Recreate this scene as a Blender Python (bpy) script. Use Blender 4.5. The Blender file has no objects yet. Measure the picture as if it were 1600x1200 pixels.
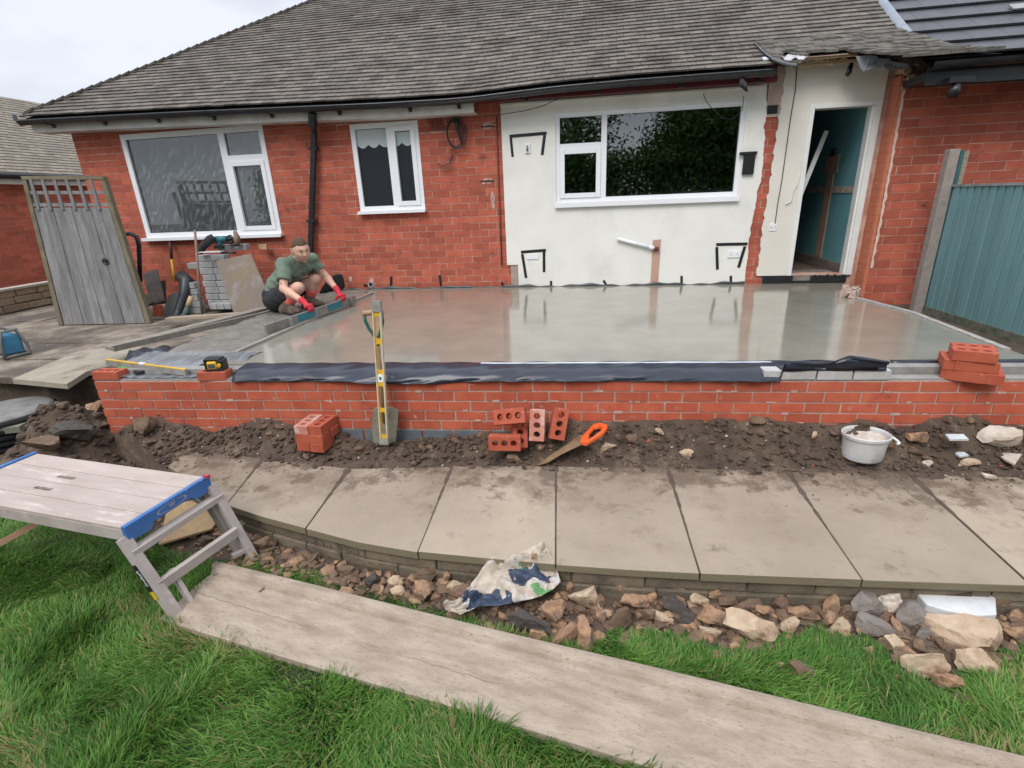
import bpy, bmesh, math, random
import numpy as np
from mathutils import Vector, Matrix, noise
from mathutils.geometry import delaunay_2d_cdt
random.seed(7); np.random.seed(7)
sc = bpy.context.scene
COL = sc.collection
R = math.radians
# ------------------------------------------------------------------ camera
CAM = np.array([3.60717, -3.3298, 1.26628]); PIT, ROLL, YAW, F = 0.347761, -0.042139, -0.124148, 802.81
cd = bpy.data.cameras.new('camera'); cam = bpy.data.objects.new('camera', cd); COL.objects.link(cam)
fw = np.array([math.sin(YAW)*math.cos(PIT), math.cos(YAW)*math.cos(PIT), -math.sin(PIT)])
rr = np.array([math.cos(YAW), -math.sin(YAW), 0.]); uu = np.cross(rr, fw)
cr = math.cos(ROLL)*rr+math.sin(ROLL)*uu; cu = -math.sin(ROLL)*rr+math.cos(ROLL)*uu
cam.matrix_world = Matrix(((cr[0],cu[0],-fw[0],CAM[0]),(cr[1],cu[1],-fw[1],CAM[1]),(cr[2],cu[2],-fw[2],CAM[2]),(0,0,0,1)))
cd.sensor_width = 36; cd.lens = F/1600*36; cd.clip_start = .05; cd.clip_end = 2000
sc.camera = cam
# ------------------------------------------------------------------ world, sun, exposure
SUN_EL, SUN_AZ = R(50), R(200)      # azimuth clockwise from +Y
w = bpy.data.worlds.new('World'); sc.world = w; w.use_nodes = True
nt = w.node_tree; nt.nodes.clear()
def wn(t, **k):
    n = nt.nodes.new(t)
    for a, b in k.items(): setattr(n, a, b)
    return n
sky = wn('ShaderNodeTexSky', sky_type='NISHITA', sun_disc=False, sun_elevation=SUN_EL, sun_rotation=SUN_AZ)
tc = wn('ShaderNodeTexCoord'); mp = wn('ShaderNodeMapping'); mp.inputs['Scale'].default_value = (1,1,2.6)
nz = wn('ShaderNodeTexNoise'); nz.inputs['Scale'].default_value = 1.7; nz.inputs['Detail'].default_value = 7; nz.inputs['Roughness'].default_value = .52
rp = wn('ShaderNodeValToRGB'); rp.color_ramp.elements[0].position = .40; rp.color_ramp.elements[1].position = .57
rp.color_ramp.elements[0].color = (4.5,4.8,5.6,1); rp.color_ramp.elements[1].color = (7.2,7.45,8.2,1)
sx = wn('ShaderNodeSeparateXYZ'); mr = wn('ShaderNodeMapRange'); mr.inputs['From Min'].default_value = .3; mr.inputs['From Max'].default_value = 1
mr.inputs['To Min'].default_value = .95; mr.inputs['To Max'].default_value = 2.35
vm = wn('ShaderNodeVectorMath', operation='SCALE'); mx = wn('ShaderNodeMix', data_type='RGBA'); mx.inputs[0].default_value = .93
bg = wn('ShaderNodeBackground'); bg.inputs['Strength'].default_value = .1; out = wn('ShaderNodeOutputWorld')
L = nt.links.new
L(tc.outputs['Generated'], mp.inputs[0]); L(mp.outputs[0], nz.inputs['Vector']); L(nz.outputs['Fac'], rp.inputs[0])
L(tc.outputs['Generated'], sx.inputs[0]); L(sx.outputs['Z'], mr.inputs['Value'])
L(rp.outputs[0], vm.inputs[0]); L(mr.outputs[0], vm.inputs['Scale'])
L(sky.outputs[0], mx.inputs[6]); L(vm.outputs[0], mx.inputs[7]); L(mx.outputs[2], bg.inputs['Color']); L(bg.outputs[0], out.inputs[0])
sd = bpy.data.lights.new('sun', 'SUN'); sd.energy = 1.5; sd.angle = R(28); sd.color = (1, .965, .92)
so = bpy.data.objects.new('sun', sd); COL.objects.link(so)
dirv = Vector((math.sin(SUN_AZ)*math.cos(SUN_EL), math.cos(SUN_AZ)*math.cos(SUN_EL), math.sin(SUN_EL)))
so.rotation_euler = dirv.to_track_quat('Z', 'Y').to_euler(); so.location = (0, -8, 8)
sc.view_settings.view_transform = 'Standard'; sc.view_settings.look = 'None'
sc.view_settings.exposure = .45; sc.view_settings.gamma = 1; sc.view_settings.use_curve_mapping = False
# ------------------------------------------------------------------ measuring helpers: where sight lines meet real planes
def hit(px, py, n, d0):
    d = (px-800)/F*cr-(py-600)/F*cu+fw
    return CAM+(d0-CAM@n)/(d@n)*d
def Pz(px, py, z): return hit(px, py, np.array([0,0,1.]), z)
def Py(px, py, y): return hit(px, py, np.array([0,1.,0]), y)
def Px(px, py, x): return hit(px, py, np.array([1.,0,0]), x)
PHI = -0.047; D0 = 3.695; ZS = .138
T = np.array([math.cos(PHI), math.sin(PHI), 0]); NO = np.array([math.sin(PHI), -math.cos(PHI), 0]); O = np.array([0, D0, 0])
def HW(u, v, z): return O+T*u+NO*v+np.array([0,0,z])         # house frame: u along the front, v out of it, z up
def Ph(px, py, v=0): return hit(px, py, NO, O@NO+v)
def Uh(px, py, v=0):
    h = Ph(px, py, v); return float((h-O)@T), float(h[2])
def scr(P):
    d = np.asarray(P)-CAM; z = d@fw
    return (800+F*(d@cr)/z, 600-F*(d@cu)/z) if z > .05 else (-9999, -9999)
def ss(a, b, x):
    t = np.clip((x-a)/(b-a), 0, 1); return t*t*(3-2*t)
def vnoise(x, y, s, seed=0):
    x = np.asarray(x, float)/s+seed*17.3; y = np.asarray(y, float)/s+seed*9.1
    xi = np.floor(x); yi = np.floor(y); fx = x-xi; fy = y-yi; fx = fx*fx*(3-2*fx); fy = fy*fy*(3-2*fy)
    def h(a, b):
        n = np.sin(a*127.1+b*311.7+seed*74.7)*43758.5453; return n-np.floor(n)
    return (h(xi,yi)*(1-fx)+h(xi+1,yi)*fx)*(1-fy)+(h(xi,yi+1)*(1-fx)+h(xi+1,yi+1)*fx)*fy
def fbm(x, y, s, o=4, seed=0, g=.5):
    t = 0; a = 1; m = 0
    for k in range(o): t = t+a*vnoise(x, y, s, seed+k); m += a; a *= g; s *= .5
    return t/m
# ------------------------------------------------------------------ materials
MATS = {}
def mat(name, c, c2=None, sc1=8, rough=.8, bump=.0, bsc=60, rnd=0., spots=None, spots2=None, stretch=(1,1,1), spec=.5, metal=0, coat=0, coatr=.05, detail=6, contrast=(.35,.65), rvar=0, wetr=None):
    if name in MATS: return MATS[name]
    m = bpy.data.materials.new(name); m.use_nodes = True; t = m.node_tree; N = t.nodes; K = t.links.new
    b = N['Principled BSDF']; b.inputs['Roughness'].default_value = rough; b.inputs['Specular IOR Level'].default_value = spec; b.inputs['Metallic'].default_value = metal
    b.inputs['Coat Weight'].default_value = coat; b.inputs['Coat Roughness'].default_value = coatr
    co = N.new('ShaderNodeTexCoord'); ma = N.new('ShaderNodeMapping'); ma.inputs['Scale'].default_value = stretch; K(co.outputs['Object'], ma.inputs[0])
    def noi(s, d=detail, r=.6):
        n = N.new('ShaderNodeTexNoise'); n.inputs['Scale'].default_value = s; n.inputs['Detail'].default_value = d; n.inputs['Roughness'].default_value = r; K(ma.outputs[0], n.inputs['Vector']); return n
    def mixc(f, a, bb, fv=None):
        x = N.new('ShaderNodeMix'); x.data_type = 'RGBA'
        if f is not None: K(f, x.inputs[0])
        else: x.inputs[0].default_value = fv
        for i, v in ((6,a),(7,bb)):
            if isinstance(v, tuple): x.inputs[i].default_value = (*v[:3], 1)
            else: K(v, x.inputs[i])
        return x.outputs[2]
    def ramp(f, a, bb):
        r = N.new('ShaderNodeMapRange'); r.inputs['From Min'].default_value = a; r.inputs['From Max'].default_value = bb; K(f, r.inputs['Value']); return r.outputs[0]
    col = tuple(c)
    n1 = noi(sc1)
    col = mixc(ramp(n1.outputs['Fac'], *contrast), tuple(c), tuple(c2 if c2 else [x*.8 for x in c]))
    if rnd:
        at = N.new('ShaderNodeAttribute'); at.attribute_name = 'rnd'
        r = N.new('ShaderNodeMapRange'); r.inputs['To Min'].default_value = 1-rnd; r.inputs['To Max'].default_value = 1+rnd*.8; K(at.outputs['Fac'], r.inputs['Value'])
        v = N.new('ShaderNodeVectorMath'); v.operation = 'SCALE'; K(col, v.inputs[0]); K(r.outputs[0], v.inputs['Scale']); col = v.outputs[0]
    for sp in (spots, spots2):
        if sp:
            c3, s3, a3, b3 = sp[:4]; n3 = noi(s3, 8, sp[4] if len(sp) > 4 else .65); col = mixc(ramp(n3.outputs['Fac'], a3, b3), col, c3)
    K(col, b.inputs['Base Color'])
    if rvar:
        r = N.new('ShaderNodeMapRange'); r.inputs['To Min'].default_value = rough-rvar; r.inputs['To Max'].default_value = rough+rvar; K(n1.outputs['Fac'], r.inputs['Value']); K(r.outputs[0], b.inputs['Roughness'])
    if bump:
        n2 = noi(bsc, 5, .65); bp = N.new('ShaderNodeBump'); bp.inputs['Strength'].default_value = min(bump, 1); bp.inputs['Distance'].default_value = .004*max(1, bump); K(n2.outputs['Fac'], bp.inputs['Height']); K(bp.outputs[0], b.inputs['Normal'])
    MATS[name] = m; return m
# ------------------------------------------------------------------ mesh builder
class MB:
    def __init__(s): s.v = []; s.f = []; s.r = []; s.rv = None; s.s = []
    def add(s, vs, fs, rnd=None, smooth=False):
        o = len(s.v); s.v += [tuple(map(float, p)) for p in vs]; s.f += [tuple(i+o for i in f) for f in fs]
        if rnd is None: rnd = random.random()
        s.r += [rnd]*len(fs); s.s += [smooth]*len(fs); return s
    def box(s, c, d, rot=None, rnd=None, jit=0):
        x, y, z = [a/2 for a in d]; P = [Vector((i*x, j*y, k*z)) for i in (-1,1) for j in (-1,1) for k in (-1,1)]
        if jit: P = [p+Vector([random.uniform(-jit, jit) for _ in range(3)]) for p in P]
        if rot is not None: P = [rot @ p for p in P]
        return s.add([p+Vector(c) for p in P], [(0,1,3,2),(4,6,7,5),(0,4,5,1),(2,3,7,6),(0,2,6,4),(1,5,7,3)], rnd)
    def hex(s, P, rnd=None):      # 8 corners ordered like box
        return s.add(P, [(0,1,3,2),(4,6,7,5),(0,4,5,1),(2,3,7,6),(0,2,6,4),(1,5,7,3)], rnd)
    def hbox(s, u0, u1, v0, v1, z0, z1, rnd=None, jit=0):
        j = lambda: random.uniform(-jit, jit)
        return s.hex([HW(u+j(), v+j()*.6, z+j()) for u in (u0,u1) for v in (v1,v0) for z in (z0,z1)], rnd)
    def bar(s, a, b, w, h, up=(0,0,1), rnd=None):
        a = Vector(a); b = Vector(b); d = (b-a); l = d.length; d.normalize(); up = Vector(up); side = d.cross(up)
        if side.length < 1e-4: side = d.cross(Vector((0,1,0)))
        side.normalize(); u = side.cross(d); m = Matrix((d, side, u)).transposed()
        return s.box((a+b)/2, (l, w, h), m, rnd)
    def tube(s, pts, r, n=8, caps=True, rnd=None, flat=1):
        pts = [Vector(p) for p in pts]; rs = r if hasattr(r, '__len__') else [r]*len(pts); V = []; Fc = []
        prev = None
        for i, p in enumerate(pts):
            d = (pts[min(i+1, len(pts)-1)]-pts[max(i-1, 0)]).normalized()
            a = prev-prev.dot(d)*d if prev is not None else (d.cross(Vector((0,0,1))) if abs(d.z) < .95 else d.cross(Vector((0,1,0))))
            a.normalize(); prev = a; b = d.cross(a)
            V += [p+(a*math.cos(t)+b*math.sin(t)*flat)*rs[i] for t in [2*math.pi*k/n for k in range(n)]]
        for i in range(len(pts)-1): Fc += [(i*n+k, i*n+(k+1)%n, (i+1)*n+(k+1)%n, (i+1)*n+k) for k in range(n)]
        if caps: Fc += [tuple(range(n))[::-1], tuple((len(pts)-1)*n+k for k in range(n))]
        return s.add(V, Fc, rnd, True)
    def lathe(s, prof, c, n=24, rnd=None, rot=None, sx=1, sy=1):
        V = []; m = len(prof)
        for k in range(n):
            t = 2*math.pi*k/n
            for r, z in prof:
                p = Vector((r*math.cos(t)*sx, r*math.sin(t)*sy, z)); p = rot @ p if rot is not None else p; V.append(p+Vector(c))
        Fc = [(k*m+i, ((k+1)%n)*m+i, ((k+1)%n)*m+i+1, k*m+i+1) for k in range(n) for i in range(m-1)]
        return s.add(V, Fc, rnd, False)
    def prism(s, outer, holes, t, M, rnd=None):   # 2-D polygon with holes, thickness t along local z, placed by 4x4 M
        pts = [Vector(p) for p in outer]; fc = [list(range(len(outer)))]
        o = len(pts); hs = []
        for h in holes: hs.append(list(range(o, o+len(h)))); pts += [Vector(p) for p in h]; o += len(h)
        def inside(p, poly):
            c = False; n = len(poly)
            for i in range(n):
                a, b = poly[i], poly[i-1]
                if (a[1] > p[1]) != (b[1] > p[1]) and p[0] < (b[0]-a[0])*(p[1]-a[1])/(b[1]-a[1])+a[0]: c = not c
            return c
        edges = []
        for loop in fc+hs: edges += [(loop[i], loop[(i+1)%len(loop)]) for i in range(len(loop))]
        r = delaunay_2d_cdt(pts, edges, [], 0, 1e-6); P2 = r[0]; tr = []
        for f in r[2]:
            cx = sum(P2[i][0] for i in f)/len(f); cy = sum(P2[i][1] for i in f)/len(f)
            if inside((cx,cy), outer) and not any(inside((cx,cy), h) for h in holes): tr.append(tuple(f))
        n = len(P2); V = [M @ Vector((p[0],p[1],t/2)) for p in P2]+[M @ Vector((p[0],p[1],-t/2)) for p in P2]
        Fc = tr+[tuple(i+n for i in f[::-1]) for f in tr]
        cnt = {}
        for f in tr:
            for i in range(len(f)): cnt[(f[i], f[(i+1)%len(f)])] = 1
        for (a, b) in cnt:
            if (b, a) not in cnt: Fc.append((a, a+n, b+n, b))
        return s.add(V, Fc, rnd)
    def grid(s, P, rnd=None, smooth=True, thick=0):  # P[i][j]
        n = len(P); m = len(P[0]); V = [p for row in P for p in row]
        s.add(V, [(i*m+j, (i+1)*m+j, (i+1)*m+j+1, i*m+j+1) for i in range(n-1) for j in range(m-1)], rnd, smooth); return s
WM = {}
def wmat(o): return WM.get(o.name, Matrix.Identity(4))
def obj(name, mb, m, parent=None, local=False, **props):
    me = bpy.data.meshes.new(name); Mw = wmat(parent) if parent else Matrix.Identity(4)
    V = mb.v
    if not local and parent is not None:
        Mi = np.array(Mw.inverted()); A = np.array(V); V = (A @ Mi[:3,:3].T+Mi[:3,3]).tolist()
    me.from_pydata(V, [], mb.f); me.update()
    a = me.attributes.new('rnd', 'FLOAT', 'FACE'); a.data.foreach_set('value', np.array(mb.r, dtype=np.float32))
    me.polygons.foreach_set('use_smooth', np.array(mb.s, dtype=bool))
    o = bpy.data.objects.new(name, me); COL.objects.link(o)
    if m: me.materials.append(m)
    if parent is not None: o.parent = parent; WM[o.name] = Mw
    for k, v in props.items(): o[k] = v
    return o
def thing(name, label, cat, loc=(0,0,0), rot=(0,0,0), group=None):
    o = bpy.data.objects.new(name, None); COL.objects.link(o); o.empty_display_size = .1
    o.location = [float(x) for x in loc]; o.rotation_euler = rot; o['label'] = label; o['category'] = cat
    if group: o['group'] = group
    WM[o.name] = Matrix.Translation(Vector(o.location)) @ o.rotation_euler.to_matrix().to_4x4(); return o
def single(name, mb, m, label, cat, loc=None, group=None):   # a thing that is one mesh, origin at loc
    c = np.array(loc if loc is not None else [np.mean([p[0] for p in mb.v]), np.mean([p[1] for p in mb.v]), min(p[2] for p in mb.v)])
    mb.v = [tuple(np.array(p)-c) for p in mb.v]; o = obj(name, mb, m); o.location = [float(x) for x in c]
    o['label'] = label; o['category'] = cat
    if group: o['group'] = group
    return o
def struct(name, mb, m): return obj(name, mb, m, kind='structure')
def mod(o, kind, **k):
    x = o.modifiers.new(kind.lower(), kind)
    for a, b in k.items(): setattr(x, a, b)
    return x
def pieces(parent, name, items, m, limit=290, rest=None):
    """items: 8-corner pieces; those that show largest become objects, the rest one mesh"""
    sco = []
    for P in items:
        q = [scr(p) for p in P]; xs = [a[0] for a in q]; ys = [a[1] for a in q]
        vis = max(xs) > 0 and min(xs) < 1600 and max(ys) > 0 and min(ys) < 1200 and min(xs) > -9000
        sco.append((max(xs)-min(xs))*(max(ys)-min(ys)) if vis else -1)
    od = np.argsort(-np.array(sco)) if sco else []
    rmb = MB()
    for k, i in enumerate(od):
        if k < limit and sco[i] > 0:
            b = MB(); b.hex(items[i]); obj(name, b, m, parent)
        else: rmb.hex(items[i])
    if rmb.v: obj(rest or name+'_rest', rmb, m, parent, kind='stuff')
def cut(u0, u1, z0, z1, holes):
    """rectangles left of a rectangle after rectangular holes"""
    rs = [(u0,u1,z0,z1)]
    for (a,b,c,d) in holes:
        nr = []
        for (x0,x1,y0,y1) in rs:
            if a >= x1 or b <= x0 or c >= y1 or d <= y0: nr.append((x0,x1,y0,y1)); continue
            if y0 < c: nr.append((x0,x1,y0,c))
            if y1 > d: nr.append((x0,x1,d,y1))
            yy0, yy1 = max(y0,c), min(y1,d)
            if x0 < a: nr.append((x0,a,yy0,yy1))
            if x1 > b: nr.append((b,x1,yy0,yy1))
        rs = nr
    return rs
def lay_bricks(fr, u0, u1, z0, z1, holes, L, C, j, v, dep, jit=.0015, start=0, vj=.0015):
    """fr(u,v,z)->world; brick faces stand at v, each brick a hexahedron"""
    it = []; k = 0; z = z0
    while z < z1-.01:
        zt = min(z+C-j, z1); off = (start+k) % 2*L/2; u = u0-off
        while u < u1:
            a, b = max(u, u0), min(u+L-j, u1)
            if b-a > .02:
                for (p,q,r,s) in cut(a, b, z, zt, holes):
                    if q-p > .02 and s-r > .02:
                        J = lambda: random.uniform(-jit, jit); dv = random.uniform(-vj, vj)
                        it.append([fr(x+J(), w_+(dv if w_ == v else 0), y+J()) for x in (p,q) for w_ in (v, v-dep) for y in (r,s)])
            u += L
        z += C; k += 1
    return it
# ------------------------------------------------------------------ materials in use
M_brick = mat('old red brick', (.37,.080,.046), (.44,.112,.062), 9, .85, .6, 90, rnd=.21, spots=((.19,.055,.04), 5, .58, .72), spots2=((.55,.42,.36), 26, .70, .80))
M_nbrick = mat('new red brick', (.42,.080,.040), (.49,.115,.056), 7, .8, .6, 120, rnd=.16, spots=((.60,.42,.36), 17, .63, .78), spots2=((.26,.05,.03), 4, .62, .76))
M_mort = mat('old mortar', (.62,.46,.38), (.42,.20,.14), 6, .95, .5, 80)
M_nmort = mat('new mortar', (.50,.39,.33), (.38,.26,.22), 20, .95, .8, 120)
M_render = mat('white painted render', (.78,.765,.71), (.73,.715,.66), 2.5, .75, .35, 30, spots=((.50,.44,.36), 13, .68, .76), spots2=((.66,.65,.60), 1.6, .50, .70))
M_upvc = mat('white window plastic', (.80,.81,.83), (.77,.78,.80), 3, .35, spec=.5)
M_fascia = mat('dirty white fascia', (.66,.64,.60), (.50,.47,.42), 4, .5, spots=((.25,.22,.19), 11, .66, .8))
M_gutter = mat('black gutter plastic', (.012,.013,.015), (.025,.026,.03), 8, .32)
M_tile = mat('weathered roof tile', (.112,.098,.084), (.170,.150,.128), 14, .9, .7, 110, rnd=.30, spots=((.075,.058,.048), 2.2, .52, .68), spots2=((.27,.26,.22), 19, .66, .78))
M_tileg = mat('dirty roof tile', (.080,.072,.060), (.135,.125,.10), 14, .9, .7, 110, rnd=.25, spots=((.06,.05,.045), 6, .50, .68), spots2=((.28,.27,.23), 24, .62, .78))
M_slate = mat('dark grey new tile', (.045,.048,.055), (.065,.068,.076), 5, .5, .3, 60, rnd=.12)
M_under = mat('roofing felt', (.02,.018,.017), None, 8, .9)
M_teal = mat('teal wall paint', (.17,.40,.43), (.13,.33,.37), 2.2, .6, .2, 30, spots=((.45,.50,.42), 7, .71, .74))
M_plaster = mat('bare brown plaster', (.42,.28,.21), (.34,.21,.15), 8, .9, .4, 50)
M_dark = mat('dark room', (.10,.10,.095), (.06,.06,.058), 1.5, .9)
M_wood = mat('raw timber', (.50,.34,.20), (.40,.26,.15), 6, .8, .3, 40, stretch=(1,1,4))
M_tape = mat('black tape', (.012,.012,.014), None, 10, .45)
M_black = mat('black plastic', (.012,.013,.015), (.02,.021,.024), 10, .4)
M_maroon = mat('maroon paint', (.13,.012,.02), (.08,.01,.014), 8, .6)
M_orange = mat('orange painted brick', (.55,.19,.10), (.48,.15,.08), 10, .85, .5, 60)
def glassmat(name, tint, streak=None, ss_=(3,9), thr=(.55,.68), rough=.01, refl=.5, trans=True, rings=False):
    m = bpy.data.materials.new(name); m.use_nodes = True; t = m.node_tree; N = t.nodes; K = t.links.new; b = N['Principled BSDF']
    b.inputs['Base Color'].default_value = (*tint, 1); b.inputs['Roughness'].default_value = rough; b.inputs['Specular IOR Level'].default_value = refl; b.inputs['IOR'].default_value = 1.5
    last = b.outputs[0]
    if trans:
        tr = N.new('ShaderNodeBsdfTransparent'); tr.inputs[0].default_value = (.8,.86,.84,1); g = N.new('ShaderNodeBsdfGlossy'); g.inputs['Roughness'].default_value = rough; g.inputs[0].default_value = (.9,.9,.9,1)
        fr = N.new('ShaderNodeFresnel'); fr.inputs[0].default_value = 2.2; mx_ = N.new('ShaderNodeMixShader'); K(fr.outputs[0], mx_.inputs[0]); K(tr.outputs[0], mx_.inputs[1]); K(g.outputs[0], mx_.inputs[2]); last = mx_.outputs[0]
    if streak:
        co = N.new('ShaderNodeTexCoord'); nw = N.new('ShaderNodeTexNoise'); nw.inputs['Scale'].default_value = 2.2; nw.inputs['Detail'].default_value = 2; K(co.outputs['Object'], nw.inputs['Vector'])
        wv = N.new('ShaderNodeTexNoise'); wv.inputs['Scale'].default_value = ss_[0]; wv.inputs['Detail'].default_value = 4; wv.inputs['Distortion'].default_value = 3.2
        ma = N.new('ShaderNodeMapping'); ma.inputs['Scale'].default_value = (2.6,1,1.3); ma.inputs['Rotation'].default_value = (0,.6,0); K(co.outputs['Object'], ma.inputs[0]); K(ma.outputs[0], wv.inputs['Vector'])
        wt = N.new('ShaderNodeTexWave'); wt.inputs['Scale'].default_value = ss_[1]; wt.inputs['Distortion'].default_value = 18; wt.inputs['Detail'].default_value = 3; wt.inputs['Detail Scale'].default_value = .55; wt.inputs['Detail Roughness'].default_value=.45; wt.wave_type = 'RINGS' if rings else 'BANDS'; wt.inputs['Distortion'].default_value = 26 if rings else 18; K(ma.outputs[0], wt.inputs['Vector'])
        mu = N.new('ShaderNodeMath'); mu.operation = 'MULTIPLY'; r1 = N.new('ShaderNodeMapRange'); r1.inputs['From Min'].default_value = thr[0]; r1.inputs['From Max'].default_value = 1.0; K(wt.outputs['Fac'], r1.inputs['Value'])
        r2 = N.new('ShaderNodeMapRange'); r2.inputs['From Min'].default_value = .40; r2.inputs['From Max'].default_value = .62; r2.inputs['To Max'].default_value = streak[3]; K(wv.outputs['Fac'], r2.inputs['Value'])
        K(r1.outputs[0], mu.inputs[0]); K(r2.outputs[0], mu.inputs[1]); ad = N.new('ShaderNodeMath'); ad.operation = 'ADD'; ad.inputs[1].default_value = streak[4]; K(mu.outputs[0], ad.inputs[0])
        df = N.new('ShaderNodeBsdfDiffuse'); df.inputs[0].default_value = (*streak[:3], 1); ms = N.new('ShaderNodeMixShader'); K(ad.outputs[0], ms.inputs[0]); K(last, ms.inputs[1]); K(df.outputs[0], ms.inputs[2]); last = ms.outputs[0]
    K(last, N['Material Output'].inputs[0]); return m
M_glass = glassmat('window glass', (.02,.02,.02))
M_glass_s = glassmat('smeared window glass', (.02,.02,.02), streak=(.50,.56,.57,.20,.11), ss_=(2.0,1.9), thr=(.40,.7), rings=True)
M_glass_f = glassmat('obscure window glass', (.03,.035,.04), streak=(.030,.036,.044,.2,.72), ss_=(9,30), rough=.25)
# ------------------------------------------------------------------ ground sheet
M_earth = mat('dark soil', (.105,.072,.048), (.055,.038,.027), 5, .95, 1.6, 45, spots=((.20,.145,.10), 6, .52, .74, .75), spots2=((.24,.185,.135), 30, .62, .78))
mb = MB(); mb.box((0,60,-.80), (260,260,.02)); struct('ground', mb, mat('far ground', (.06,.07,.035), (.09,.08,.05), .3, .95))
# ------------------------------------------------------------------ the bungalow
CRS, BL = .0838, .2385
bung = thing('bungalow', 'red brick bungalow with brown tiled roof, white framed windows and a doorway without its door', 'house', HW(2,0,0))
W1 = (-2.55,-.405,.92,2.285); W2 = (.80,1.70,1.17,2.215); W3 = (3.41,5.56,1.18,2.185); DR = (6.265,6.925,.235,2.06)
wall = obj('wall', MB().hbox(-3.30,7.4,-.20,-.006,-.45,-.30), M_mort, bung, kind='structure')
mb = MB()
for (a,b,c,d) in cut(-3.31,7.4,-.45,2.50,[W1,W2,W3,DR,(5.8,7.4,2.0,9)]): mb.hbox(a,b,-.20,-.0045,c,d)
mb.hbox(-3.31,-3.11,-4,-.2,-.45,2.5)
for (a,b,c,d) in cut(5.8,7.4,2.0,2.66,[DR]): mb.hbox(a,b,-.20,-.005,c,d)
obj('mortar', mb, M_mort, wall)
it = lay_bricks(HW, -3.315, 2.80, -.28, 2.44, [(W1[0]-.0,W1[1]+.0,W1[2]-.03,W1[3]),(W2[0],W2[1],W2[2]-.02,W2[3]),(1.847,2.045,2.075,2.225)], BL, CRS, .009, 0, .05)
it2 = lay_bricks(HW, 5.60, 5.98, .12, 2.0, [], BL, CRS, .009, 0, .05, start=1)
pieces(wall, 'brick', it+it2, M_brick, 295, 'brickwork')
# projecting wing on the right
V1 = .18; VF = .5; UP = Uh(1343,440,V1)[0]*.5+Uh(1409,150,V1)[0]*.5; print('UP', UP)
wing = obj('wing_wall', MB().hbox(UP+.01,9.6,-.3,V1-.0045,-.45,2.27), M_mort, bung, kind='structure')
it = lay_bricks(HW, UP, 9.6, -.32, 2.25, [], BL*1.10, CRS*1.10, .009, V1, .05, start=1)
pieces(wing, 'brick', it, M_brick, 290, 'brickwork')
mb = MB()
for k in range(28): mb.hbox(UP-.006,UP+.02,-.0,V1-.004,-.28+k*CRS*1.1,-.28+(k+1)*CRS*1.1-.002,None,.001)
obj('painted_reveal', mb, M_orange, wing)
# ragged white paint line down the wing corner
mb = MB(); rows = []
for k in range(60):
    z = .33+k*.031; u = UP+.040+.010*math.sin(z*2)+random.uniform(-.004,.004); wd = .026+.006*math.sin(k*1.3)+random.uniform(-.003,.003)
    rows.append([HW(u, V1+.0065, z), HW(u+wd, V1+.0065, z)])
mb.grid(rows, smooth=False); mb2 = MB(); mb2.grid([[q-NO*.004 for q in r] for r in rows], smooth=False)
obj('paint_strip', mb, mat('pale filler', (.72,.55,.46), (.66,.46,.37), 15, .9), wing)
mb = MB(); [mb.hbox(UP+.002,UP+.040,V1+.0026,V1+.005,-.1+k*.0922,-.1+k*.0922+.090) for k in range(25)]; obj('painted_corner', mb, M_orange, wing)
# white render panel round the kitchen window, ragged right edge
def ragged(name, edgeL, edgeR, zs, v0, v1, holes, m, parent):
    mb = MB(); n = len(zs)
    for k in range(n-1):
        a0, a1 = edgeL(zs[k]), edgeL(zs[k+1]); b0, b1 = edgeR(zs[k]), edgeR(zs[k+1])
        for (x0,x1,y0,y1) in cut(-10,10,zs[k],zs[k+1],holes):
            l0, l1 = (a0,a1) if x0 < -9 else (x0,x0); r0, r1 = (b0,b1) if x1 > 9 else (x1,x1)
            if r0-l0 < .003: continue
            mb.hex([HW(*q) for q in ((l0,v1,y0),(l1,v1,y1),(l0,v0,y0),(l1,v0,y1),(r0,v1,y0),(r1,v1,y1),(r0,v0,y0),(r1,v0,y1))])
    return obj(name, mb, m, parent)
_er = [Uh(*q) for q in ((1197,140),(1196,180),(1193,230),(1190,270),(1183,300),(1178,330),(1172,360),(1168,385),(1166,410),(1163,440))][::-1]
er = lambda z: float(np.interp(z, [q[1] for q in _er], [q[0] for q in _er]))+.022*noise.noise(Vector((z*5,1,0)))+.014*noise.noise(Vector((z*17,2,0)))+.010*noise.noise(Vector((z*45,3,0)))
zz = [W3[2]] + [W3[3]] + list(np.arange(.43,2.36,.032)); zz = sorted(z for z in zz)
ragged('render_panel', lambda z: 2.755, er, zz, 0.0035, .022, [(W3[0],W3[1],W3[2],W3[3])], M_render, wall)
ragged('render_base', lambda z: 2.90, er, [.12,.2,.28,.36,.43], .0035, .0212, [], M_render, wall)
obj('plaster_patch', MB().hbox(2.80,2.895,.0035,.012,.14,.42), mat('grey brown backing', (.38,.30,.25), None, 12, .95, .5, 50), wall)
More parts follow.
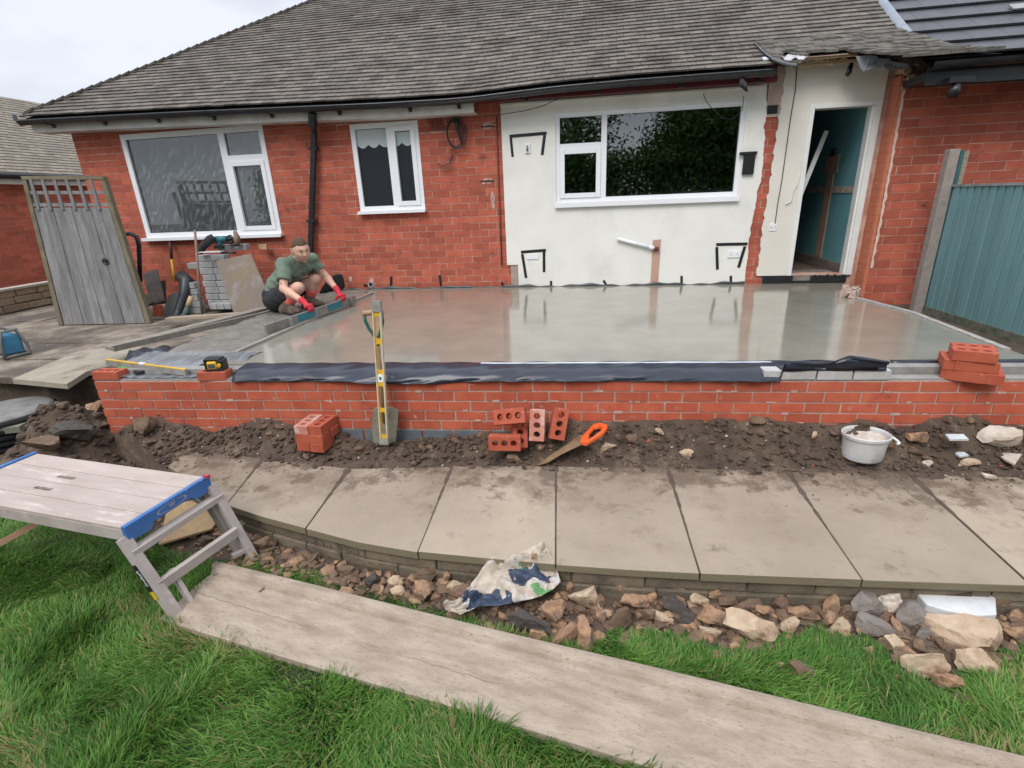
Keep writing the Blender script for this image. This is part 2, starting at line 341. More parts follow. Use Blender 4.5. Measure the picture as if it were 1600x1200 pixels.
# white wall round the doorway
_el = [Uh(*q) for q in ((1224,128),(1217,180),(1208,240),(1200,300),(1191,350),(1186,400),(1179,440))][::-1]
el = lambda z: float(np.interp(z, [q[1] for q in _el], [q[0] for q in _el]))+.008*math.sin(z*37)+.005*math.sin(z*91)
ragged('painted_wall', el, lambda z: 6.955, sorted([DR[3]]+list(np.arange(.235,2.70,.04))), .0035, .025, [(DR[0]-.02,DR[1]+.03,0,DR[3]+.0)], mat('cream painted render', (.71,.67,.59), (.66,.62,.54), 2.5, .75, .2, 40, spots=((.45,.38,.30), 8, .70, .77)), wall)
ragged('plaster_pier', lambda z: er(2.1)+.01, el, list(np.arange(2.0,2.52,.05)), .0035, .018, [(5.78,5.90,2.03,2.12)], mat('grey pink plaster', (.50,.38,.32), (.40,.30,.25), 9, .9, .8, 40), wall)
obj('cavity_hole', MB().hbox(5.79,5.89,.001,.006,2.035,2.115), M_black, wall)
# door frame and hallway
mb = MB(); mb.hbox(6.225,6.275,-.12,.035,.235,2.10); mb.hbox(6.276,6.949,-.12,.035,2.055,2.10); mb.hbox(6.886,6.950,-.12,.034,.235,2.054); mb.hbox(6.862,6.885,-.09,.012,.235,2.054)
M_gloss = mat('white gloss paint', (.76,.76,.73), (.70,.70,.66), 5, .4)
obj('door_frame', mb, M_gloss, bung)
mb = MB(); mb.hbox(6.20,6.86,-.45,.028,.12,.232); 
obj('threshold', mb, mat('concrete step', (.25,.21,.17), (.15,.12,.10), 8, .9, 1, 40), bung)
hall = obj('hallway', MB().hbox(6.0,7.0,-3.2,-.2,.10,.20), mat('hall floor', (.16,.11,.08), (.10,.075,.06), 5, .9, .6, 30), bung)
rw = lambda s, z: HW(6.895-.02*s, -.125-s, z)            # right-hand wall, running away
mb = MB(); mb.hex([HW(u, v, z) for u in (6.905,7.0) for v in (-.125,-3.2) for z in (.33,2.7)]); mb.hbox(6.0,7.0,-3.3,-3.2,.1,2.7); mb.hbox(6.0,6.05,-3.2,-1.6,.2,2.7); mb.hbox(6.0,7.0,-3.2,-.2,2.6,2.7)
obj('teal_wall', mb, M_teal, hall)
mb = MB(); mb.hbox(6.893,6.93,-3.2,-.125,.20,.335); obj('wall_base', mb, mat('bare wall base', (.24,.20,.17), (.15,.12,.10), 12, .95, .8, 40), hall)
mb = MB(); mb.hbox(6.897,6.905,-3.2,-.125,1.16,1.235); obj('dado_scar', mb, mat('dado scar', (.50,.47,.42), (.35,.22,.17), 14, .9, 1, 60), hall)
mb = MB(); mb.hbox(6.895,6.906,-1.0,-.80,.34,1.48); mb.hbox(6.894,6.906,-1.1,-.72,1.40,1.62); obj('plaster_chase', mb, M_plaster, hall)
mb = MB(); mb.hbox(6.88,6.906,-.96,-.86,1.60,1.69); obj('socket_hole', mb, M_black, hall)
a = Ph(1291,205,-.5); b = Ph(1248,310,-.35); 
obj('leaning_batten', MB().bar(a, b, .05, .03, NO), M_gloss, hall)
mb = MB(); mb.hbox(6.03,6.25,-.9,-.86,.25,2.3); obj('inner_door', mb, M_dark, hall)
# damp-proof sheet in the doorway and along the wall foot
mb = MB(); mb.hbox(5.95,6.30,.026,.034,.14,.232); mb.hbox(6.30,6.50,.029,.034,.13,.17); mb.hbox(6.50,6.90,.029,.040,.14,.225)
for k in range(14): mb.hbox(6.5+k*.028,6.53+k*.028,.041,.047,.15,.225+.02*math.sin(k*2.3))
obj('damp_proof_membrane', mb, M_black, bung)
mb = MB(); n = 120; rows = []
for k in range(n+1):
    u = .30+k*(5.45/n); h = .158+.012*math.sin(u*7)+.008*math.sin(u*23+1)
    rows.append([HW(u,.03,.13), HW(u,.030,h), HW(u,.024,h+.002)])
mb.grid(rows); obj('wall_foot_membrane', mb, M_black, bung)
# interior rooms
def room(u0,u1,z0,z1,dp,m,par=bung):
    mb = MB(); mb.hbox(u0,u1,-dp-.05,-dp,z0,z1); mb.hbox(u0-.05,u0,-dp,-.205,z0,z1); mb.hbox(u1,u1+.05,-dp,-.205,z0,z1); mb.hbox(u0,u1,-dp,-.205,z1,z1+.05); mb.hbox(u0,u1,-dp,-.205,z0-.05,z0)
    obj('room', mb, m, par)
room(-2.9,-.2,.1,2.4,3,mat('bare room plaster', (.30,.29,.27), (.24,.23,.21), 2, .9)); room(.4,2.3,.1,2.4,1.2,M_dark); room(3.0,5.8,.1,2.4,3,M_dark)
# ------------------------------------------------------------------ windows
def frame_mb(mb, u0,u1,z0,z1,w_,v0,v1,o=0):
    mb.hbox(u0,u0+w_,v0,v1,z0,z1); mb.hbox(u1-w_,u1,v0,v1,z0,z1); e=.0015
    mb.hbox(u0+w_+e,u1-w_-e,v0,v1-.001,z1-w_,z1); mb.hbox(u0+w_+e,u1-w_-e,v0,v1-.001,z0,z0+w_)
def window(W, fw_, mull, trans, sashes, panes, v, gm, sill, lab):
    u0,u1,z0,z1 = W; mb = MB(); frame_mb(mb,u0,u1,z0,z1,fw_,v-.07,v)
    for (a,b) in mull: mb.hbox(a,b,v-.065,v-.002,z0+fw_+.001,z1-fw_-.001)
    for (a,b,c,d) in trans: mb.hbox(a+.001,b-.001,v-.065,v-.003,c,d)
    f = obj('window', mb, M_upvc, bung, label=lab)
    for s in sashes:
        mb = MB(); frame_mb(mb,*s,.055,v-.03,v+.012); obj('sash', mb, M_upvc, f)
    for (a,b,c,d) in panes:
        mb = MB(); mb.hbox(a,b,v-.040,v-.034,c,d); obj('pane', mb, gm, f)
        g = MB(); frame_mb(g,a-.004,b+.004,c-.004,d+.004,.008,v-.034,v-.0275); obj('gasket', g, M_black, f)
    mb = MB(); mb.hbox(sill[0],sill[1],v-.02,v+sill[4],sill[2],sill[3]); mb.hbox(sill[0],sill[1],v+sill[4]-.008,v+sill[4],sill[2]-.012,sill[2]-.0005); obj('sill', mb, M_upvc, f)
    return f
window(W1, .068, [(-1.075,-.985)], [(-.985,-.473,1.86,1.945)], [(-.99,-.468,.983,1.865)], [(-2.482,-1.075,.988,2.217),(-.985,-.473,1.945,2.217),(-.935,-.523,1.038,1.81)], .012, M_glass_s, (-2.58,-.38,.895,.925,.075), 'wide three pane window smeared with polish')
w2 = window(W2, .060, [(1.275,1.345)], [], [(1.335,1.648,1.225,2.162)], [(.86,1.275,1.23,2.155),(1.39,1.593,1.28,2.107)], .012, M_glass_f, (.785,1.715,1.147,1.173,.07), 'narrow two pane obscure glass window with a scalloped blind')
# blind hangs just inside; modelled as thin cloth right behind each pane
for (a,b) in ((.864,1.272),(1.393,1.59)):
    rows = []
    for k in range(41):
        u = a+k*(b-a)/40; z = 1.975-.04*abs(math.sin((u-.86)*math.pi/.15)); rows.append([HW(u,-.0205,2.10 if a > 1 else 2.15), HW(u,-.0205,z)])
    mb = MB(); mb.grid(rows, smooth=False); o = obj('blind', mb, mat('pale blind', (.50,.56,.55), (.44,.50,.50), 3, .8), w2); mod(o,'SOLIDIFY',thickness=.002)
w3 = window(W3, .050, [(3.955,4.02)], [(3.46,3.955,1.78,1.85)], [(3.462,3.953,1.232,1.79)], [(3.46,3.955,1.85,2.135),(3.515,3.90,1.285,1.735),(4.02,5.51,1.23,2.135)], .004, M_glass, (3.395,5.575,1.135,1.178,.060), 'wide kitchen window reflecting dark trees')
for (nme, a, b, m_) in (('white_box', (1057,291), (1147,298), mat('white card', (.62,.66,.78), None, 5, .6)),):
    u0,z = Uh(a[0],b[1],-.15); u1,_ = Uh(b[0],b[1],-.15)
    single('storage_box', MB().hbox(u0,u1,-.30,-.12,1.19,1.262), m_, 'long pale blue white box lying on the sill inside the kitchen window', 'box')
rows = [[HW(4.42+i*.02, -.13-j*.02, 1.20+.035*abs(math.sin(i*1.3+j*2))+random.uniform(0,.012)) for j in range(7)] for i in range(16)]
single('cloth', MB().grid(rows), mat('green cloth', (.13,.25,.20), (.45,.42,.35), 18, .9), 'crumpled green and white cloth on the sill inside the kitchen window', 'cloth')
# ------------------------------------------------------------------ eaves
_g = [(45,190),(180,183),(300,177),(450,170.5),(600,164),(700,158),(745,154),(800,147),(870,138.5),(980,128.5),(1100,119.5),(1205,112)]
_gu = [Uh(x,y,.31) for x,y in _g]
ze = lambda u: float(np.interp(u, [q[0] for q in _gu], [q[1] for q in _gu]))
roof = obj('roof', MB().hbox(-3.0,5.6,-1.6,-1,2.50,2.56), M_under, bung)
mb = MB()
us = np.linspace(-3.72,5.74,70)
prof = [(math.cos(t)*.055, math.sin(t)*.055) for t in np.linspace(math.pi, 2*math.pi, 9)]
V = []; 
for t_ in (0,1):
    mb.grid([[HW(u, .305+a*(1-.08*t_), ze(u)+.012+b*(1-.08*t_)) for a, b in prof] for u in us], smooth=True)
mb.grid([[HW(us[0], .305+a*s_, ze(us[0])+.012+b*s_) for a, b in prof] for s_ in (0,1)]); mb.grid([[HW(us[-1], .305+a*s_, ze(us[-1])+.012+b*s_) for a, b in prof] for s_ in (0,1)])
mb.grid([[HW(u, .362+a, ze(u)+.014+b) for a, b in ((0,-.006),(0,.006),(-.012,.006))] for u in us])
gut = obj('gutter', mb, M_gutter, bung)
for u in (-3.3,-2.5,-1.7,-.9,-.1,.8,1.7,2.3,3.1,3.9,4.8,5.6):
    mb = MB(); z = ze(u)+.012; mb.grid([[HW(u+d, .305+a*1.12, z+b*1.12) for a, b in prof] for d in (-.02,.02)]); mb.hbox(u-.02,u+.02,.225,.25,z-.09,z-.02); obj('bracket', mb, M_gutter, gut)
obj('end_bracket', MB().hbox(-3.80,-3.78,.27,.33,2.49,2.57), mat('galvanised steel', (.3,.32,.34), None, 9, .4, metal=.6), gut)
mb = MB(); us = np.linspace(-3.66,2.47,40)
for i in range(39):
    a, b = us[i], us[i+1]; mb.hex([HW(u,v,ze(u)+dz) for u in (a,b) for v in (.225,.20) for dz in (-.125,.0)])
    mb.hex([HW(u,v,ze(u)+dz) for u in (a,b) for v in (.20,-.0) for dz in (-.125,-.11)])
obj('fascia', mb, M_fascia, bung)
mb = MB(); us = np.linspace(2.48,5.80,30)
for i in range(29):
    a, b = us[i], us[i+1]; mb.hex([HW(u,v,z+dz) for u,z in ((a,2.325-.002*i*0),(b,2.325)) for v in (.21,.12) for dz in (0,.055)])
    mb.hex([HW(u,v,z+dz) for u,z in ((a,2.395),(b,2.395)) for v in (.16,.0) for dz in (-.015,.10)])
obj('maroon_beam', mb, M_maroon, bung)
mb = MB(); rows = []
for k in range(90):
    u = 2.9+k*(2.75/89); rows.append([HW(u, .215+.01*math.sin(k*1.7+j), 2.385+j*.018+.006*math.sin(k*.9+j*2)) for j in range(5)])
mb.grid(rows); obj('torn_felt', mb, M_black, bung)
mb = MB(); mb.hbox(2.755,5.72,.023,.06,2.302,2.322); obj('render_head', mb, M_render, bung)
# downpipe
pr = [(489,184,.28),(489,196,.22),(491,206,.09),(490,240,.07),(488,300,.07),(486,370,.07),(485,430,.07)]
mb = MB(); P_ = [HW(Uh(x,y,v)[0], v, Uh(x,y,v)[1]) for x,y,v in pr]
for i in range(2, len(P_)-1): mb.bar(P_[i], P_[i+1]+np.array([0,0,-.002]), .062, .05, NO)
mb.bar(P_[1], P_[2], .062, .05, NO); mb.bar(P_[0]+np.array([0,0,.05]), P_[1]+np.array([0,0,-.02]), .075, .075, NO)
dp = obj('downpipe', mb, M_gutter, bung)
for y in (232,345,):
    u, z = Uh(489 if y < 300 else 487, y, .07); obj('pipe_clip', MB().hbox(u-.06,u+.06,.02,.10,z-.015,z+.015), M_gutter, dp)
# ------------------------------------------------------------------ roof tiles
AL = R(33); CA, SA = math.cos(AL), math.sin(AL); TW, GA = .168, .100
def RP(u, s, h=0):
    e = ze(u)*(1-ss(.3,2.2,s))+2.455*ss(.3,2.2,s); return HW(u, .30-s*CA+h*SA, e+.045+s*SA+h*CA)
def tile(u0, u1, s, fr, ln=.14, th=.019, lift=.019, hip=None):
    j = random.uniform(-.003,.003); k = random.uniform(-.004,.005); g = random.uniform(0,.004)
    return [fr(u, s_, h_) for u in (u0+.002, u1-.002) for (s_, hh) in ((s+k, lift+g), (s+k+ln, 0)) for h_ in (hh+j*.3, hh+th+j*.3)]
# px line of wing roof left edge / kick
def solve_s(px, py):
    # plane of the upper roof
    n = NO*math.sin(AL)+np.array([0,0,1.])*math.cos(AL); p0 = HW(0,.30,2.455+.045); h = hit(px,py,n,p0@n); d = h-O; u = float(d@T); v = float(d@NO); return u, (.30-v)/CA
uk0, sk0 = solve_s(1180,66); uk1, sk1 = solve_s(1412,45); print('kick', uk0, sk0, uk1, sk1, 'party', solve_s(1365,0), solve_s(1412,42), solve_s(520,2), solve_s(1100,0))
UPARTY = 0.5*(solve_s(1365,0)[0]+solve_s(1412,42)[0])
items = []; row = 0; s = 0
while s < 5.4:
    uh = -3.72+s*CA            # hip line
    off = (row%2)*TW/2; u = math.floor((uh)/TW)*TW-off
    skip_r = UPARTY
    while u < skip_r:
        a, b = max(u, uh), min(u+TW, skip_r)
        if b-a > .03:
            um = (a+b)/2
            under = um > uk0+(.02) and s < sk0+(sk1-sk0)*min(1,max(0,(um-uk0)/(uk1-uk0)))-.02
            edge_cut = (um > 5.80 and s < .35)
            if not under: items.append(tile(a, b, s, RP))
        u += TW
    s += GA*(1+random.uniform(-.02,.02)); row += 1
pieces(roof, 'tile', items, M_tile, 290, 'tiling')
mb = MB(); SF = [0.02,.25,.5,.75,1,1.3,1.6,2,2.4,3,4,5.4]
mb.grid([[RP(-3.68+s*CA+(uk0+.05+3.68-s*CA)*t_, s, -.02) for s in SF] for t_ in np.linspace(0,1,40)], smooth=False); mb.grid([[RP(u_, s, -.02) for s in (sk0+.1,2,3,4,5.4)] for u_ in np.linspace(uk0+.05,9.9,10)], smooth=False); obj('felt', mb, M_under, roof)
mb = MB()                                      # hip tiles: bonnets seen as short stepped wedges
s = .05
while s < 5.3:
    u = -3.72+s*CA; c = RP(u, s, .02); d = RP(u+.12*CA, s+.12, .02); mb.bar(c-np.array([0,0,.0]), d+np.array([0,0,.02])-(d-c)*0, .13, .03); s += GA
obj('hip_tiling', mb, M_tileg, roof, kind='stuff')
mb = MB(); mb.grid([[RP(-3.72+s*CA, s, -.03) for s in (0,5.4)], [HW(-3.72+s*CA-0.0, .30-s*CA-4*1, 2.5+s*SA*0+.0) for s in (0,5.4)]], smooth=False)
# other slope beyond the hip
mb.grid([[HW(-3.72,.30,2.49), HW(-3.72,-9,2.49)], [RP(-3.72+5.4*CA,5.4,-.03), RP(-3.72+5.4*CA,5.4,-.03)+NO*-0.5]], smooth=False)
obj('side_slope', mb, M_tile, roof)
# wing (catslide) roof
VE = VF+.27; ZE = 2.335
def WP(a, b, h=0):        # a 0..1 along, b 0..1 from eave up to kick
    ue = 5.80+a*(Uh(1566,99,VE)[0]-5.80); e = HW(ue+0, VE, ZE); uk = uk0+(uk1-uk0)*a; sk = sk0+(sk1-sk0)*a; k = RP(uk, sk, .03)
    p = e*(1-b)+k*b; p = p+np.array([0,0,-.05*math.sin(math.pi*b)]); return p+np.array([0,0,h])
items = []; nr = 10; na = 12
for r_ in range(nr):
    for c_ in range(na+1):
        a0 = (c_-(r_%2)*.5)/na; a1 = a0+1/na; a0 = max(a0,0); a1 = min(a1,1)
        if a1-a0 < .01: continue
        b0 = r_/nr; am = (a0+a1)/2
        lim = 0 if am > .62 else (.52+.05*math.sin(c_*2.1) if am > .07 else .10); lim = lim if am < .46 else lim*(1-ss(.46,.64,am)); lim += (random.uniform(-.05,.06) if lim > .05 else 0)
        if b0 < lim: continue
        j = random.uniform(-.004,.006)
        items.append([WP(a_+ (.002 if a_==a0 else -.002), min(bb,1.02), h_+j) for a_ in (a0,a1) for (bb, hh) in ((b0, .016),(b0+.150, .002)) for h_ in (hh, hh+.026+.012*(random.random()-.5))])
wr = obj('wing_roof', MB().grid([[WP(a, b, -.012) for b in (.56,.7,.85,1)] for a in np.linspace(0,1,8)]).grid([[WP(a, b, -.012) for b in (.02,.3,.57)] for a in np.linspace(.66,1,5)]), M_under, bung)
pieces(wr, 'tile', items, M_tileg, 290)
mb = MB(); mb.tube([WP(-.005,b,.02) for b in (.0,.25,.5,.75,1)], [.018,.017,.015,.012,.01], 6); obj('mortar_verge', mb, mat('blue grey lead', (.06,.075,.09), (.14,.14,.14), 20, .6), wr)
mb = MB(); rows = [[WP(a, b, .045+.02*math.sin(a*90+b*30)) for b in np.linspace(.28,.46,5)] for a in np.linspace(.02,.13,8)]; mb.grid(rows); o = obj('torn_white_felt', mb, mat('white torn felt', (.62,.62,.62), (.3,.3,.3), 14, .7), wr); mod(o,'SOLIDIFY',thickness=.004)
mb = MB()
for (x0,y0,x1,y1,v) in ((1225,95,1340,85,.25),(1235,103,1362,93,.15)): 
    a = Ph(x0,y0,v); b = Ph(x1,y1,v); mb.bar(a, b, .03, .025, NO)
obj('batten', mb, M_wood, wr)
for (x0,y0,x1,y1) in ((1257,88,1253,103),(1302,86,1298,101)):
    obj('rafter_tail', MB().bar(Ph(x0,y0,.12), Ph(x1,y1,.14), .045, .05, NO), mat('pale cut timber', (.62,.45,.28), None, 9, .8), wr)
mb = MB(); rows = []
for k in range(30):
    x = 1222+k*6.2; y = 100-12*math.sin(min(1,k/12)*1.4)+(max(0,k-18))*1.6; rows.append([Ph(x, y-12, .10), Ph(x, y+2+2*math.sin(k*1.9), .12), Ph(x, y+4+2*math.sin(k*1.9), .02)])
mb.grid(rows); obj('black_felt', mb, M_under, wr)
o = obj('felt_strip', MB().grid([[Ph(1328,98,.16),Ph(1334,98,.16)],[Ph(1322,112,.17),Ph(1331,113,.17)],[Ph(1320,117,.17),Ph(1325,120,.17)]]), M_black, wr); mod(o,'SOLIDIFY',thickness=.004)
for q in (((1337,88),(1365,86),(1345,108),(1350,112)), ((1352,90),(1392,92),(1352,110),(1380,104)), ((1368,92),(1420,100),(1385,108),(1415,108)), ((1350,86),(1372,88),(1356,98),(1362,100))):
    V = [Ph(*q[0],.30), Ph(*q[1],.34), Ph(*q[2],.33), Ph(*q[3],.33)]; o = obj('broken_slate', MB().add(V, [(0,1,3,2)]), mat('broken slate', (.16,.17,.19), (.22,.23,.25), 9, .6), wr); mod(o,'SOLIDIFY',thickness=.008, offset=0)
random.seed(5); mb = MB()
for k in range(26):
    c = Ph(random.uniform(1402,1440), random.uniform(100,138), V1-.02+random.uniform(-.05,.12)); mb.box(c, [random.uniform(.02,.07) for _ in range(3)], Matrix.Rotation(random.uniform(0,3),3,Vector((random.random(),random.random(),1)).normalized()), jit=.012)
obj('broken_mortar', mb, mat('broken mortar', (.50,.36,.27), (.30,.14,.09), 22, .95, 1, 60), wr)
# fascia and gutter of the wing
mb = MB(); mb.hbox(7.04,9.6,V1+.006,VF+.14,2.17,2.24); mb.hbox(7.02,9.6,VF+.14,VF+.16,2.12,2.27); obj('wing_fascia', mb, M_gutter, bung)
mb = MB(); rows = [[HW(u, VF+.225+a*1.1, 2.30+b*1.1) for a, b in prof] for u in (7.0,8.2,9.6)]; mb.grid(rows); mb.grid([[HW(7.06, VF+.225+a*1.1*s_, 2.30+b*1.1*s_) for a, b in prof] for s_ in (0,1)]); obj('wing_gutter', mb, M_gutter, bung)
u_, z_ = Uh(1497,128,VF+.2); mb = MB(); mb.hbox(u_-.10,u_+.12,VF+.161,VF+.25,z_-.01,z_+.04); mb.tube([HW(u_,VF+.2,z_), HW(u_-.02,VF+.22,z_-.06), HW(u_-.05,VF+.25,z_-.11)], [.035,.045,.05], 10); obj('security_lamp', mb, M_black, bung)
# ------------------------------------------------------------------ adjoining roof
adj = thing('adjoining_house', 'adjoining half of the building, its roof newly laid with large flat dark grey tiles', 'house', HW(9,-1,2.6))
rf = obj('roof', MB().grid([[RP(u,s,-.01) for s in (-.2,5.4)] for u in (UPARTY+.02,12.5)], smooth=False), M_under, adj)
items = []; s = -.15; row = 0
while s < 5.2:
    u = UPARTY+.03-(row%2)*.16
    while u < 12.4:
        a = max(u, UPARTY+.03)
        if u+.32-a > .03: items.append([RP(u_, s_, h_) for u_ in (a, u+.317) for (s_, hh) in ((s,.045),(s+.33,.012)) for h_ in (hh, hh+.020)])
        u += .32
    s += .285; row += 1
pieces(rf, 'tile', items, M_slate, 290)
mb = MB(); mb.grid([[RP(UPARTY+d,s,h) for d,h in ((-.02,.03),(0,.06),(.05,.068))] for s in np.linspace(sk1-.1,5.3,20)]); obj('verge_flashing', mb, mat('lead flashing', (.25,.28,.32), None, 9, .5), rf)
i0 = solve_s(1580,18); obj('roof_window', MB().hex([RP(u_, s_, h_) for u_ in (i0[0]-.02,i0[0]+.5) for s_ in (i0[1]-.02,i0[1]+.09) for h_ in (.07,.085)]), mat('pale tile', (.30,.29,.29), None, 5, .5), rf)
mb = MB(); mb.hbox(9.61,12.5,-3,-.3,-.45,2.6); obj('wall', mb, M_brick, adj)
# ------------------------------------------------------------------ garden wall
gw = thing('garden_wall', 'new low red brick retaining wall with pale mortar along the front of the wet concrete', 'wall', (3.5,.05,-.45))
WFr = lambda u, v, z: np.array([u, -v, z])
it = lay_bricks(WFr, -.035, 7.9, -.45, .074, [], .225, .075, .012, 0, .0985, jit=.001, start=0, vj=.002)
pieces(gw, 'brick', it, M_nbrick, 295, 'brickwork')
mb = MB(); mb.box((3.93,.0535,-.19), (7.92,.097,.524)); obj('mortar', mb, M_nmort, gw)
random.seed(11); mb = MB()
for k in range(90):      # smears and snots of mortar standing proud of joints
    x = random.uniform(0,7.7); r = random.randrange(-5,1); z = r*.075-.0055+random.uniform(-.004,.004); mb.box((x,.0005,z), (random.uniform(.01,.07),.005,random.uniform(.010,.018)), Matrix.Rotation(random.uniform(-.05,.05),3,'Y'), jit=.0015)
obj('mortar_smears', mb, M_nmort, gw, kind='stuff')
mb = MB(); q = Px; 
x0 = float(Py(525,670,0)[0]); x1 = float(Py(762,670,0)[0]); M_eng = mat('blue grey tanking', (.10,.12,.14), (.14,.16,.17), 12, .8, .3, 60)
mb = MB(); k = x0
while k < x1: mb.box((k+.105,-.004,-.36), (.21 if k+.22 < x1 else .1,.012,.10), None, None, .001); k += .225
obj('grey_footing', mb, M_eng, gw)
# corner brick on the left end, and the concrete bricks at the right
def cell_brick(name, parent=None, lab=None, grp=None, m=None):
    L_, W_, H_ = .215, .1025, .065; r = .020
    ho = [[(cx+r*1.05*math.cos(t), r*1.15*math.sin(t)) for t in [2*math.pi*k/12 for k in range(12)]] for cx in (-.062,0,.062)]
    mb = MB(); mb.prism([(-L_/2,-W_/2),(L_/2,-W_/2),(L_/2,W_/2),(-L_/2,W_/2)], ho, H_, Matrix.Identity(4))
    b = obj(name, mb, m or M_nbrick); mod(b,'BEVEL',width=.0022,segments=1,limit_method='ANGLE')
    if lab: b['label'] = lab; b['category'] = 'brick'
    if grp: b['group'] = grp
    return b
proto = [None]
def put_brick(loc, e, lab, grp, mt=None):
    if proto[0] is None: proto[0] = cell_brick('loose_brick'); b = proto[0]
    else: b = proto[0].copy(); COL.objects.link(b)
    if not b.data.attributes.get('x'): pass
    b.location = [float(a) for a in loc]
    b.rotation_euler = e if not isinstance(e, Matrix) else e.to_euler(); b['label'] = lab; b['category'] = 'brick'
    if grp: b['group'] = grp
    return b
put_brick((.072,.052,.112), (0,0,0), 'single red brick laid on the left end of the garden wall', None)
for k, (xa, xb) in enumerate(((1195,1276),(1279,1333),(1336,1394))):
    a = Py(xa,580,-.0)[0]; b = Py(xb,580,-.0)[0]
    mb = MB(); mb.box(((a+b)/2,.045,.110), (b-a,.095,.064), None, None, .002); o = single('concrete_brick', mb, mat('pale concrete brick', (.50,.49,.47), (.40,.39,.37), 14, .9, .6, 60), ['long pale concrete brick on the wall top under the end of the black sheet','middle one of three pale concrete bricks on the wall top','rightmost of three pale concrete bricks on the wall top'][k], 'brick', group='pale concrete bricks on the wall'); mod(o,'BEVEL',width=.004,segments=2)
mb = MB(); mb.box((4.2,.15,.03),(8.1,.09,.20)); mb.box((3.9,.052,.0785),(7.7,.08,.009),None,None,.002); obj('inner_leaf', mb, mat('grey blockwork', (.30,.29,.27), (.22,.21,.20), 12, .9, .8, 50), gw)
# ------------------------------------------------------------------ concrete floor
def wet(name, c, c2, rough, coat, coatr, bstr, bsc, stretch=(1,1,1)):
    m = mat(name, c, c2, 3.5, rough, 0, stretch=(1,1,1), coat=coat, coatr=coatr, rvar=.05); t = m.node_tree; N = t.nodes; K = t.links.new; b = N['Principled BSDF']; b.inputs['Coat IOR'].default_value = 1.7
    co = N.new('ShaderNodeTexCoord'); ma = N.new('ShaderNodeMapping'); ma.inputs['Scale'].default_value = stretch; K(co.outputs['Object'], ma.inputs[0])
    n = N.new('ShaderNodeTexNoise'); n.inputs['Scale'].default_value = bsc; n.inputs['Detail'].default_value = 5; n.inputs['Distortion'].default_value = .8; K(ma.outputs[0], n.inputs['Vector'])
    bp = N.new('ShaderNodeBump'); bp.inputs['Strength'].default_value = bstr; bp.inputs['Distance'].default_value = .002; K(n.outputs['Fac'], bp.inputs['Height']); K(bp.outputs[0], b.inputs['Coat Normal']); K(bp.outputs[0], b.inputs['Normal']); return m
M_wet = wet('wet smooth concrete', (.27,.25,.195), (.215,.20,.155), .5, 1, .018, .24, 13, (1.0,5,1))
mb = MB(); pl = [(0.80,.2),(6.62,.2),(6.62,.6),(6.66,1.6),(6.50,2.60),(6.70,2.82),(6.88,3.37),(.95,3.66),(.80,3.66)]
mb.prism(pl, [], .14, Matrix.Translation((0,0,ZS-.07))); floor = struct('concrete_floor', mb, M_wet)
# rough unlevelled concrete left of the bar
M_rough = mat('rough wet concrete', (.20,.185,.155), (.14,.125,.105), 5, .55, 1.2, 55, coat=.3, coatr=.3)
xs = np.arange(.02,.83,.0125); ys = np.arange(.22,3.66,.0125); X, Y = np.meshgrid(xs, ys, indexing='ij')
Z = ZS-.010+.050*(fbm(X,Y,.16,6,3,.75)-.45)*ss(.84,.74,X)+.02*ss(.35,.0,X)*-1
Z = Z-.09*ss(.95,.2,Y)*ss(.8,.3,X)*.5
mb = MB(); mb.grid([[(X[i,j], Y[i,j], Z[i,j]) for j in range(len(ys))] for i in range(len(xs))]); obj('rough_concrete', mb, M_rough, floor)
mb = MB(); mb.box((.42,1.95,.03),(.80,3.4,.06)); obj('concrete_base', mb, M_rough, floor)
mb = MB(); mb.bar((6.60,.45,.135),(6.675,1.65,.135),.05,.03); mb.bar((6.675,1.65,.135),(6.50,2.62,.135),.05,.03); obj('edge_board', mb, mat('grey edge board', (.25,.23,.21), (.40,.38,.35), 20, .9, .5), floor)
random.seed(3); mb = MB()
for k in range(18): mb.box(Pz(random.uniform(1312,1340),random.uniform(452,463),.16)+np.array([0,0,random.uniform(-.01,.03)]), [random.uniform(.03,.08) for _ in range(3)], Matrix.Rotation(random.random()*3,3,'Z'), jit=.015)
obj('mortar_lump', mb, mat('pinkish mortar lump', (.50,.38,.33), (.40,.28,.23), 14, .95, 1, 60), floor)
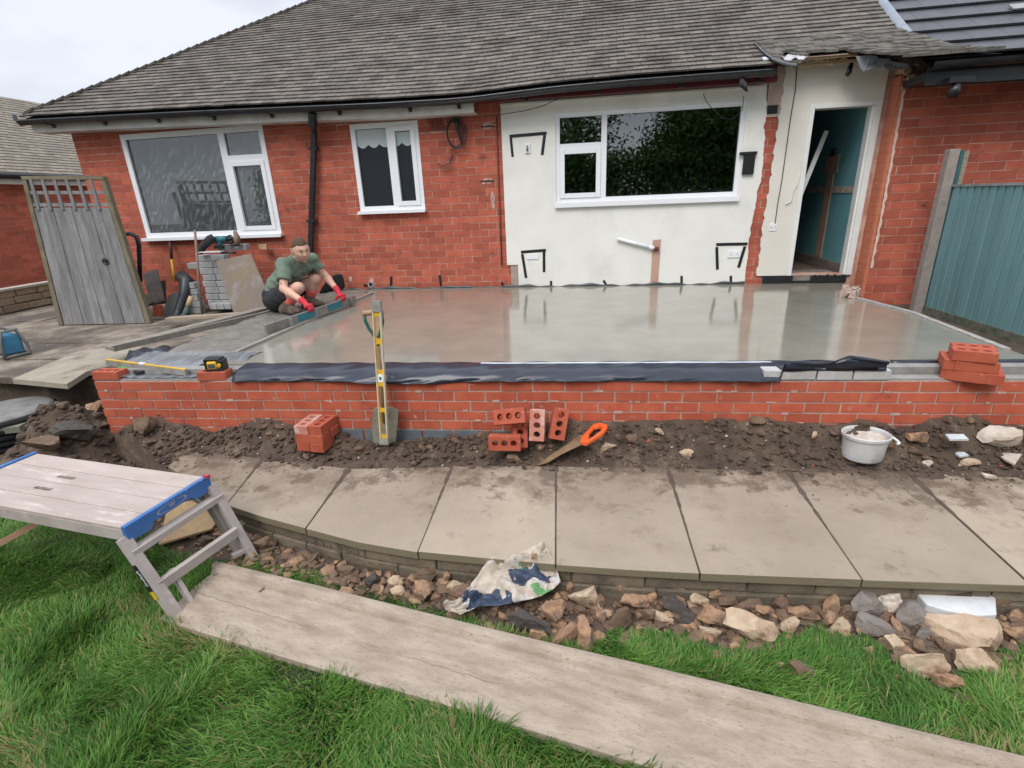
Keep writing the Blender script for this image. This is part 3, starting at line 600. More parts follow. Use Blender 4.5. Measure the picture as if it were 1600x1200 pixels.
# ------------------------------------------------------------------ black membrane hanging over the wall
M_dpm = mat('black polythene membrane', (.013,.016,.026), (.020,.026,.044), 5, .30, .25, 14, spec=.5)
lowp = [(360,598),(420,592),(450,590),(520,594),(600,600),(650,600),(700,600),(740,597),(800,588),(850,587),(900,586),(950,588),(1000,585),(1050,580),(1100,578),(1150,579),(1200,573),(1250,571),(1300,572),(1330,562),(1365,566),(1392,572)]
lx = [float(Py(x,y,-.035)[0]) for x,y in lowp]; lz = [float(Py(x,y,-.035)[2]) for x,y in lowp]
x = lx[0]; rows = []
while x < lx[-1]:
    zl = float(np.interp(x, lx, lz)); wv = .010*math.sin(x*5.1)+.008*math.sin(x*11.3+1)+.004*math.sin(x*31)
    top = ZS+.006 + (.006*math.sin(x*9)+.006*math.sin(x*4.3) if x > 5.2 else 0)
    hang = max(.0, .085-zl)
    r = []
    if x > 4.95: pts = [(.215,ZS+.004),(.16,top+.004),(.10,.150+.006*math.sin(x*6)),(.04,.148+.004*math.sin(x*7)),(.0,.147),(-.008,.143),(-.012,zl+.02),(-.014,zl)]
    else: pts = [(.215,ZS+.003),(.17,top),(.11,.142+.2*wv),(.06,.136+.3*wv),(.01,.112+.4*wv),(-.014,.086),(-.022+wv*.6,.080-.4*hang),(-.028+wv,.082-hang)]
    sm = []
    for i in range(len(pts)-1):
        for f in (0,.5): sm.append((pts[i][0]*(1-f)+pts[i+1][0]*f, pts[i][1]*(1-f)+pts[i+1][1]*f))
    sm.append(pts[-1])
    rows.append([(x+.004*math.sin(k*2+x*8), y_+.004*math.sin(x*17+k*1.3), z_+.003*math.sin(x*23+k*.9)) for k, (y_, z_) in enumerate(sm)]); x += .022
mb = MB(); mb.grid(rows); c = (3.5,.1,.1); mem = single('membrane', mb, M_dpm, 'black plastic membrane folded over the wall top in front of the concrete', 'plastic sheet'); mod(mem,'SOLIDIFY',thickness=.002)
mb = MB(); rows = [[(x, .19, ZS+.004),(x,.17,ZS+.010+.002*math.sin(x*9)),(x,.163,ZS+.006)] for x in np.arange(2.95,5.0,.05)]; mb.grid(rows); o = single('edge_strip', mb, mat('white polythene', (.60,.65,.72), (.50,.55,.62), 7, .4), 'thin white plastic edge strip between the wet concrete and the black sheet', 'plastic strip'); mod(o,'SOLIDIFY',thickness=.004)
rows = []
for k in range(40):
    x = 5.72+k*.055; rows.append([(x,.215,ZS+.005),(x,.19,.142),(x,.182,.10),(x,.178,.075)])
mb = MB(); mb.grid(rows); o = single('membrane_upstand', mb, M_dpm, 'black membrane upstand behind the stack of bricks at the right', 'plastic sheet'); mod(o,'SOLIDIFY',thickness=.002)
# clear polythene at the left
M_poly = glassmat('clear polythene', (.5,.55,.6), streak=(.50,.53,.57,.15,.16), ss_=(3,2), thr=(.5,.6), rough=.28)
rows = []
for i in range(60):
    x = .0+i*.0175; r = []
    for j in range(16):
        y = .02+j*.035; r.append((x+.01*math.sin(j*1.1+i*.3), y, .088+.055*ss(.05,.35,y)+.020*abs(noise.noise(Vector((x*7,y*9,0))))+.008*noise.noise(Vector((x*23,y*17,3)))))
    rows.append(r)
mb = MB(); mb.grid(rows); o = single('polythene', mb, M_poly, 'clear crinkled polythene on the left end of the wall beside the laser level', 'plastic sheet')
rows = [[(-.02+.012*i, .30+.03*j+.2*i*.012, .075+.02*math.sin(i*.5+j)) for j in range(8)] for i in range(32)]
rows = [[tuple(Pz(195+i*3.4+j*1.0, 562-j*2.2-i*.35+2*math.sin(i*.7), .09+.012*math.sin(i*.6+j))) for j in range(8)] for i in range(20)]
mb = MB(); mb.grid(rows); o = single('membrane_offcut', mb, M_dpm, 'black membrane corner sticking out behind the yellow spirit level lying down', 'plastic sheet'); mod(o,'SOLIDIFY',thickness=.002)
# ------------------------------------------------------------------ patio, stone kerb
pf = [(-.25,.02),(.35,-.16),(.80,-.47),(1.17,-.66),(1.5,-.84),(1.82,-.955),(2.12,-1.045),(2.48,-1.15),(2.82,-1.21),(3.18,-1.24),(3.53,-1.265),(3.87,-1.28),(4.2,-1.285),(4.92,-1.28),(5.59,-1.27),(6.3,-1.26),(7.2,-1.25),(8.6,-1.24)]
kx = [q[0] for q in pf]; ky = [q[1] for q in pf]; yk = lambda x: np.interp(x, kx, ky); ZP = -.43
M_flag = mat('weathered paving slab', (.36,.295,.22), (.285,.23,.17), 1.7, .85, .9, 60, spots=((.13,.095,.065), 2.1, .60, .72, .78), spots2=((.22,.175,.13), 7, .56, .74, .75), rnd=.12)
t = M_flag.node_tree; N = t.nodes; K = t.links.new; b = N['Principled BSDF']; src = b.inputs['Base Color'].links[0].from_socket
co = N.new('ShaderNodeTexCoord'); sxyz = N.new('ShaderNodeSeparateXYZ'); K(co.outputs['Object'], sxyz.inputs[0])
for sc_, ky_, off_, lo_, hi_, c_ in ((2.3,.62,.36,.40,.55,(.20,.145,.10)),(6,.75,.42,.465,.56,(.115,.08,.055)),(3.1,-.9,-1.05,.64,.80,(.25,.21,.145))):
    n_ = N.new('ShaderNodeTexNoise'); n_.inputs['Scale'].default_value = sc_; n_.inputs['Detail'].default_value = 9; n_.inputs['Roughness'].default_value = .72; K(co.outputs['Object'], n_.inputs['Vector'])
    m1 = N.new('ShaderNodeMath'); m1.operation = 'MULTIPLY_ADD'; m1.inputs[1].default_value = ky_*.45; m1.inputs[2].default_value = off_*abs(ky_)*.45 if ky_ > 0 else off_*.45*.9; K(sxyz.outputs['Y'], m1.inputs[0]); m2 = N.new('ShaderNodeMath'); m2.operation = 'ADD'; K(m1.outputs[0], m2.inputs[0]); K(n_.outputs['Fac'], m2.inputs[1])
    mr_ = N.new('ShaderNodeMapRange'); mr_.inputs['From Min'].default_value = lo_; mr_.inputs['From Max'].default_value = hi_; mr_.inputs['To Max'].default_value = .8; K(m2.outputs[0], mr_.inputs['Value']); x_ = N.new('ShaderNodeMix'); x_.data_type = 'RGBA'; K(mr_.outputs[0], x_.inputs[0]); K(src, x_.inputs[6]); x_.inputs[7].default_value = (*c_,1); src = x_.outputs[2]
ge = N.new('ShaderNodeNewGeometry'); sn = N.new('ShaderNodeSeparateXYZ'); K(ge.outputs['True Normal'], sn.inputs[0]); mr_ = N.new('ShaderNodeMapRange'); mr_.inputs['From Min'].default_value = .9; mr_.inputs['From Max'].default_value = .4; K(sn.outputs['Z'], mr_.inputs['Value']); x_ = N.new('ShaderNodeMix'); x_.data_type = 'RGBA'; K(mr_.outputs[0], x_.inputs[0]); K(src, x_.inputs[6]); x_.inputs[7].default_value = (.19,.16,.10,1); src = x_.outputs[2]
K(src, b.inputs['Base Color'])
patio = struct('path', MB().add([(*q,-.50) for q in ((.8,-.4),(1.9,-.9),(3,-1.15),(8,-1.2),(8,-.35),(1.4,-.35))], [(0,1,2,3,4,5)]), M_earth); patio.name = 'garden_path'
tops = [(290,705),(405,722),(540,738),(705,735),(868,735),(1045,738),(1235,742),(1430,748),None,None]
bots = [(262,728),(352,790),(480,822),(655,857),(868,882),(1093,893),(1347,905)]
tw = [tuple(Pz(x,y,ZP)[:2]) for x,y in tops[:8]]; bw = [tuple(Pz(x,y,ZP)[:2]) for x,y in bots]
bw = [bw[0]]+[(b[0], float(yk(b[0]))) for b in bw[1:]]; bw += [(5.62,float(yk(5.62))),(6.34,float(yk(6.34))),(7.06,float(yk(7.06)))]; tw += [(6.42,-.36),(7.14,-.36)]
random.seed(4)
for i in range(9):
    x0, x1 = bw[i][0]+.004, bw[i+1][0]-.004; fr_ = [(x, float(yk(x))) for x in np.linspace(x0, x1, 7)] if i else [bw[0], bw[1]]
    P_ = fr_+[(tw[i+1][0]-.004, tw[i+1][1]+.05), (tw[i][0]+.004, tw[i][1]+.05)]
    mb = MB(); dz = random.uniform(-.003,.003); mb.prism(P_, [], .042, Matrix.Translation((0,0,ZP-.021+dz))); o = obj('paving_slab', mb, M_flag, patio); mod(o,'BEVEL',width=.004,segments=2,limit_method='ANGLE')
kerb = thing('kerb_wall', 'low weathered stone kerb curving under the front edge of the paving slabs', 'wall', (3,-1.1,-.66))
M_stone = mat('weathered kerb stone', (.20,.165,.11), (.13,.105,.075), 9, .95, 1.6, 50, rnd=.2, spots=((.08,.07,.045), 4, .55, .7))
arc = [0]; fx = np.linspace(.75,8.5,600); fy = yk(fx)
dl = np.hypot(np.diff(fx), np.diff(fy)); cum = np.concatenate([[0], np.cumsum(dl)])
def onk(sv, dv): 
    x = np.interp(sv, cum, fx); y = np.interp(sv, cum, fy); x2 = np.interp(sv+.02, cum, fx); y2 = np.interp(sv+.02, cum, fy); d = np.array([x2-x, y2-y]); d /= np.linalg.norm(d); nn = np.array([d[1], -d[0]]); return (x+nn[0]*dv, y+nn[1]*dv)
random.seed(9)
for (z1, z0, ln, st, back) in ((-.475,-.548,.40,0,.022),(-.552,-.64,.33,.17,.012)):
    s_ = -st
    while s_ < cum[-1]-.5:
        l = ln*random.uniform(.75,1.25); a, b = max(s_,0), s_+l-.008
        if b-a > .05:
            bk = -back+random.uniform(-.004,.004); A = [onk(a, bk), onk((a+b)/2, bk), onk(b, bk)]; B = [onk(a, bk-.12), onk((a+b)/2, bk-.12), onk(b, bk-.12)]
            mb = MB(); V = [(*p, z) for z in (z0, z1+random.uniform(-.002,0)) for p in A+B[::-1]]
            mb.add(V, [(5,4,3,2,1,0),(6,7,8,9,10,11)]+[(i,(i+1)%6,(i+1)%6+6,i+6) for i in range(6)]); o = obj('stone_block', mb, M_stone, kerb); mod(o,'BEVEL',width=.005,segments=1,limit_method='ANGLE')
        s_ += l
# ------------------------------------------------------------------ soil
sp = [(140,680),(170,685),(200,668),(222,652),(245,650),(262,660),(290,664),(330,674),(365,668),(400,655),(440,658),(470,668),(530,672),(560,684),(600,690),(700,682),(760,676),(800,672),(890,655),(950,660),(1000,658),(1100,655),(1200,656),(1300,664),(1350,655),(1400,668),(1440,664),(1480,650),(1530,650),(1560,664),(1600,668)]
sX = [float(Py(*q,-.01)[0]) for q in sp]; sZ = [float(Py(*q,-.01)[2]) for q in sp]
def soil_h(X, Y):
    K_ = yk(X); base = -.465+0*X
    wallz = np.interp(X, sX, sZ)
    t = np.clip((-Y)/.21, 0, 1); strip = wallz*(1-ss(0,1,t))+(-.432)*ss(0,1,t)
    te = np.clip((-Y)/.38,0,1); strip = strip+.060*(fbm(X,Y,.15,6,1,.70)-.52)*ss(1.05,.7,te)+.05*(np.abs(fbm(X,Y,.11,4,5,.6)-.5)-.1)*ss(1.0,.5,te)
    xe = np.interp(X, [1.0,1.9,2.6], [-.20,-.36,-.34]); inpat = (Y < xe+.02)
    z = np.where(Y < xe-.02+.03*(fbm(X,Y,.09,3,8)-.5)*3, -.452, strip)
    out = (Y < K_+.03); lo = -.618+.05*(fbm(X,Y,.13,5,2,.6)-.5)+.015*ss(.32,.05,K_-Y)+.03*np.abs(fbm(X,Y,.07,3,6)-.5)
    lo = np.where(K_-Y > .40, lo-.03*ss(.4,.55,K_-Y), lo)
    z = np.where(out, lo, z)
    # hollow and spoil heap left of the wall
    L_ = X < -.02
    hp_ = -.47-.14*ss(-.75,-.95,X)+.30*np.exp(-((X+.30)**2/.07+(Y-.0)**2/.05))+.16*np.exp(-((X+.48)**2/.03+(Y+.14)**2/.03))+.10*(fbm(X,Y,.20,5,4,.6)-.5)+.05*np.abs(fbm(X,Y,.09,4,9)-.5)
    hp_ = np.where(Y < -.30, np.minimum(hp_, -.42+.05*(fbm(X,Y,.1,4,3)-.5))-.15*ss(-.35,-.75,Y), hp_)
    kk = ss(.12,-.10,X); zl = z*(1-kk)+hp_*kk
    return np.where(X < .12, np.where(Y > -.9, zl, z), z)
def heightmesh(name, xs, ys, fn, m, mask=None):
    X, Y = np.meshgrid(xs, ys, indexing='ij'); Z = fn(X, Y); nx, ny = X.shape
    V = np.stack([X, Y, Z], -1).reshape(-1,3); idx = np.arange(nx*ny).reshape(nx,ny)
    Fq = np.stack([idx[:-1,:-1], idx[1:,:-1], idx[1:,1:], idx[:-1,1:]], -1).reshape(-1,4)
    if mask is not None:
        M_ = mask(X, Y); q = (M_[:-1,:-1] & M_[1:,:-1] & M_[1:,1:] & M_[:-1,1:]).reshape(-1); Fq = Fq[q]
    me = bpy.data.meshes.new(name); me.vertices.add(len(V)); me.vertices.foreach_set('co', V.astype(np.float32).ravel()); n = len(Fq)
    me.loops.add(n*4); me.loops.foreach_set('vertex_index', Fq.astype(np.int32).ravel()); me.polygons.add(n); me.polygons.foreach_set('loop_start', np.arange(0,n*4,4,dtype=np.int32)); me.polygons.foreach_set('loop_total', np.full(n,4,dtype=np.int32))
    me.update(calc_edges=True); me.polygons.foreach_set('use_smooth', np.ones(n,bool)); me.materials.append(m); o = bpy.data.objects.new(name, me); COL.objects.link(o); o['kind'] = 'structure'; return o
heightmesh('soil', np.arange(-3.4,8.0,.0135), np.arange(-1.85,.06,.0135), soil_h, M_earth)
heightmesh('pit_soil', np.arange(-3.4,-.01,.02), np.arange(.045,1.3,.02), lambda X,Y: soil_h(X,Y)-.02, M_earth)
def Pg(px, py, dz=0.):      # where a sight line meets the soil
    z = -.42
    for _ in range(12): p = Pz(px, py, z+dz); z = .5*z+.5*float(soil_h(np.array([p[0]]), np.array([min(p[1],-.02)]))[0])
    return Pz(px, py, z+dz)
# rocks
def rock_mb(size, seed, sub=2, cuts=7, flat=.8, rough_=.15):
    rd = random.Random(seed); cuts += 3; bm = bmesh.new(); bmesh.ops.create_icosphere(bm, subdivisions=sub, radius=1)
    pl_ = [(Vector((rd.gauss(0,1),rd.gauss(0,1),rd.gauss(0,1))).normalized(), rd.uniform(.38,.74)) for _ in range(cuts)]
    for v in bm.verts:
        p = v.co.copy()
        for n, d in pl_:
            e = p.dot(n)-d
            if e > 0: p -= n*e*.97
        nn = noise.noise(p*2.3+Vector((seed*1.7,seed*.3,0)))*rough_*1.5+noise.noise(p*6+Vector((seed,0,seed)))*rough_*.75+noise.noise(p*13+Vector((0,seed,seed)))*rough_*.35
        v.co = p*(1+nn)
    sx_, sy_, sz_ = size; V = [(v.co.x*sx_/1.25, v.co.y*sy_/1.25, v.co.z*sz_/1.25) for v in bm.verts]; Fc = [tuple(x.index for x in f.verts) for f in bm.faces]; bm.free()
    return V, Fc
M_lime = mat('orange limestone', (.38,.23,.13), (.22,.13,.08), 14, .92, 1.8, 55, spots=((.44,.32,.21), 9, .55, .72), spots2=((.085,.055,.038), 8, .52, .66, .75))
M_cream = mat('cream limestone', (.50,.39,.27), (.37,.25,.16), 12, .92, 1.8, 50, spots=((.25,.12,.075), 9, .56, .72), spots2=((.10,.068,.047), 8, .56, .68, .75))
M_clod = mat('earthy clod', (.18,.115,.072), (.105,.068,.045), 9, .95, 1.6, 40, spots=((.24,.17,.12), 11, .58, .76))
M_drk = mat('dark stone', (.075,.062,.052), (.045,.038,.034), 9, .85, 1.2, 40, spots=((.15,.11,.08), 8, .60, .78))
M_chalk = mat('whitish stone', (.58,.52,.45), (.45,.36,.28), 11, .9, 1, 45, spots=((.25,.16,.11), 7, .62, .76))
SM = dict(o=M_lime, c=M_cream, d=M_drk, e=M_clod, w=M_chalk)
def stone(px, py, w_, h_, mk, seed, lab, z=-.56, flat=.75, grp='loose rubble stones between the kerb and the grass', lift=.25, sub=3):
    c = Pz(px, py+h_*.25, z) if z != -.42 else Pg(px, py+h_*.35); d = float(np.linalg.norm(c-CAM)); k = d/F*1.0
    W_ = w_*k*.61; H_ = h_*k*.62
    V, Fc = rock_mb((W_, (W_+H_)/2*flat, H_), seed, sub); mb = MB(); an = random.uniform(-.4,.4); Rm = Matrix.Rotation(an,3,'Z')
    V = [Rm @ Vector(v) for v in V]; mb.add(V, Fc, smooth=False); o = obj('stone', mb, SM[mk]); o.location = (float(c[0]), float(c[1]), float(c[2])+H_*lift); o['label'] = lab; o['category'] = 'stone'
    if grp: o['group'] = grp
    return o
# ------------------------------------------------------------------ rubble
S_ = [
 (827,969,68,46,'d',1,'big smooth dark brown stone under the white rubble bag'),(866,952,48,42,'o',2,'orange stone against the right side of the rubble bag'),
 (847,992,38,26,'o',3,'small brown stone in front of the big dark one, touching the long board'),(883,989,46,48,'o',4,'rough orange brown stone leaning on the tall reddish one'),
 (916,984,42,76,'o',5,'tall narrow reddish stone standing on end beside the long board'),(920,930,62,54,'c',6,'large knobbly cream and orange stone right of the rubble bag'),
 (971,910,32,34,'o',7,'orange stone perched against the kerb right of the bag'),(996,935,50,32,'o',8,'flat topped orange stone with a crack, right of the large cream one'),
 (971,959,42,46,'e',9,'grey brown upright stone at the grass edge'),(1018,932,24,28,'o',10,'small orange wedge between two larger orange stones'),
 (1055,917,36,22,'o',11,'pointed reddish stone touching the kerb face'),(1052,943,56,30,'d',12,'flat dark grey stone lying below the pointed reddish one'),
 (1071,965,38,22,'d',13,'smaller dark grey stone in the grass edge below the flat one'),(1092,936,26,30,'c',14,'small upright pale stone right of the dark grey ones'),
 (1034,964,38,22,'c',15,'low pale stone with grass blades in front, left of the small dark grey one'),(1012,958,26,22,'e',16,'muddy little stone behind the grass between pale stones'),
 (1112,958,44,36,'o',17,'rounded orange stone left of the biggest cream boulder'),(1106,985,34,18,'c',18,'half buried pale stone in the grass below the rounded orange one'),
 (1174,975,82,56,'c',19,'biggest cream boulder with a red foot, sunk in the grass edge'),(1196,950,30,24,'o',20,'pinkish lump on the top right of the biggest cream boulder'),
 (1133,937,32,26,'e',21,'muddy brown stone above the rounded orange one'),(1170,940,38,20,'e',22,'muddy flat stone behind the biggest cream boulder'),
 (1252,914,52,46,'e',23,'large round brown stone against the kerb with a yellow pebble on it'),(1268,926,15,17,'c',24,'yellow pebble stuck on the large round brown stone'),
 (1252,953,46,26,'o',25,'long orange brown stone below the large round brown one'),(1237,974,32,28,'c',26,'cream stone with a dark hollow right of the biggest boulder'),
 (1299,940,30,34,'o',27,'reddish brown upright stone left of the grey mortar lump'),(1311,978,36,34,'c',28,'pinkish pale stone at the grass edge below the reddish upright one'),
 (1293,915,28,18,'e',29,'muddy pebble pair tucked under the kerb'),(1345,937,46,52,'g',30,'grey lump of set mortar leaning down from the kerb'),
 (1366,975,44,34,'g',31,'lower tongue of the grey mortar lump'),(1338,913,26,20,'g',32,'small grey nodule on top of the mortar lump'),
 (1392,942,42,26,'w',33,'pale flat stone on the rubble right of the mortar lump'),(1416,963,44,40,'g',34,'cluster of pale grey pebbly mortar near the painted slab'),
 (1399,912,56,20,'e',35,'long dark brown stone under the kerb left of the painted slab'),(1497,915,26,17,'c',36,'little cream stone lying on the painted slab'),
 (1510,990,122,52,'c',37,'long cream rock with a pointed end below the painted slab'),(1531,1036,50,34,'c',38,'wedge shaped pale stone alone in the grass below the long cream rock'),
 (1448,1034,58,50,'c',39,'pinkish slab like stone sliding into the grass'),(1411,1028,42,26,'e',40,'muddy stone left of the pinkish slab like one'),
 (1476,1066,34,30,'o',41,'brown stone at the foot of the spill in the grass'),(1494,1089,34,18,'e',42,'lowest flat brown stone in the grass'),
 (1396,1006,36,24,'c',43,'pale stone at the left edge of the spill'),(1441,985,30,24,'g',44,'grey crumbly lump between the long cream rock and the mortar'),
 (1580,988,32,28,'o',45,'orange stone by the right edge right of the long cream rock'),(1590,962,22,20,'o',46,'small red stone at the right edge beside the painted slab'),
 (1584,925,26,20,'e',47,'brown stone under the kerb at the right edge'),(1220,1037,16,20,'c',48,'small round pale pebble alone in the grass'),
 (1253,1049,44,36,'e',49,'grey brown stone alone in the grass beside a round pebble'),
 (412,848,30,26,'e',50,'brown stone against the kerb behind the platform foot'),(584,902,26,30,'d',51,'dark egg shaped stone left of the yellow ones'),
 (620,907,30,20,'c',52,'upper of two small yellow stones left of the rubble bag'),(623,923,24,20,'c',53,'lower of two small yellow stones left of the rubble bag'),
 (662,893,46,22,'e',54,'long grey brown stone lying along the kerb left of the bag'),(659,919,46,36,'o',55,'orange stone with a white speck left of the rubble bag'),
 (709,912,34,20,'c',56,'pale flat stone just left of the rubble bag'),(728,926,46,32,'e',57,'dark earthy stone touching the left of the rubble bag'),
 (698,900,20,18,'o',58,'little brown stone behind the pale flat one'),(382,818,14,16,'c',59,'small yellow stone by the kerb under the platform step'),
 (344,836,22,16,'o',60,'orange stone on the heap between the platform legs'),(320,842,24,18,'e',61,'brown clod on the heap under the platform'),
 (892,914,16,20,'o',62,'small orange stone against the kerb above the large cream one'),(1148,918,24,18,'e',63,'small clod against the kerb above the biggest boulder'),
 (1325,953,22,20,'e',64,'muddy pebble wedged left of the mortar tongue'),(1215,940,26,24,'e',65,'muddy stone left of the long orange brown one'),
 (1118,928,20,16,'o',66,'small rusty stone above the small upright pale one'),(1560,940,24,18,'e',67,'dark stone right of the painted slab'),
 (480,868,22,18,'e',68,'muddy stone against the kerb right of the platform foot'),(540,888,26,20,'e',69,'brown clod against the kerb left of the egg shaped stone'),
]
M_grey = mat('grey set mortar', (.22,.19,.165), (.16,.135,.115), 14, .92, 1.6, 50, spots=((.36,.32,.28), 12, .62, .75)); SM['g'] = M_grey
random.seed(21)
for (px,py,w_,h_,mk,sd_,lab) in S_:
    z = -.575 if py < 960 else -.60
    stone(px,py,w_,h_,mk,sd_,lab,z=z)
S2 = [(655,677,11,12,'w',80,'white pebble at the wall foot right of the spade'),(801,712,34,14,'c',81,'flat pale stone in front of the leaning bricks'),(845,695,24,18,'c',82,'yellowish stone right of the leaning bricks'),
 (948,694,36,24,'c',83,'pale angular stone on the soil right of the saw'),(1071,704,28,20,'c',84,'yellow brown half buried stone on the soil strip'),(1031,671,15,14,'c',85,'round pale pebble near the wall right of the saw'),(990,680,24,22,'e',86,'earthy lump right of the saw handle'),
 (1560,673,46,36,'w',87,'big whitish stone leaning near the wall at the right'),(1403,694,26,16,'w',88,'pinkish white pebble right of the bucket'),(1390,682,16,24,'o',89,'upright brown stone just right of the bucket rim'),(1430,678,36,18,'o',90,'reddish rubble heap right of the bucket'),
 (1511,721,28,13,'c',91,'cream chip on the soil below the glassy shard'),(1272,678,15,13,'c',92,'pinkish chip left of the bucket'),(1427,692,22,10,'c',93,'small pale chip right of the pinkish pebble'),(1393,700,10,8,'w',94,'tiny white chip below the bucket handle'),(1449,722,14,12,'w',95,'small white chip on the soil'),
 (232,664,36,36,'e',96,'dark round clod at the wall near its left end'),(118,672,56,38,'d',97,'big dark clay lump on the spoil heap by the drain'),(150,640,30,30,'o',98,'orange clay lump on the spoil heap'),(62,690,50,24,'e',99,'flat dark clod in front of the drain')]
for (px,py,w_,h_,mk,sd_,lab) in S2:
    stone(px,py,w_,h_,mk,sd_,lab,z=-.42 if sd_ < 96 else -.30,grp='loose stones on the soil along the wall')
def shard(q, z, lab, m):
    zc = float(Pg(sum(a[0] for a in q)/len(q), sum(a[1] for a in q)/len(q))[2])+.02; V = [Pz(x,y,zc+.01*math.sin(i*2)) for i,(x,y) in enumerate(q)]; mb = MB(); n = len(V); mb.add([*V, *[v-np.array([0,0,.012]) for v in V]], [tuple(range(n))[::-1], tuple(range(n,2*n))]+[(i,(i+1)%n,(i+1)%n+n,i+n) for i in range(n)]); o = single('shard', mb, m, lab, 'rubble'); return o
M_shard = mat('glazed shard', (.55,.60,.60), (.48,.52,.52), 9, .4)
shard([(1477,678),(1505,678),(1514,686),(1484,686)], -.375, 'pale bluish flat shard lying on the soil near the wall', M_shard)
shard([(1555,706),(1597,709),(1586,725),(1570,717)], -.39, 'pale triangular shard on the soil at the right edge', M_chalk)
shard([(1490,706),(1506,706),(1514,711),(1500,713)], -.385, 'small pale bluish shard below the larger one', M_shard)
shard([(1533,738),(1556,743),(1558,747),(1540,744)], -.405, 'thin pale greenish shard at the slab edge', M_chalk)
q = [(1432,926),(1452,921),(1500,922),(1540,924),(1556,934),(1558,960),(1520,962),(1478,953),(1448,944)]
V = [Pz(x,y,-.525) for x,y in q]; mb = MB(); n = len(V); mb.add([*V, *[v-np.array([0,0,.05]) for v in V]], [tuple(range(n))[::-1], tuple(range(n,2*n))]+[(i,(i+1)%n,(i+1)%n+n,i+n) for i in range(n)])
o = single('painted_slab', mb, mat('chipped white paint', (.66,.67,.67), (.56,.56,.55), 12, .8, .8, 40, spots=((.30,.24,.19), 16, .66, .76)), 'broken piece of slab with white painted face lying on the rubble', 'rubble'); mod(o,'BEVEL',width=.006,segments=2)
# uncounted small rubble and clods
def scatter(name, n, region, size, m, seed, hfn, sub=1, par=None):
    random.seed(seed); lib = [rock_mb((1,1,1), 200+k, sub, 6) for k in range(10)]; Vs = []; Fs = []; o_ = 0; rn = []
    lib = [(np.array([list(v) for v in V]), np.array(Fc)) for V, Fc in lib]
    for k in range(n):
        x, y = region(); s_ = size(); V, Fc = random.choice(lib); a = random.uniform(0,6.28); c_, s2 = math.cos(a), math.sin(a)
        W_ = V*np.array([s_*random.uniform(.7,1.3), s_*random.uniform(.7,1.2), s_*random.uniform(.5,.9)])
        W_ = np.stack([W_[:,0]*c_-W_[:,1]*s2, W_[:,0]*s2+W_[:,1]*c_, W_[:,2]], -1)+np.array([x,y,float(hfn(np.array([x]),np.array([y]))[0])+s_*.25]); Vs.append(W_); Fs.append(Fc+o_); o_ += len(V); rn += [random.random()]*len(Fc)
    mb = MB(); mb.v = np.concatenate(Vs).tolist(); mb.f = np.concatenate(Fs).tolist(); mb.r = rn; mb.s = [False]*len(rn); return obj(name, mb, m, kind='stuff')
def reg_rub():
    while True:
        x = random.uniform(1.7,6.8); d = abs(random.gauss(0,.5))*.33+.02
        y = float(yk(x))-d
        if d < .42+(.15 if x > 5.0 else 0): return x, y
def reg_heap():
    x = random.gauss(1.35,.28); y = float(yk(x))-abs(random.gauss(.12,.13)); return x, y
def reg_strip():
    x = random.uniform(0.1,7.6); y = -.03-abs(random.gauss(0,.16)); return x, max(y,-.42)
sz = lambda a, b: (lambda: a+(b-a)*random.random()**2.5)
scatter('small_rubble', 760, reg_rub, sz(.012,.062), M_lime, 31, soil_h)
scatter('earth_crumbs', 2000, reg_rub, sz(.008,.058), M_clod, 32, soil_h)
scatter('rubble_heap', 330, reg_heap, sz(.008,.036), M_lime, 33, soil_h)
scatter('soil_crumbs', 3600, reg_strip, sz(.005,.042), M_earth, 34, soil_h)
scatter('soil_pebbles', 260, reg_strip, sz(.005,.016), M_chalk, 35, soil_h)
scatter('spoil_clods', 420, lambda: (max(-.75,random.gauss(-.20,.28)), random.gauss(-.05,.17)), sz(.01,.07), M_earth, 36, soil_h)
# crumbs of soil spilt on the slabs
scatter('big_clods', 150, reg_strip, sz(.020,.058), M_clod, 41, soil_h, 2)
scatter('brick_chips', 70, reg_strip, sz(.006,.020), M_nbrick, 42, soil_h)
scatter('slope_clods', 260, lambda: (random.uniform(-.15,1.1), random.uniform(-.42,-.08)), sz(.006,.040), M_earth, 43, soil_h)
scatter('spilt_soil', 500, lambda: (random.uniform(1.2,6.5), -.34-abs(random.gauss(0,.10))), sz(.002,.009), M_earth, 37, lambda X,Y: ZP+0*X-.001, 1)
scatter('slab_grit', 120, lambda: (random.uniform(1.5,6.5), random.uniform(-1.1,-.4)), sz(.0015,.005), M_earth, 38, lambda X,Y: ZP+0*X-.001, 1)
# dirt in the joints between slabs
mb = MB()
for i in range(1,9):
    a = np.array([*bw[i], ZP-.004]); b = np.array([tw[i][0], tw[i][1]+.04, ZP-.004]); n_ = 24; rows = []
    for k in range(n_+1):
        t = k/n_; p = a*(1-t)+b*t; w_ = .003+.017*(t**1.8)*(1+.7*math.sin(k*1.7+i*3)*math.sin(k*.6)) ; z = .0055
        rows.append([p+np.array([-w_,0,z-.001]), p+np.array([0,0,z+.003]), p+np.array([w_,0,z-.001])])
    mb.grid(rows)
obj('joint_dirt', mb, mat('joint soil', (.10,.072,.052), (.07,.05,.036), 12, .95, 1, 60), patio)
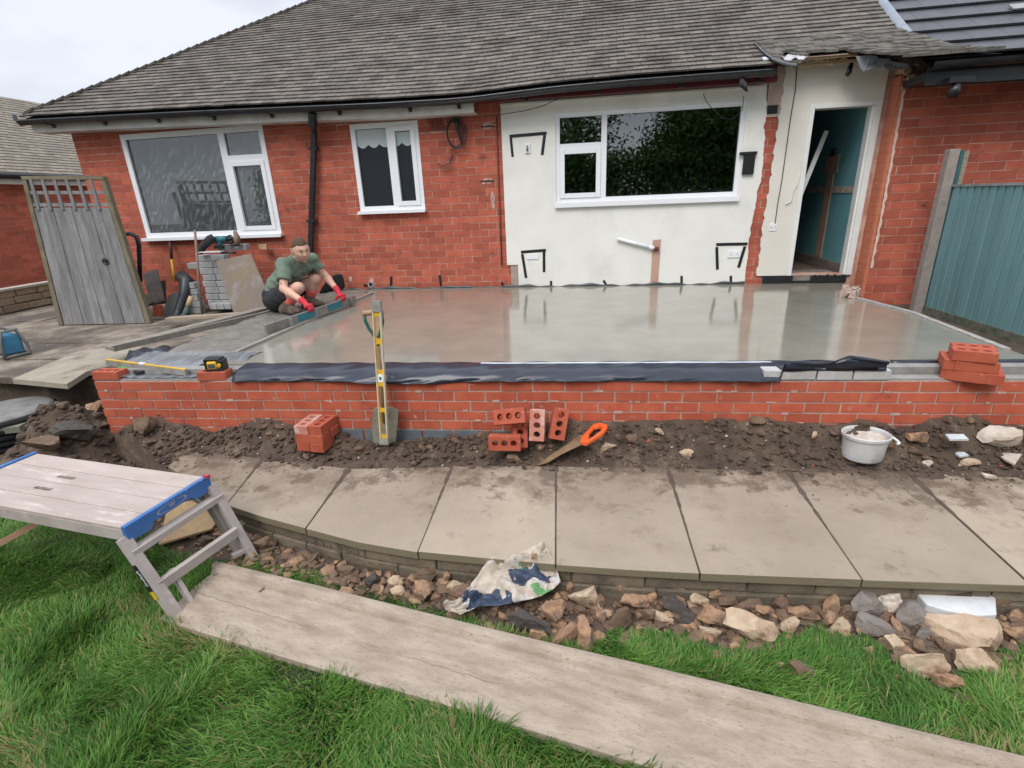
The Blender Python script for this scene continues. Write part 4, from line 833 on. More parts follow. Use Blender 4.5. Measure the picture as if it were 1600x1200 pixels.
# ------------------------------------------------------------------ lawn
gb = [(-60,790),(0,797),(100,817),(230,832),(268,862),(330,878),(400,874),(440,880),(520,902),(600,925),(700,955),(790,985),(900,1012),(960,985),(1050,990),(1130,1008),(1220,1000),(1290,985),(1360,1000),(1400,1045),(1480,1088),(1500,1045),(1570,1015),(1600,1008),(1700,1005)]
gp = [Pz(x,y,-.60) for x,y in gb]; gX = [p[0] for p in gp]; gY = [p[1] for p in gp]
gtop = lambda X: np.interp(X, gX, gY)
M_lawn = mat('lawn soil', (.045,.060,.022), (.028,.035,.014), 6, .95, 1, 50)
lawn_h = lambda X, Y: -.605+.022*(fbm(X,Y,.5,3,12)-.5)
heightmesh('lawn', np.arange(-3,8.2,.04), np.arange(-4.2,-.2,.04), lawn_h, M_lawn, lambda X,Y: (Y < gtop(X)+.03) & (Y < yk(X)-.1))
rng = np.random.default_rng(3)
bL0 = Pz(345,882,-.545); bL1 = Pz(1497,1160,-.545); bN0 = Pz(286,979,-.565); bdir = (bL1-bL0)/np.linalg.norm(bL1-bL0); bperp = np.array([bdir[1],-bdir[0],0]); bw_ = float((bN0-bL0)@bperp); print('board width', bw_)
def grass(n, seed):
    rng = np.random.default_rng(seed)
    X = rng.uniform(-1.4,6.9,n*2); Y = rng.uniform(-3.0,-.6,n*2)
    G = gtop(X)+.05*(vnoise(X,Y,.06,3)-.5); ok = (Y < G)&(Y < yk(X)-.10)
    # keep those the lens can see, with a margin round it
    d0 = X-CAM[0]; d1 = Y-CAM[1]; d2 = -.6-CAM[2]; z = d0*fw[0]+d1*fw[1]+d2*fw[2]; zz_ = np.maximum(z,.1)
    sx_ = 800+F*(d0*cr[0]+d1*cr[1]+d2*cr[2])/zz_; sy_ = 600-F*(d0*cu[0]+d1*cu[1]+d2*cu[2])/zz_
    ok &= (z > .1)&(sx_ > -260)&(sx_ < 1860)&(sy_ < 1420)
    rel0 = X-bL0[0]; rel1 = Y-bL0[1]; al = rel0*bdir[0]+rel1*bdir[1]; ac = rel0*bperp[0]+rel1*bperp[1]; ok &= ~((al > .0)&(ac > .004)&(ac < bw_-.004))
    dens = .30+.9*ss(.25,.5,fbm(X,Y,.35,3,40)); edge = ss(0,.10,G-Y); ok &= rng.uniform(0,1,len(X)) < dens*(.35+.65*edge)
    X = X[ok][:n]; Y = Y[ok][:n]; n = len(X); Z = lawn_h(X,Y)-.004
    ang = fbm(X,Y,.45,3,20)*14+rng.normal(0,.75,n); lean = .35+.75*fbm(X,Y,.3,2,30)+rng.normal(0,.22,n); ln = (.040+.060*fbm(X,Y,.4,3,25))*rng.uniform(.55,1.35,n)*(.6+.4*ss(0,.15,gtop(X)-Y)); w_ = rng.uniform(.0009,.0026,n)*np.where(rng.uniform(0,1,n)<.06,1.7,1)
    lean = np.clip(lean,.05,1.45); dx = np.cos(ang); dy = np.sin(ang); px_ = -dy; py_ = dx
    V = np.zeros((n,7,3)); 
    for k, (t, ww) in enumerate(((0,1),(.4,1.0),(.75,.75),(1,0))):
        bend = lean*(.45+.75*t); hx = np.sin(bend)*ln*t; hz = np.cos(bend)*ln*t
        cx = X+dx*hx; cy = Y+dy*hx; cz = Z+np.maximum(hz,.002)
        if k < 3:
            V[:,k*2,0] = cx-px_*w_*ww; V[:,k*2,1] = cy-py_*w_*ww; V[:,k*2,2] = cz; V[:,k*2+1,0] = cx+px_*w_*ww; V[:,k*2+1,1] = cy+py_*w_*ww; V[:,k*2+1,2] = cz
        else: V[:,6,0] = cx; V[:,6,1] = cy; V[:,6,2] = cz
    me = bpy.data.meshes.new('grass'); me.vertices.add(n*7); me.vertices.foreach_set('co', V.astype(np.float32).ravel())
    b = (np.arange(n)*7)[:,None]; lp = np.concatenate([b+np.array([0,1,3,2]), b+np.array([2,3,5,4]), b+np.array([4,5,6])], 1).astype(np.int32)
    me.loops.add(n*11); me.loops.foreach_set('vertex_index', lp.ravel()); st = ((np.arange(n)*11)[:,None]+np.array([0,4,8])).astype(np.int32).ravel(); me.polygons.add(n*3); me.polygons.foreach_set('loop_start', st); me.polygons.foreach_set('loop_total', np.tile(np.array([4,4,3],dtype=np.int32), n))
    me.update(calc_edges=True)
    tone = np.clip(.5*fbm(X,Y,.30,3,50)+.5*rng.uniform(0,1,n),0,1); a = me.attributes.new('rnd','FLOAT','FACE'); a.data.foreach_set('value', np.repeat(tone,3).astype(np.float32))
    dry = ((rng.uniform(0,1,n) < .07+.34*ss(.54,.72,fbm(X,Y,.28,3,60)))).astype(np.float32); a = me.attributes.new('dry','FLOAT','FACE'); a.data.foreach_set('value', np.repeat(dry,3)); return me
m = bpy.data.materials.new('grass blades'); m.use_nodes = True; t = m.node_tree; b = t.nodes['Principled BSDF']; b.inputs['Roughness'].default_value = .55; b.inputs['Specular IOR Level'].default_value = .35
a1 = t.nodes.new('ShaderNodeAttribute'); a1.attribute_name = 'rnd'; a2 = t.nodes.new('ShaderNodeAttribute'); a2.attribute_name = 'dry'
cr_ = t.nodes.new('ShaderNodeValToRGB'); E_ = cr_.color_ramp.elements; E_[0].color = (.050,.135,.020,1); E_[0].position = .2; E_[1].color = (.24,.40,.085,1); E_[1].position = .85; e = E_.new(.55); e.color = (.105,.25,.036,1)
mm = t.nodes.new('ShaderNodeMix'); mm.data_type = 'RGBA'; t.links.new(a1.outputs['Fac'], cr_.inputs[0]); t.links.new(a2.outputs['Fac'], mm.inputs[0]); t.links.new(cr_.outputs[0], mm.inputs[6]); mm.inputs[7].default_value = (.33,.29,.12,1); t.links.new(mm.outputs[2], b.inputs['Base Color'])
tl = t.nodes.new('ShaderNodeBsdfTranslucent'); t.links.new(mm.outputs[2], tl.inputs[0]); ms = t.nodes.new('ShaderNodeMixShader'); ms.inputs[0].default_value = .42; t.links.new(b.outputs[0], ms.inputs[1]); t.links.new(tl.outputs[0], ms.inputs[2]); t.links.new(ms.outputs[0], t.nodes['Material Output'].inputs[0])
gm = grass(250000, 3); gm.materials.append(m); go = bpy.data.objects.new('grass', gm); COL.objects.link(go); go['kind'] = 'stuff'; go['label'] = 'long soft green lawn grass'
# ------------------------------------------------------------------ long board
M_board = mat('grey weathered board', (.42,.345,.27), (.30,.235,.175), 3.2, .85, 1.2, 40, stretch=(1.5,5,1), spots=((.20,.15,.11), 3.4, .54, .76, .8), spots2=((.235,.18,.13), 26, .56, .66, .7))
A4 = Matrix((( bdir[0], -bperp[0],0,bL0[0]),(bdir[1],-bperp[1],0,bL0[1]),(0,0,1,-.545),(0,0,0,1)))
sb = thing('long_board', 'long grey weathered wooden board with a raised lip lying diagonally on the grass', 'board', bL0); sb.matrix_world = A4; WM[sb.name] = A4.copy()
rows = []; Lb = 4.9
prof_b = [(0,-.040),(0,.004),(-.004,.016),(-.014,.024),(-.034,.027),(-.054,.022),(-.066,.010),(-.074,-.008),(-.09,-.0145),(-.16,-.0155),(-.24,-.015),(-bw_+.01,-.018),(-bw_,-.022),(-bw_,-.052),(0,-.052)]
mb = MB()
for i in range(81):
    x = Lb*i/80; rows.append([(x+(.012*math.sin(j*1.3) if i == 0 else 0), y_+.0025*math.sin(x*3+j*.2), z_+.003*math.sin(x*1.7+j*.5)) for j, (y_, z_) in enumerate(prof_b)])
mb.grid(rows, smooth=False); mb.add(rows[0], [tuple(range(len(prof_b)))[::-1]]); mb.add(rows[-1], [tuple(range(len(prof_b)))])
obj('board', mb, M_board, sb, local=True)
mb = MB()
for (x0,y0,x1,y1,n_) in ((.02,-.19,.75,-.212,26),(1.3,-.228,1.7,-.24,12)):
    pts = [(x0+(x1-x0)*k/n_, y0+(y1-y0)*k/n_+.003*math.sin(k*1.7), -.0135+.003*math.sin((x0+(x1-x0)*k/n_)*1.7+4.5)-.0005) for k in range(n_+1)]; mb.grid([[(p[0],p[1]-.0007,p[2]) , (p[0],p[1]+.0007,p[2]+.0004)] for p in pts])
obj('crack', mb, mat('crack shadow', (.09,.065,.045), None, 9, .95), sb, local=True)
# ------------------------------------------------------------------ work platform
M_alu = mat('dusty painted timber', (.44,.385,.35), (.36,.31,.275), 5, .8, .5, 50, spots=((.56,.48,.45), 9, .58, .74), spots2=((.25,.20,.16), 14, .66, .78))
M_ptop = mat('dusty platform top', (.46,.385,.34), (.37,.30,.26), 3, .85, .4, 40, spots=((.58,.52,.50), 5, .55, .7), spots2=((.28,.22,.18), 12, .70, .8), stretch=(.6,3,1), rnd=.05)
M_bluep = mat('scuffed blue plastic', (.045,.16,.42), (.035,.12,.34), 9, .5, .2, 50, spots=((.42,.42,.40), 13, .60, .74))
TR = Pz(322,745,-.1); TL = Pz(55,708,-.1); ax = (TR-TL); LP = float(np.linalg.norm(ax)); ax /= LP; ay = np.array([-ax[1], ax[0], 0])   # ay points away from camera
WP_ = .475
A4 = Matrix(((ax[0],ay[0],0,TR[0]),(ax[1],ay[1],0,TR[1]),(0,0,1,-.1),(0,0,0,1)))     # local: x back along length (negative), y<0 towards camera
pf_ = thing('work_platform', 'dusty folding work platform with blue end caps standing on the grass at the left', 'platform'); pf_.matrix_world = A4; WM[pf_.name] = A4.copy()
nb = 4; bwid = WP_/nb
for k in range(nb):
    y1 = -k*bwid-.0015; y0 = -(k+1)*bwid+.0015; L_ = LP; cx = -L_/2
    hol = []
    if k in (1,2):
        hx = -LP*.60 if k == 1 else -LP*.60; hol = [[(hx+sx_*.055+.012*math.cos(a)*(1), (y0+y1)/2+.012*math.sin(a)) for sx_, a in [(1,-1.57),(1,-.8),(1,0),(1,.8),(1,1.57),(-1,1.57),(-1,2.4),(-1,3.14),(-1,3.9),(-1,4.71)]]]
    mb = MB(); mb.prism([(-LP,y0),(-.004,y0),(-.004,y1),(-LP,y1)], hol, .016, Matrix.Translation((0,0,-.009-random.uniform(0,.0015)))); obj('plank', mb, M_ptop, pf_, local=True)
mb = MB(); mb.box((-LP/2,-WP_+.008,-.045),(LP-.02,.018,.058)); mb.box((-LP/2,-.010,-.045),(LP-.02,.018,.058)); mb.box((-LP/2,-WP_/2,-.03),(LP-.04,.02,.02)); obj('side_rail', mb, M_alu, pf_, local=True)
for e_, xx in ((0, .0),(1,-LP-.004)):
    mb = MB(); Mx = Matrix(((0,0,1,xx+.007),(1,0,0,0),(0,1,0,0),(0,0,0,1)))
    mb.prism([(-WP_-.005,.010),(-WP_-.005,-.060),(-WP_+.02,-.078),(-WP_+.11,-.078),(-WP_+.13,-.050),(-.13,-.050),(-.11,-.078),(-.02,-.078),(.005,-.060),(.005,.010)], [], .026, Mx)
    c_ = obj('end_cap', mb, M_bluep, pf_, local=True); mod(c_,'BEVEL',width=.004,segments=2,limit_method='ANGLE')
    if e_ == 0:
        mb = MB(); n_ = 28; mb.grid([[(.0212, -WP_/2+.085*r_*math.cos(2*math.pi*k/n_), -.022+.020*r_*math.sin(2*math.pi*k/n_)) for r_ in (.90,1)] for k in range(n_+1)], smooth=False); obj('logo_ring', mb, M_ptop, c_, local=True)
def text(body, size, m, M4, parent, ext=.0008):
    cu_ = bpy.data.curves.new('lettering','FONT'); cu_.body = body; cu_.size = size; cu_.extrude = ext; cu_.align_x = 'CENTER'; cu_.align_y = 'CENTER'; cu_.resolution_u = 2
    o = bpy.data.objects.new('lettering', cu_); COL.objects.link(o); o.data.materials.append(m); o.parent = parent; o.matrix_local = M4; return o
text('W', .034, M_ptop, Matrix(((0,0,1,.0215),(1,0,0,-WP_/2),(0,1,0,-.022),(0,0,0,1))), pf_)
obj('catch', MB().box((.02,-.012,.012),(.03,.02,.018)), mat('red plastic', (.45,.05,.07), None, 9, .5), pf_, local=True)
wv_ = lambda P_: (np.array(A4.inverted()) @ np.array([*P_,1]))[:3]
fn = wv_(Pz(284,972,-.61)); ff = wv_(Pz(398,874,-.61)); G_ = -.51
def leg(name, a, b, w=.045, h=.026): return obj(name, MB().bar(a, b, w, h, (0,1,0)), M_alu, pf_, local=True)
leg('leg', (.0,-WP_-.012,-.045), (fn[0],fn[1],-.515), .026, .055); leg('leg', (.02,-.0,-.05), (ff[0],ff[1],-.515), .026, .05)
leg('inner_leg', (-.05,-.02,-.06), (ff[0]-.09,ff[1]+.0,-.515)); leg('inner_leg', (fn[0]+.0,fn[1]+.08,-.515), (.07,-WP_+.10,-.30), .03, .02)
leg('cross_bar', (.020,-WP_-.02,-.125), (.040,.02,-.125), .030, .055); leg('step', (.10,-WP_+.0,-.315), (.14,-.02,-.315), .05, .030); leg('cross_bar', (.13,-.08,-.44), (.17,-.0,-.44), .02, .03)
leg('leg', (-LP+.02,-WP_+.03,-.05), (-LP-.08,-WP_,-.515)); leg('leg', (-LP+.02,-.03,-.05), (-LP-.1,-.0,-.515)); 
obj('stay', MB().bar((-LP+.06,-WP_+.10,-.40), (-.62,-.20,-.075), .03, .03), mat('reddish batten', (.42,.24,.15), (.34,.19,.12), 7, .8), pf_, local=True)
obj('stay', MB().bar((-LP*.48,-.15,-.03), (-LP*.45,-.12,-.115), .04, .03), M_alu, pf_, local=True)
la = Vector((.0,-WP_-.012,-.045)); lb = Vector((fn[0],fn[1],-.515)); d_ = (lb-la).normalized(); lc = la+(lb-la)*.42; side = Vector((0,-1,0)); upv = d_.cross(side).normalized()
st = MB(); st.bar(lc-d_*.075+side*.0285*1.0, lc+d_*.075+side*.0285, .0015, .030, side); 
Ms = Matrix(((d_.x,upv.x,side.x,0),(d_.y,upv.y,side.y,0),(d_.z,upv.z,side.z,0),(0,0,0,1)))
mb = MB(); mb.box((0,0,0),(.15,.026,.0015)); k_ = obj('sticker', mb, M_black, pf_, local=True); k_.matrix_local = Matrix.Translation(lc+side*.030) @ Ms
text('Platform', .026, M_upvc, Matrix.Translation(lc+side*.0312) @ Ms, pf_, .0003)
mb = MB(); mb.box((.10,0,0),(.045,.026,.0016)); k_ = obj('sticker', mb, mat('yellow label', (.62,.45,.03), None, 9, .5), pf_, local=True); k_.matrix_local = Matrix.Translation(lc+side*.030) @ Ms
# chipboard offcut under the platform
q = [(248,850),(262,790),(300,782),(345,808),(330,826)]; V = [Pz(x,y,-.565) for x,y in q]; mb = MB(); n = 5; mb.add([*V, *[v-np.array([0,0,.012]) for v in V]], [tuple(range(n))[::-1], tuple(range(n,2*n))]+[(i,(i+1)%n,(i+1)%n+n,i+n) for i in range(n)])
single('chipboard_sheet', mb, mat('oriented strand board', (.52,.36,.19), (.42,.27,.13), 45, .8, .5, 90, spots=((.62,.48,.30), 60, .6, .7, .8)), 'offcut of pale orange strand board lying behind the platform legs', 'board')
# ------------------------------------------------------------------ side ground, fence, neighbour, side path
mb = MB(); mb.hex([(x,y,z) for x in (6.64,12) for y in (.11,3.6) for z in (-.4,-.10)]); struct('side_ground', mb, M_earth)
mb = MB(); mb.hex([(x,y,z) for x in (7.9,14) for y in (-6,.108) for z in (-.62,-.50)]); struct('far_soil', mb, M_earth)
fen = thing('board_fence', 'teal painted feather edge board fence with a concrete end post by the brick wall', 'fence', (7.4,2.7,-.1))
pA = HW(7.475,.665,0); pB = np.array([7.49,.3,0]); fd = (pB-pA); fd[2] = 0; fl = np.linalg.norm(fd); fd /= fl; fnx = np.array([fd[1],-fd[0],0]); fnx = fnx if fnx[0] < 0 else -fnx
zt = float(Px(1483,290,pA[0])[2])
M_fence = mat('faded teal fence paint', (.17,.31,.32), (.14,.265,.275), 3, .85, .35, 18, stretch=(3,3,.5), spots=((.19,.29,.285), 3.5, .58, .75), spots2=((.05,.09,.09), 30, .72, .82), rnd=.10)
k = 0.
while k < 3.2:
    P_ = [pA+fd*(k+a)+fnx*b+np.array([0,0,z]) for a, b0 in ((0,.004),(.105,.018)) for b in (b0, b0-.010) for z in (-.02, zt-.012)]; o = obj('board', MB().hex(P_), M_fence, fen); k += .093
mb = MB(); mb.bar(pA+fd*0+np.array([0,0,zt]), pA+fd*3.2+np.array([0,0,zt]), .05, .022); obj('capping', mb, mat('grey capping', (.26,.28,.27), (.15,.17,.16), 8, .9), fen)
mb = MB(); mb.bar(pA+fd*0+np.array([0,0,-.09]), pA+fd*3.2+np.array([0,0,-.09]), .05, .14); obj('gravel_board', mb, mat('mossy gravel board', (.06,.085,.05), (.16,.15,.12), 14, .95, 1, 50), fen)
mb = MB(); mb.hbox(7.37,7.465,.56,.655,-.3,1.545); o = obj('concrete_post', mb, mat('concrete post', (.33,.28,.25), (.25,.215,.19), 16, .92, .7, 70), fen); mod(o,'BEVEL',width=.006,segments=2)
mb = MB(); mb.hbox(7.467,7.50,.57,.66,-.3,1.53); obj('painted_edge', mb, mat('dark teal paint', (.03,.11,.12), None, 9, .8), fen)
mb = MB(); mb.hbox(7.502,7.575,.52,.60,.9,1.53,None,.004); obj('render_scar', mb, mat('broken render scar', (.42,.30,.22), (.20,.22,.15), 26, .95, 1, 70, spots=((.05,.06,.05), 30, .55, .65)), fen)
obj('bent_nail', MB().tube([Px(1450,316,7.3)+np.array([0,0,0]), Px(1440,322,7.27), Px(1449,322,7.28)], .006, 6), M_black, fen)
# neighbour on the left
nbh = thing('neighbour_house', 'neighbouring red brick house with a brown roof at the left edge behind the gate', 'house', (-7.5,7,-.05))
fr2 = lambda u, v, z: np.array([-6.6+v, u, z])
mb = MB(); mb.box((-8.6,7.5,.95),(3.99,8.0,2.2)); wl = obj('wall', mb, M_mort, nbh)
pieces(wl, 'brick', lay_bricks(fr2, 3.5, 11.5, -.12, 1.86, [], BL, CRS, .007, 0, .03), M_brick, 295, 'brickwork')
mb = MB(); mb.box((-6.50,7.5,1.90),(.20,8.4,.10)); obj('fascia', mb, M_fascia, nbh)
mb = MB(); mb.tube([(-6.36,3.2,1.99),(-6.36,11.7,1.99)], .055, 8); obj('gutter', mb, M_gutter, nbh)
mb = MB(); al2 = R(35); s = 0; j = 0
items = []
while s < 3.0:
    u = 3.2+1.0*s*.0+(j%2)*.08
    while u < 11.5:
        items.append([(-6.38-s_*math.cos(al2)+hh*math.sin(al2), y_, 2.03+s_*math.sin(al2)+hh*math.cos(al2)) for y_ in (u+.003,u+.165) for s_, h0 in ((s,.014),(s+.13,0)) for hh in (h0,h0+.016)]); u += .168
    s += .105; j += 1
rf = obj('roof', MB().add([(-6.38,3.2,2.02),(-6.38,11.5,2.02),(-6.38-3.1*math.cos(al2),11.5,2.02+3.1*math.sin(al2)),(-6.38-3.1*math.cos(al2),3.2,2.02+3.1*math.sin(al2))],[(0,1,2,3)]), M_under, nbh)
pieces(rf, 'tile', items, mat('pale brown roof tile', (.26,.225,.175), (.20,.17,.135), 14, .9, .6, 90, rnd=.2), 0, 'tiling')
lw = thing('low_stone_wall', 'low buff stone garden wall in front of the neighbouring house', 'wall', (-4.75,3.6,-.05))
M_buff = mat('buff walling stone', (.34,.27,.19), (.25,.19,.13), 9, .95, 1.4, 45, rnd=.15)
random.seed(2)
for r_ in range(3):
    y = 2.4-(r_%2)*.15
    while y < 5.4:
        l = random.uniform(.25,.5); mb = MB(); mb.box((-4.75,y+l/2,-.05+.055+r_*.105),(.12,l-.01,.098),None,None,.006); o = obj('stone_block', mb, M_buff, lw); mod(o,'BEVEL',width=.01,segments=1); y += l
mb = MB(); mb.box((-4.75,3.9,.285),(.17,3.0,.035),None,None,.004); obj('coping', mb, mat('pale coping', (.42,.38,.31), None, 6, .9), lw)
single('white_board', MB().hex([Py(x,y,yy) for x,y,yy in ((68,440,4.6),(72,455,4.5),(68,440,4.62),(72,455,4.52),(86,438,4.6),(90,470,4.5),(86,438,4.62),(90,470,4.52))]), M_gloss, 'small white board lying against the low stone wall beside the gate', 'board')
M_path = mat('dirty side paving', (.28,.235,.18), (.17,.135,.10), 2.2, .9, .8, 50, spots=((.085,.068,.052), 1.1, .44, .58, .72), spots2=((.42,.38,.32), 8, .64, .76), rnd=.08)
V = [(-9,.75),(-2.9,.62),(-1.3,.45),(-.62,.95),(.0,1.35),(.0,3.66),(-3.3,3.8),(-3.3,8),(-9,8)]
mb = MB(); mb.prism(V, [], .06, Matrix.Translation((0,0,-.088))); sp_ = struct('side_path', mb, M_path)
random.seed(8)
for i in range(7):
    for j in range(5):
        x0, y0 = -4.1+i*.61, .98+j*.58
        if x0+.6 > 0.02 or (x0 > -1.4 and y0 < 1.3 and j == 0): 
            if x0 > -.7: continue
        mb = MB(); mb.box((x0+.3,y0+.285,-.053+random.uniform(-.003,.004)),(.598,.567,.012)); obj('paving_slab', mb, M_path, sp_)
q = [(19,592),(104,600),(136,580),(250,553),(205,538),(122,549)]; V = [Pz(x,y,-.035) for x,y in q]; n = 6
mb = MB(); mb.add([*V, *[v-np.array([0,0,.045]) for v in V]], [tuple(range(n))[::-1], tuple(range(n,2*n))]+[(i,(i+1)%n,(i+1)%n+n,i+n) for i in range(n)])
single('loose_flag', mb, mat('pale concrete flag', (.34,.30,.23), (.26,.225,.17), 6, .9, .7, 50, spots=((.12,.10,.08), 3, .56, .68)), 'pale concrete flag overhanging the hole left of the garden wall', 'paving slab')
mb = MB()
for k in range(3): mb.box((-1.6+k*.02,.60+k*.1,-.25),(3.4,.05,.28))
obj('pit_side', mb, M_earth, sp_)
# drain ring
dc_ = Pz(6,640,-.22); DX, DY = float(dc_[0]), float(dc_[1]); dr_ = thing('drain_chamber', 'black ribbed plastic inspection chamber with a dusty lid in the hole at the left', 'drain', (DX,DY,-.6))
mb = MB(); prof2 = [(.0,.155),(.30,.155)]; z = .15
for k in range(6): prof2 += [(.345,z),(.345,z-.022),(.315,z-.026),(.315,z-.045)]; z -= .05
mb.lathe(prof2, (DX,DY,-.40), 48); obj('ribbed_ring', mb, M_black, dr_)
mb = MB(); mb.lathe([(0,.18),(.30,.18),(.318,.172),(.318,.158)], (DX,DY,-.40), 48); obj('lid', mb, mat('dusty grey lid', (.22,.215,.20), (.13,.125,.115), 8, .7, .4, 40), dr_)
V = Pz(14,668,-.30); single('concrete_block', MB().box(V,(.24,.14,.05),Matrix.Rotation(.3,3,'Z')), mat('greenish block', (.20,.20,.15), None, 8, .9), 'greenish grey block lying in front of the drain chamber', 'block')
single('metal_strip', MB().bar(Pz(58,690,-.30), Pz(106,646,-.24), .04, .006), mat('dirty steel', (.35,.36,.37), (.2,.2,.2), 14, .5), 'thin pale metal strip leaning on the spoil heap beside the drain', 'metal strip')
# ------------------------------------------------------------------ leaning gate
BLg = Pz(95,508,-.045); BRg = Pz(238,505,-.045); ex = (BRg-BLg); ex /= np.linalg.norm(ex); nrm_g = np.cross(ex, np.array([0,.10,1.])); nrm_g /= np.linalg.norm(nrm_g)
def onp(px, py, off=0): return hit(px, py, nrm_g, BLg@nrm_g+off)
TLg = onp(38,281); TRg = onp(166,281)
sgn = -1 if nrm_g[1] > 0 else 1
def GP(a, b, h=0): p = (BLg*(1-a)+BRg*a)*(1-b)+(TLg*(1-a)+TRg*a)*b; return p+nrm_g*h*sgn
gt = thing('garden_gate', 'weathered grey timber gate with a trellis top leaning beside the house at the left', 'gate', BLg)
M_gate = mat('silvered gate boards', (.25,.245,.24), (.16,.155,.15), 3.5, .9, .8, 22, stretch=(6,6,.7), spots=((.09,.085,.08), 5, .60, .72), rnd=.14)
M_gst = mat('mossy gate frame', (.20,.17,.11), (.13,.11,.07), 6, .9, .6, 40, rnd=.1)
def gbox(mb, a0,a1,b0,b1,h0,h1): return mb.hex([GP(a,b,h) for a in (a0,a1) for h in (h1,h0) for b in (b0,b1)])
for k in range(8):
    a0 = .055+k*.1115; mb = MB(); gbox(mb, a0,a0+.106,.004,.815+random.uniform(-.004,.006),.004+.003*(k%2),.020+.003*(k%2)); obj('board', mb, M_gate, gt)
for a0 in (0,.952): obj('stile', gbox(MB(),a0,a0+.048,0,1,-.03,.03), M_gst, gt)
obj('top_rail', gbox(MB(),.0,1,1.0,1.022,-.03,.035), M_gst, gt)
for k in range(6): obj('trellis_bar', gbox(MB(),.09+k*.145,.125+k*.145,.80,.999,.022,.036), M_gate, gt)
for b0 in (.825,.905): obj('trellis_rail', gbox(MB(),.048,.952,b0,b0+.022,.006,.021), M_gate, gt)
for b0 in (.15,.62): obj('back_rail', gbox(MB(),.048,.952,b0,b0+.05,-.028,.003), M_gst, gt)
c = GP(.72,.455,.035); mb = MB(); mb.tube([c+ex*.035*math.cos(t)+np.array([0,0,1])*(.035*math.sin(t)-.01) for t in np.linspace(0,2*math.pi,17)], .006, 6); mb.lathe([(0,.01),(.02,.008),(.024,0)], c, 12, rot=Matrix.Rotation(R(90),3,'X')); obj('ring_handle', mb, M_black, gt)
g2 = thing('fence_panel', 'dark edged timber panel leaning behind the weathered gate', 'panel', BLg+np.array([0,.2,0]))
for (x0,y0,x1,y1,w_) in ((92,330,108,506,.06),(60,300,104,506,.03),(112,420,122,506,.08)):
    a = onp(x0,y0,-.14*sgn*-1*-1); b = onp(x1,y1,-.10*sgn); obj('stile', MB().bar(a, b, w_, .05, nrm_g), M_gst, g2)
mb = MB(); mb.hex([p for p in [onp(88,330,-.2*sgn),onp(104,505,-.2*sgn),onp(88,330,-.17*sgn),onp(104,505,-.17*sgn),onp(160,330,-.2*sgn),onp(170,505,-.2*sgn),onp(160,330,-.17*sgn),onp(170,505,-.17*sgn)]]); obj('board', mb, M_gate, g2)
# ------------------------------------------------------------------ things by the wall at the left
mb = MB(); mb.tube([Ph(192,366,.75),Ph(204,365,.75),Ph(213,370,.75),Ph(217,382,.75),Ph(218,410,.75),Ph(219,440,.75)], .027, 10); single('black_pipe', mb, M_black, 'bent black plastic pipe standing behind the gate by the brick wall', 'pipe')
def slab3(name, q, v0, v1, th, m, lab, cat):
    P_ = [Ph(x,y,v) for (x,y),v in zip(q, (v0,v0,v1,v1))]; n_ = np.cross(P_[1]-P_[0], P_[3]-P_[0]); n_ = n_/np.linalg.norm(n_)*th
    mb = MB(); mb.add([*P_, *[p-n_ for p in P_]], [(0,1,2,3),(7,6,5,4),(0,4,5,1),(1,5,6,2),(2,6,7,3),(3,7,4,0)]); o = single(name, mb, m, lab, cat); mod(o,'BEVEL',width=.006,segments=1); return o
M_fl2 = mat('grey broken flag', (.22,.19,.165), (.15,.13,.115), 8, .9, .8, 40)
slab3('broken_flag', [(222,428),(243,420),(255,470),(236,478)], .45, .62, -.04, M_fl2, 'grey broken flag leaning beside the gate', 'paving slab')
slab3('broken_flag', [(222,462),(238,455),(240,472),(224,480)], .75, .85, -.04, M_fl2, 'small broken flag corner leaning at the gate edge', 'paving slab')
slab3('broken_flag', [(243,440),(256,438),(257,474),(246,476)], .38, .44, -.04, mat('dark flag', (.09,.085,.08), None, 8, .9), 'dark narrow flag standing behind the broken ones', 'paving slab')
slab3('dark_slab', [(262,462),(279,454),(268,500),(250,504)], .75, .95, -.05, mat('charcoal slab', (.075,.07,.065), (.11,.10,.09), 9, .8, .5), 'charcoal slab propped against the black boot', 'paving slab')
slab3('half_brick', [(238,478),(249,476),(250,502),(240,504)], .85, .9, -.06, M_nbrick, 'red half brick standing at the gate foot', 'brick')
mb = MB(); mb.tube([Ph(283,432,.60),Ph(292,440,.66),Ph(288,462,.74),Ph(280,484,.84),Ph(274,500,.92),Ph(268,503,1.02)], [.085,.095,.07,.06,.058,.045], 14); o = single('rubber_boot', mb, mat('wet black rubber', (.02,.023,.028), (.035,.04,.045), 30, .4, .6, 40), 'black rubber wellington boot standing upside down against the wall', 'boot')
o = thing('spade', 'spade with a yellow shaft leaning on the wall behind the black boot', 'spade', Ph(274,470,.3)); obj('shaft', MB().tube([Ph(268,405,.12),Ph(273,440,.22)], .017, 8), mat('yellow plastic', (.70,.42,.03), None, 8, .5), o); obj('grip', MB().tube([Ph(265,372,.05),Ph(267,388,.08),Ph(268,405,.12)], .019, 8), mat('dark grip', (.05,.025,.018), None, 8, .6), o)
single('broom_handle', MB().tube([Ph(304.5,359,.72),Ph(310,430,.78),Ph(316,493,.84)], .015, 8), mat('old ash handle', (.28,.19,.14), (.20,.14,.10), 10, .8), 'thin wooden handle leaning in front of the grey block pile', 'tool handle')
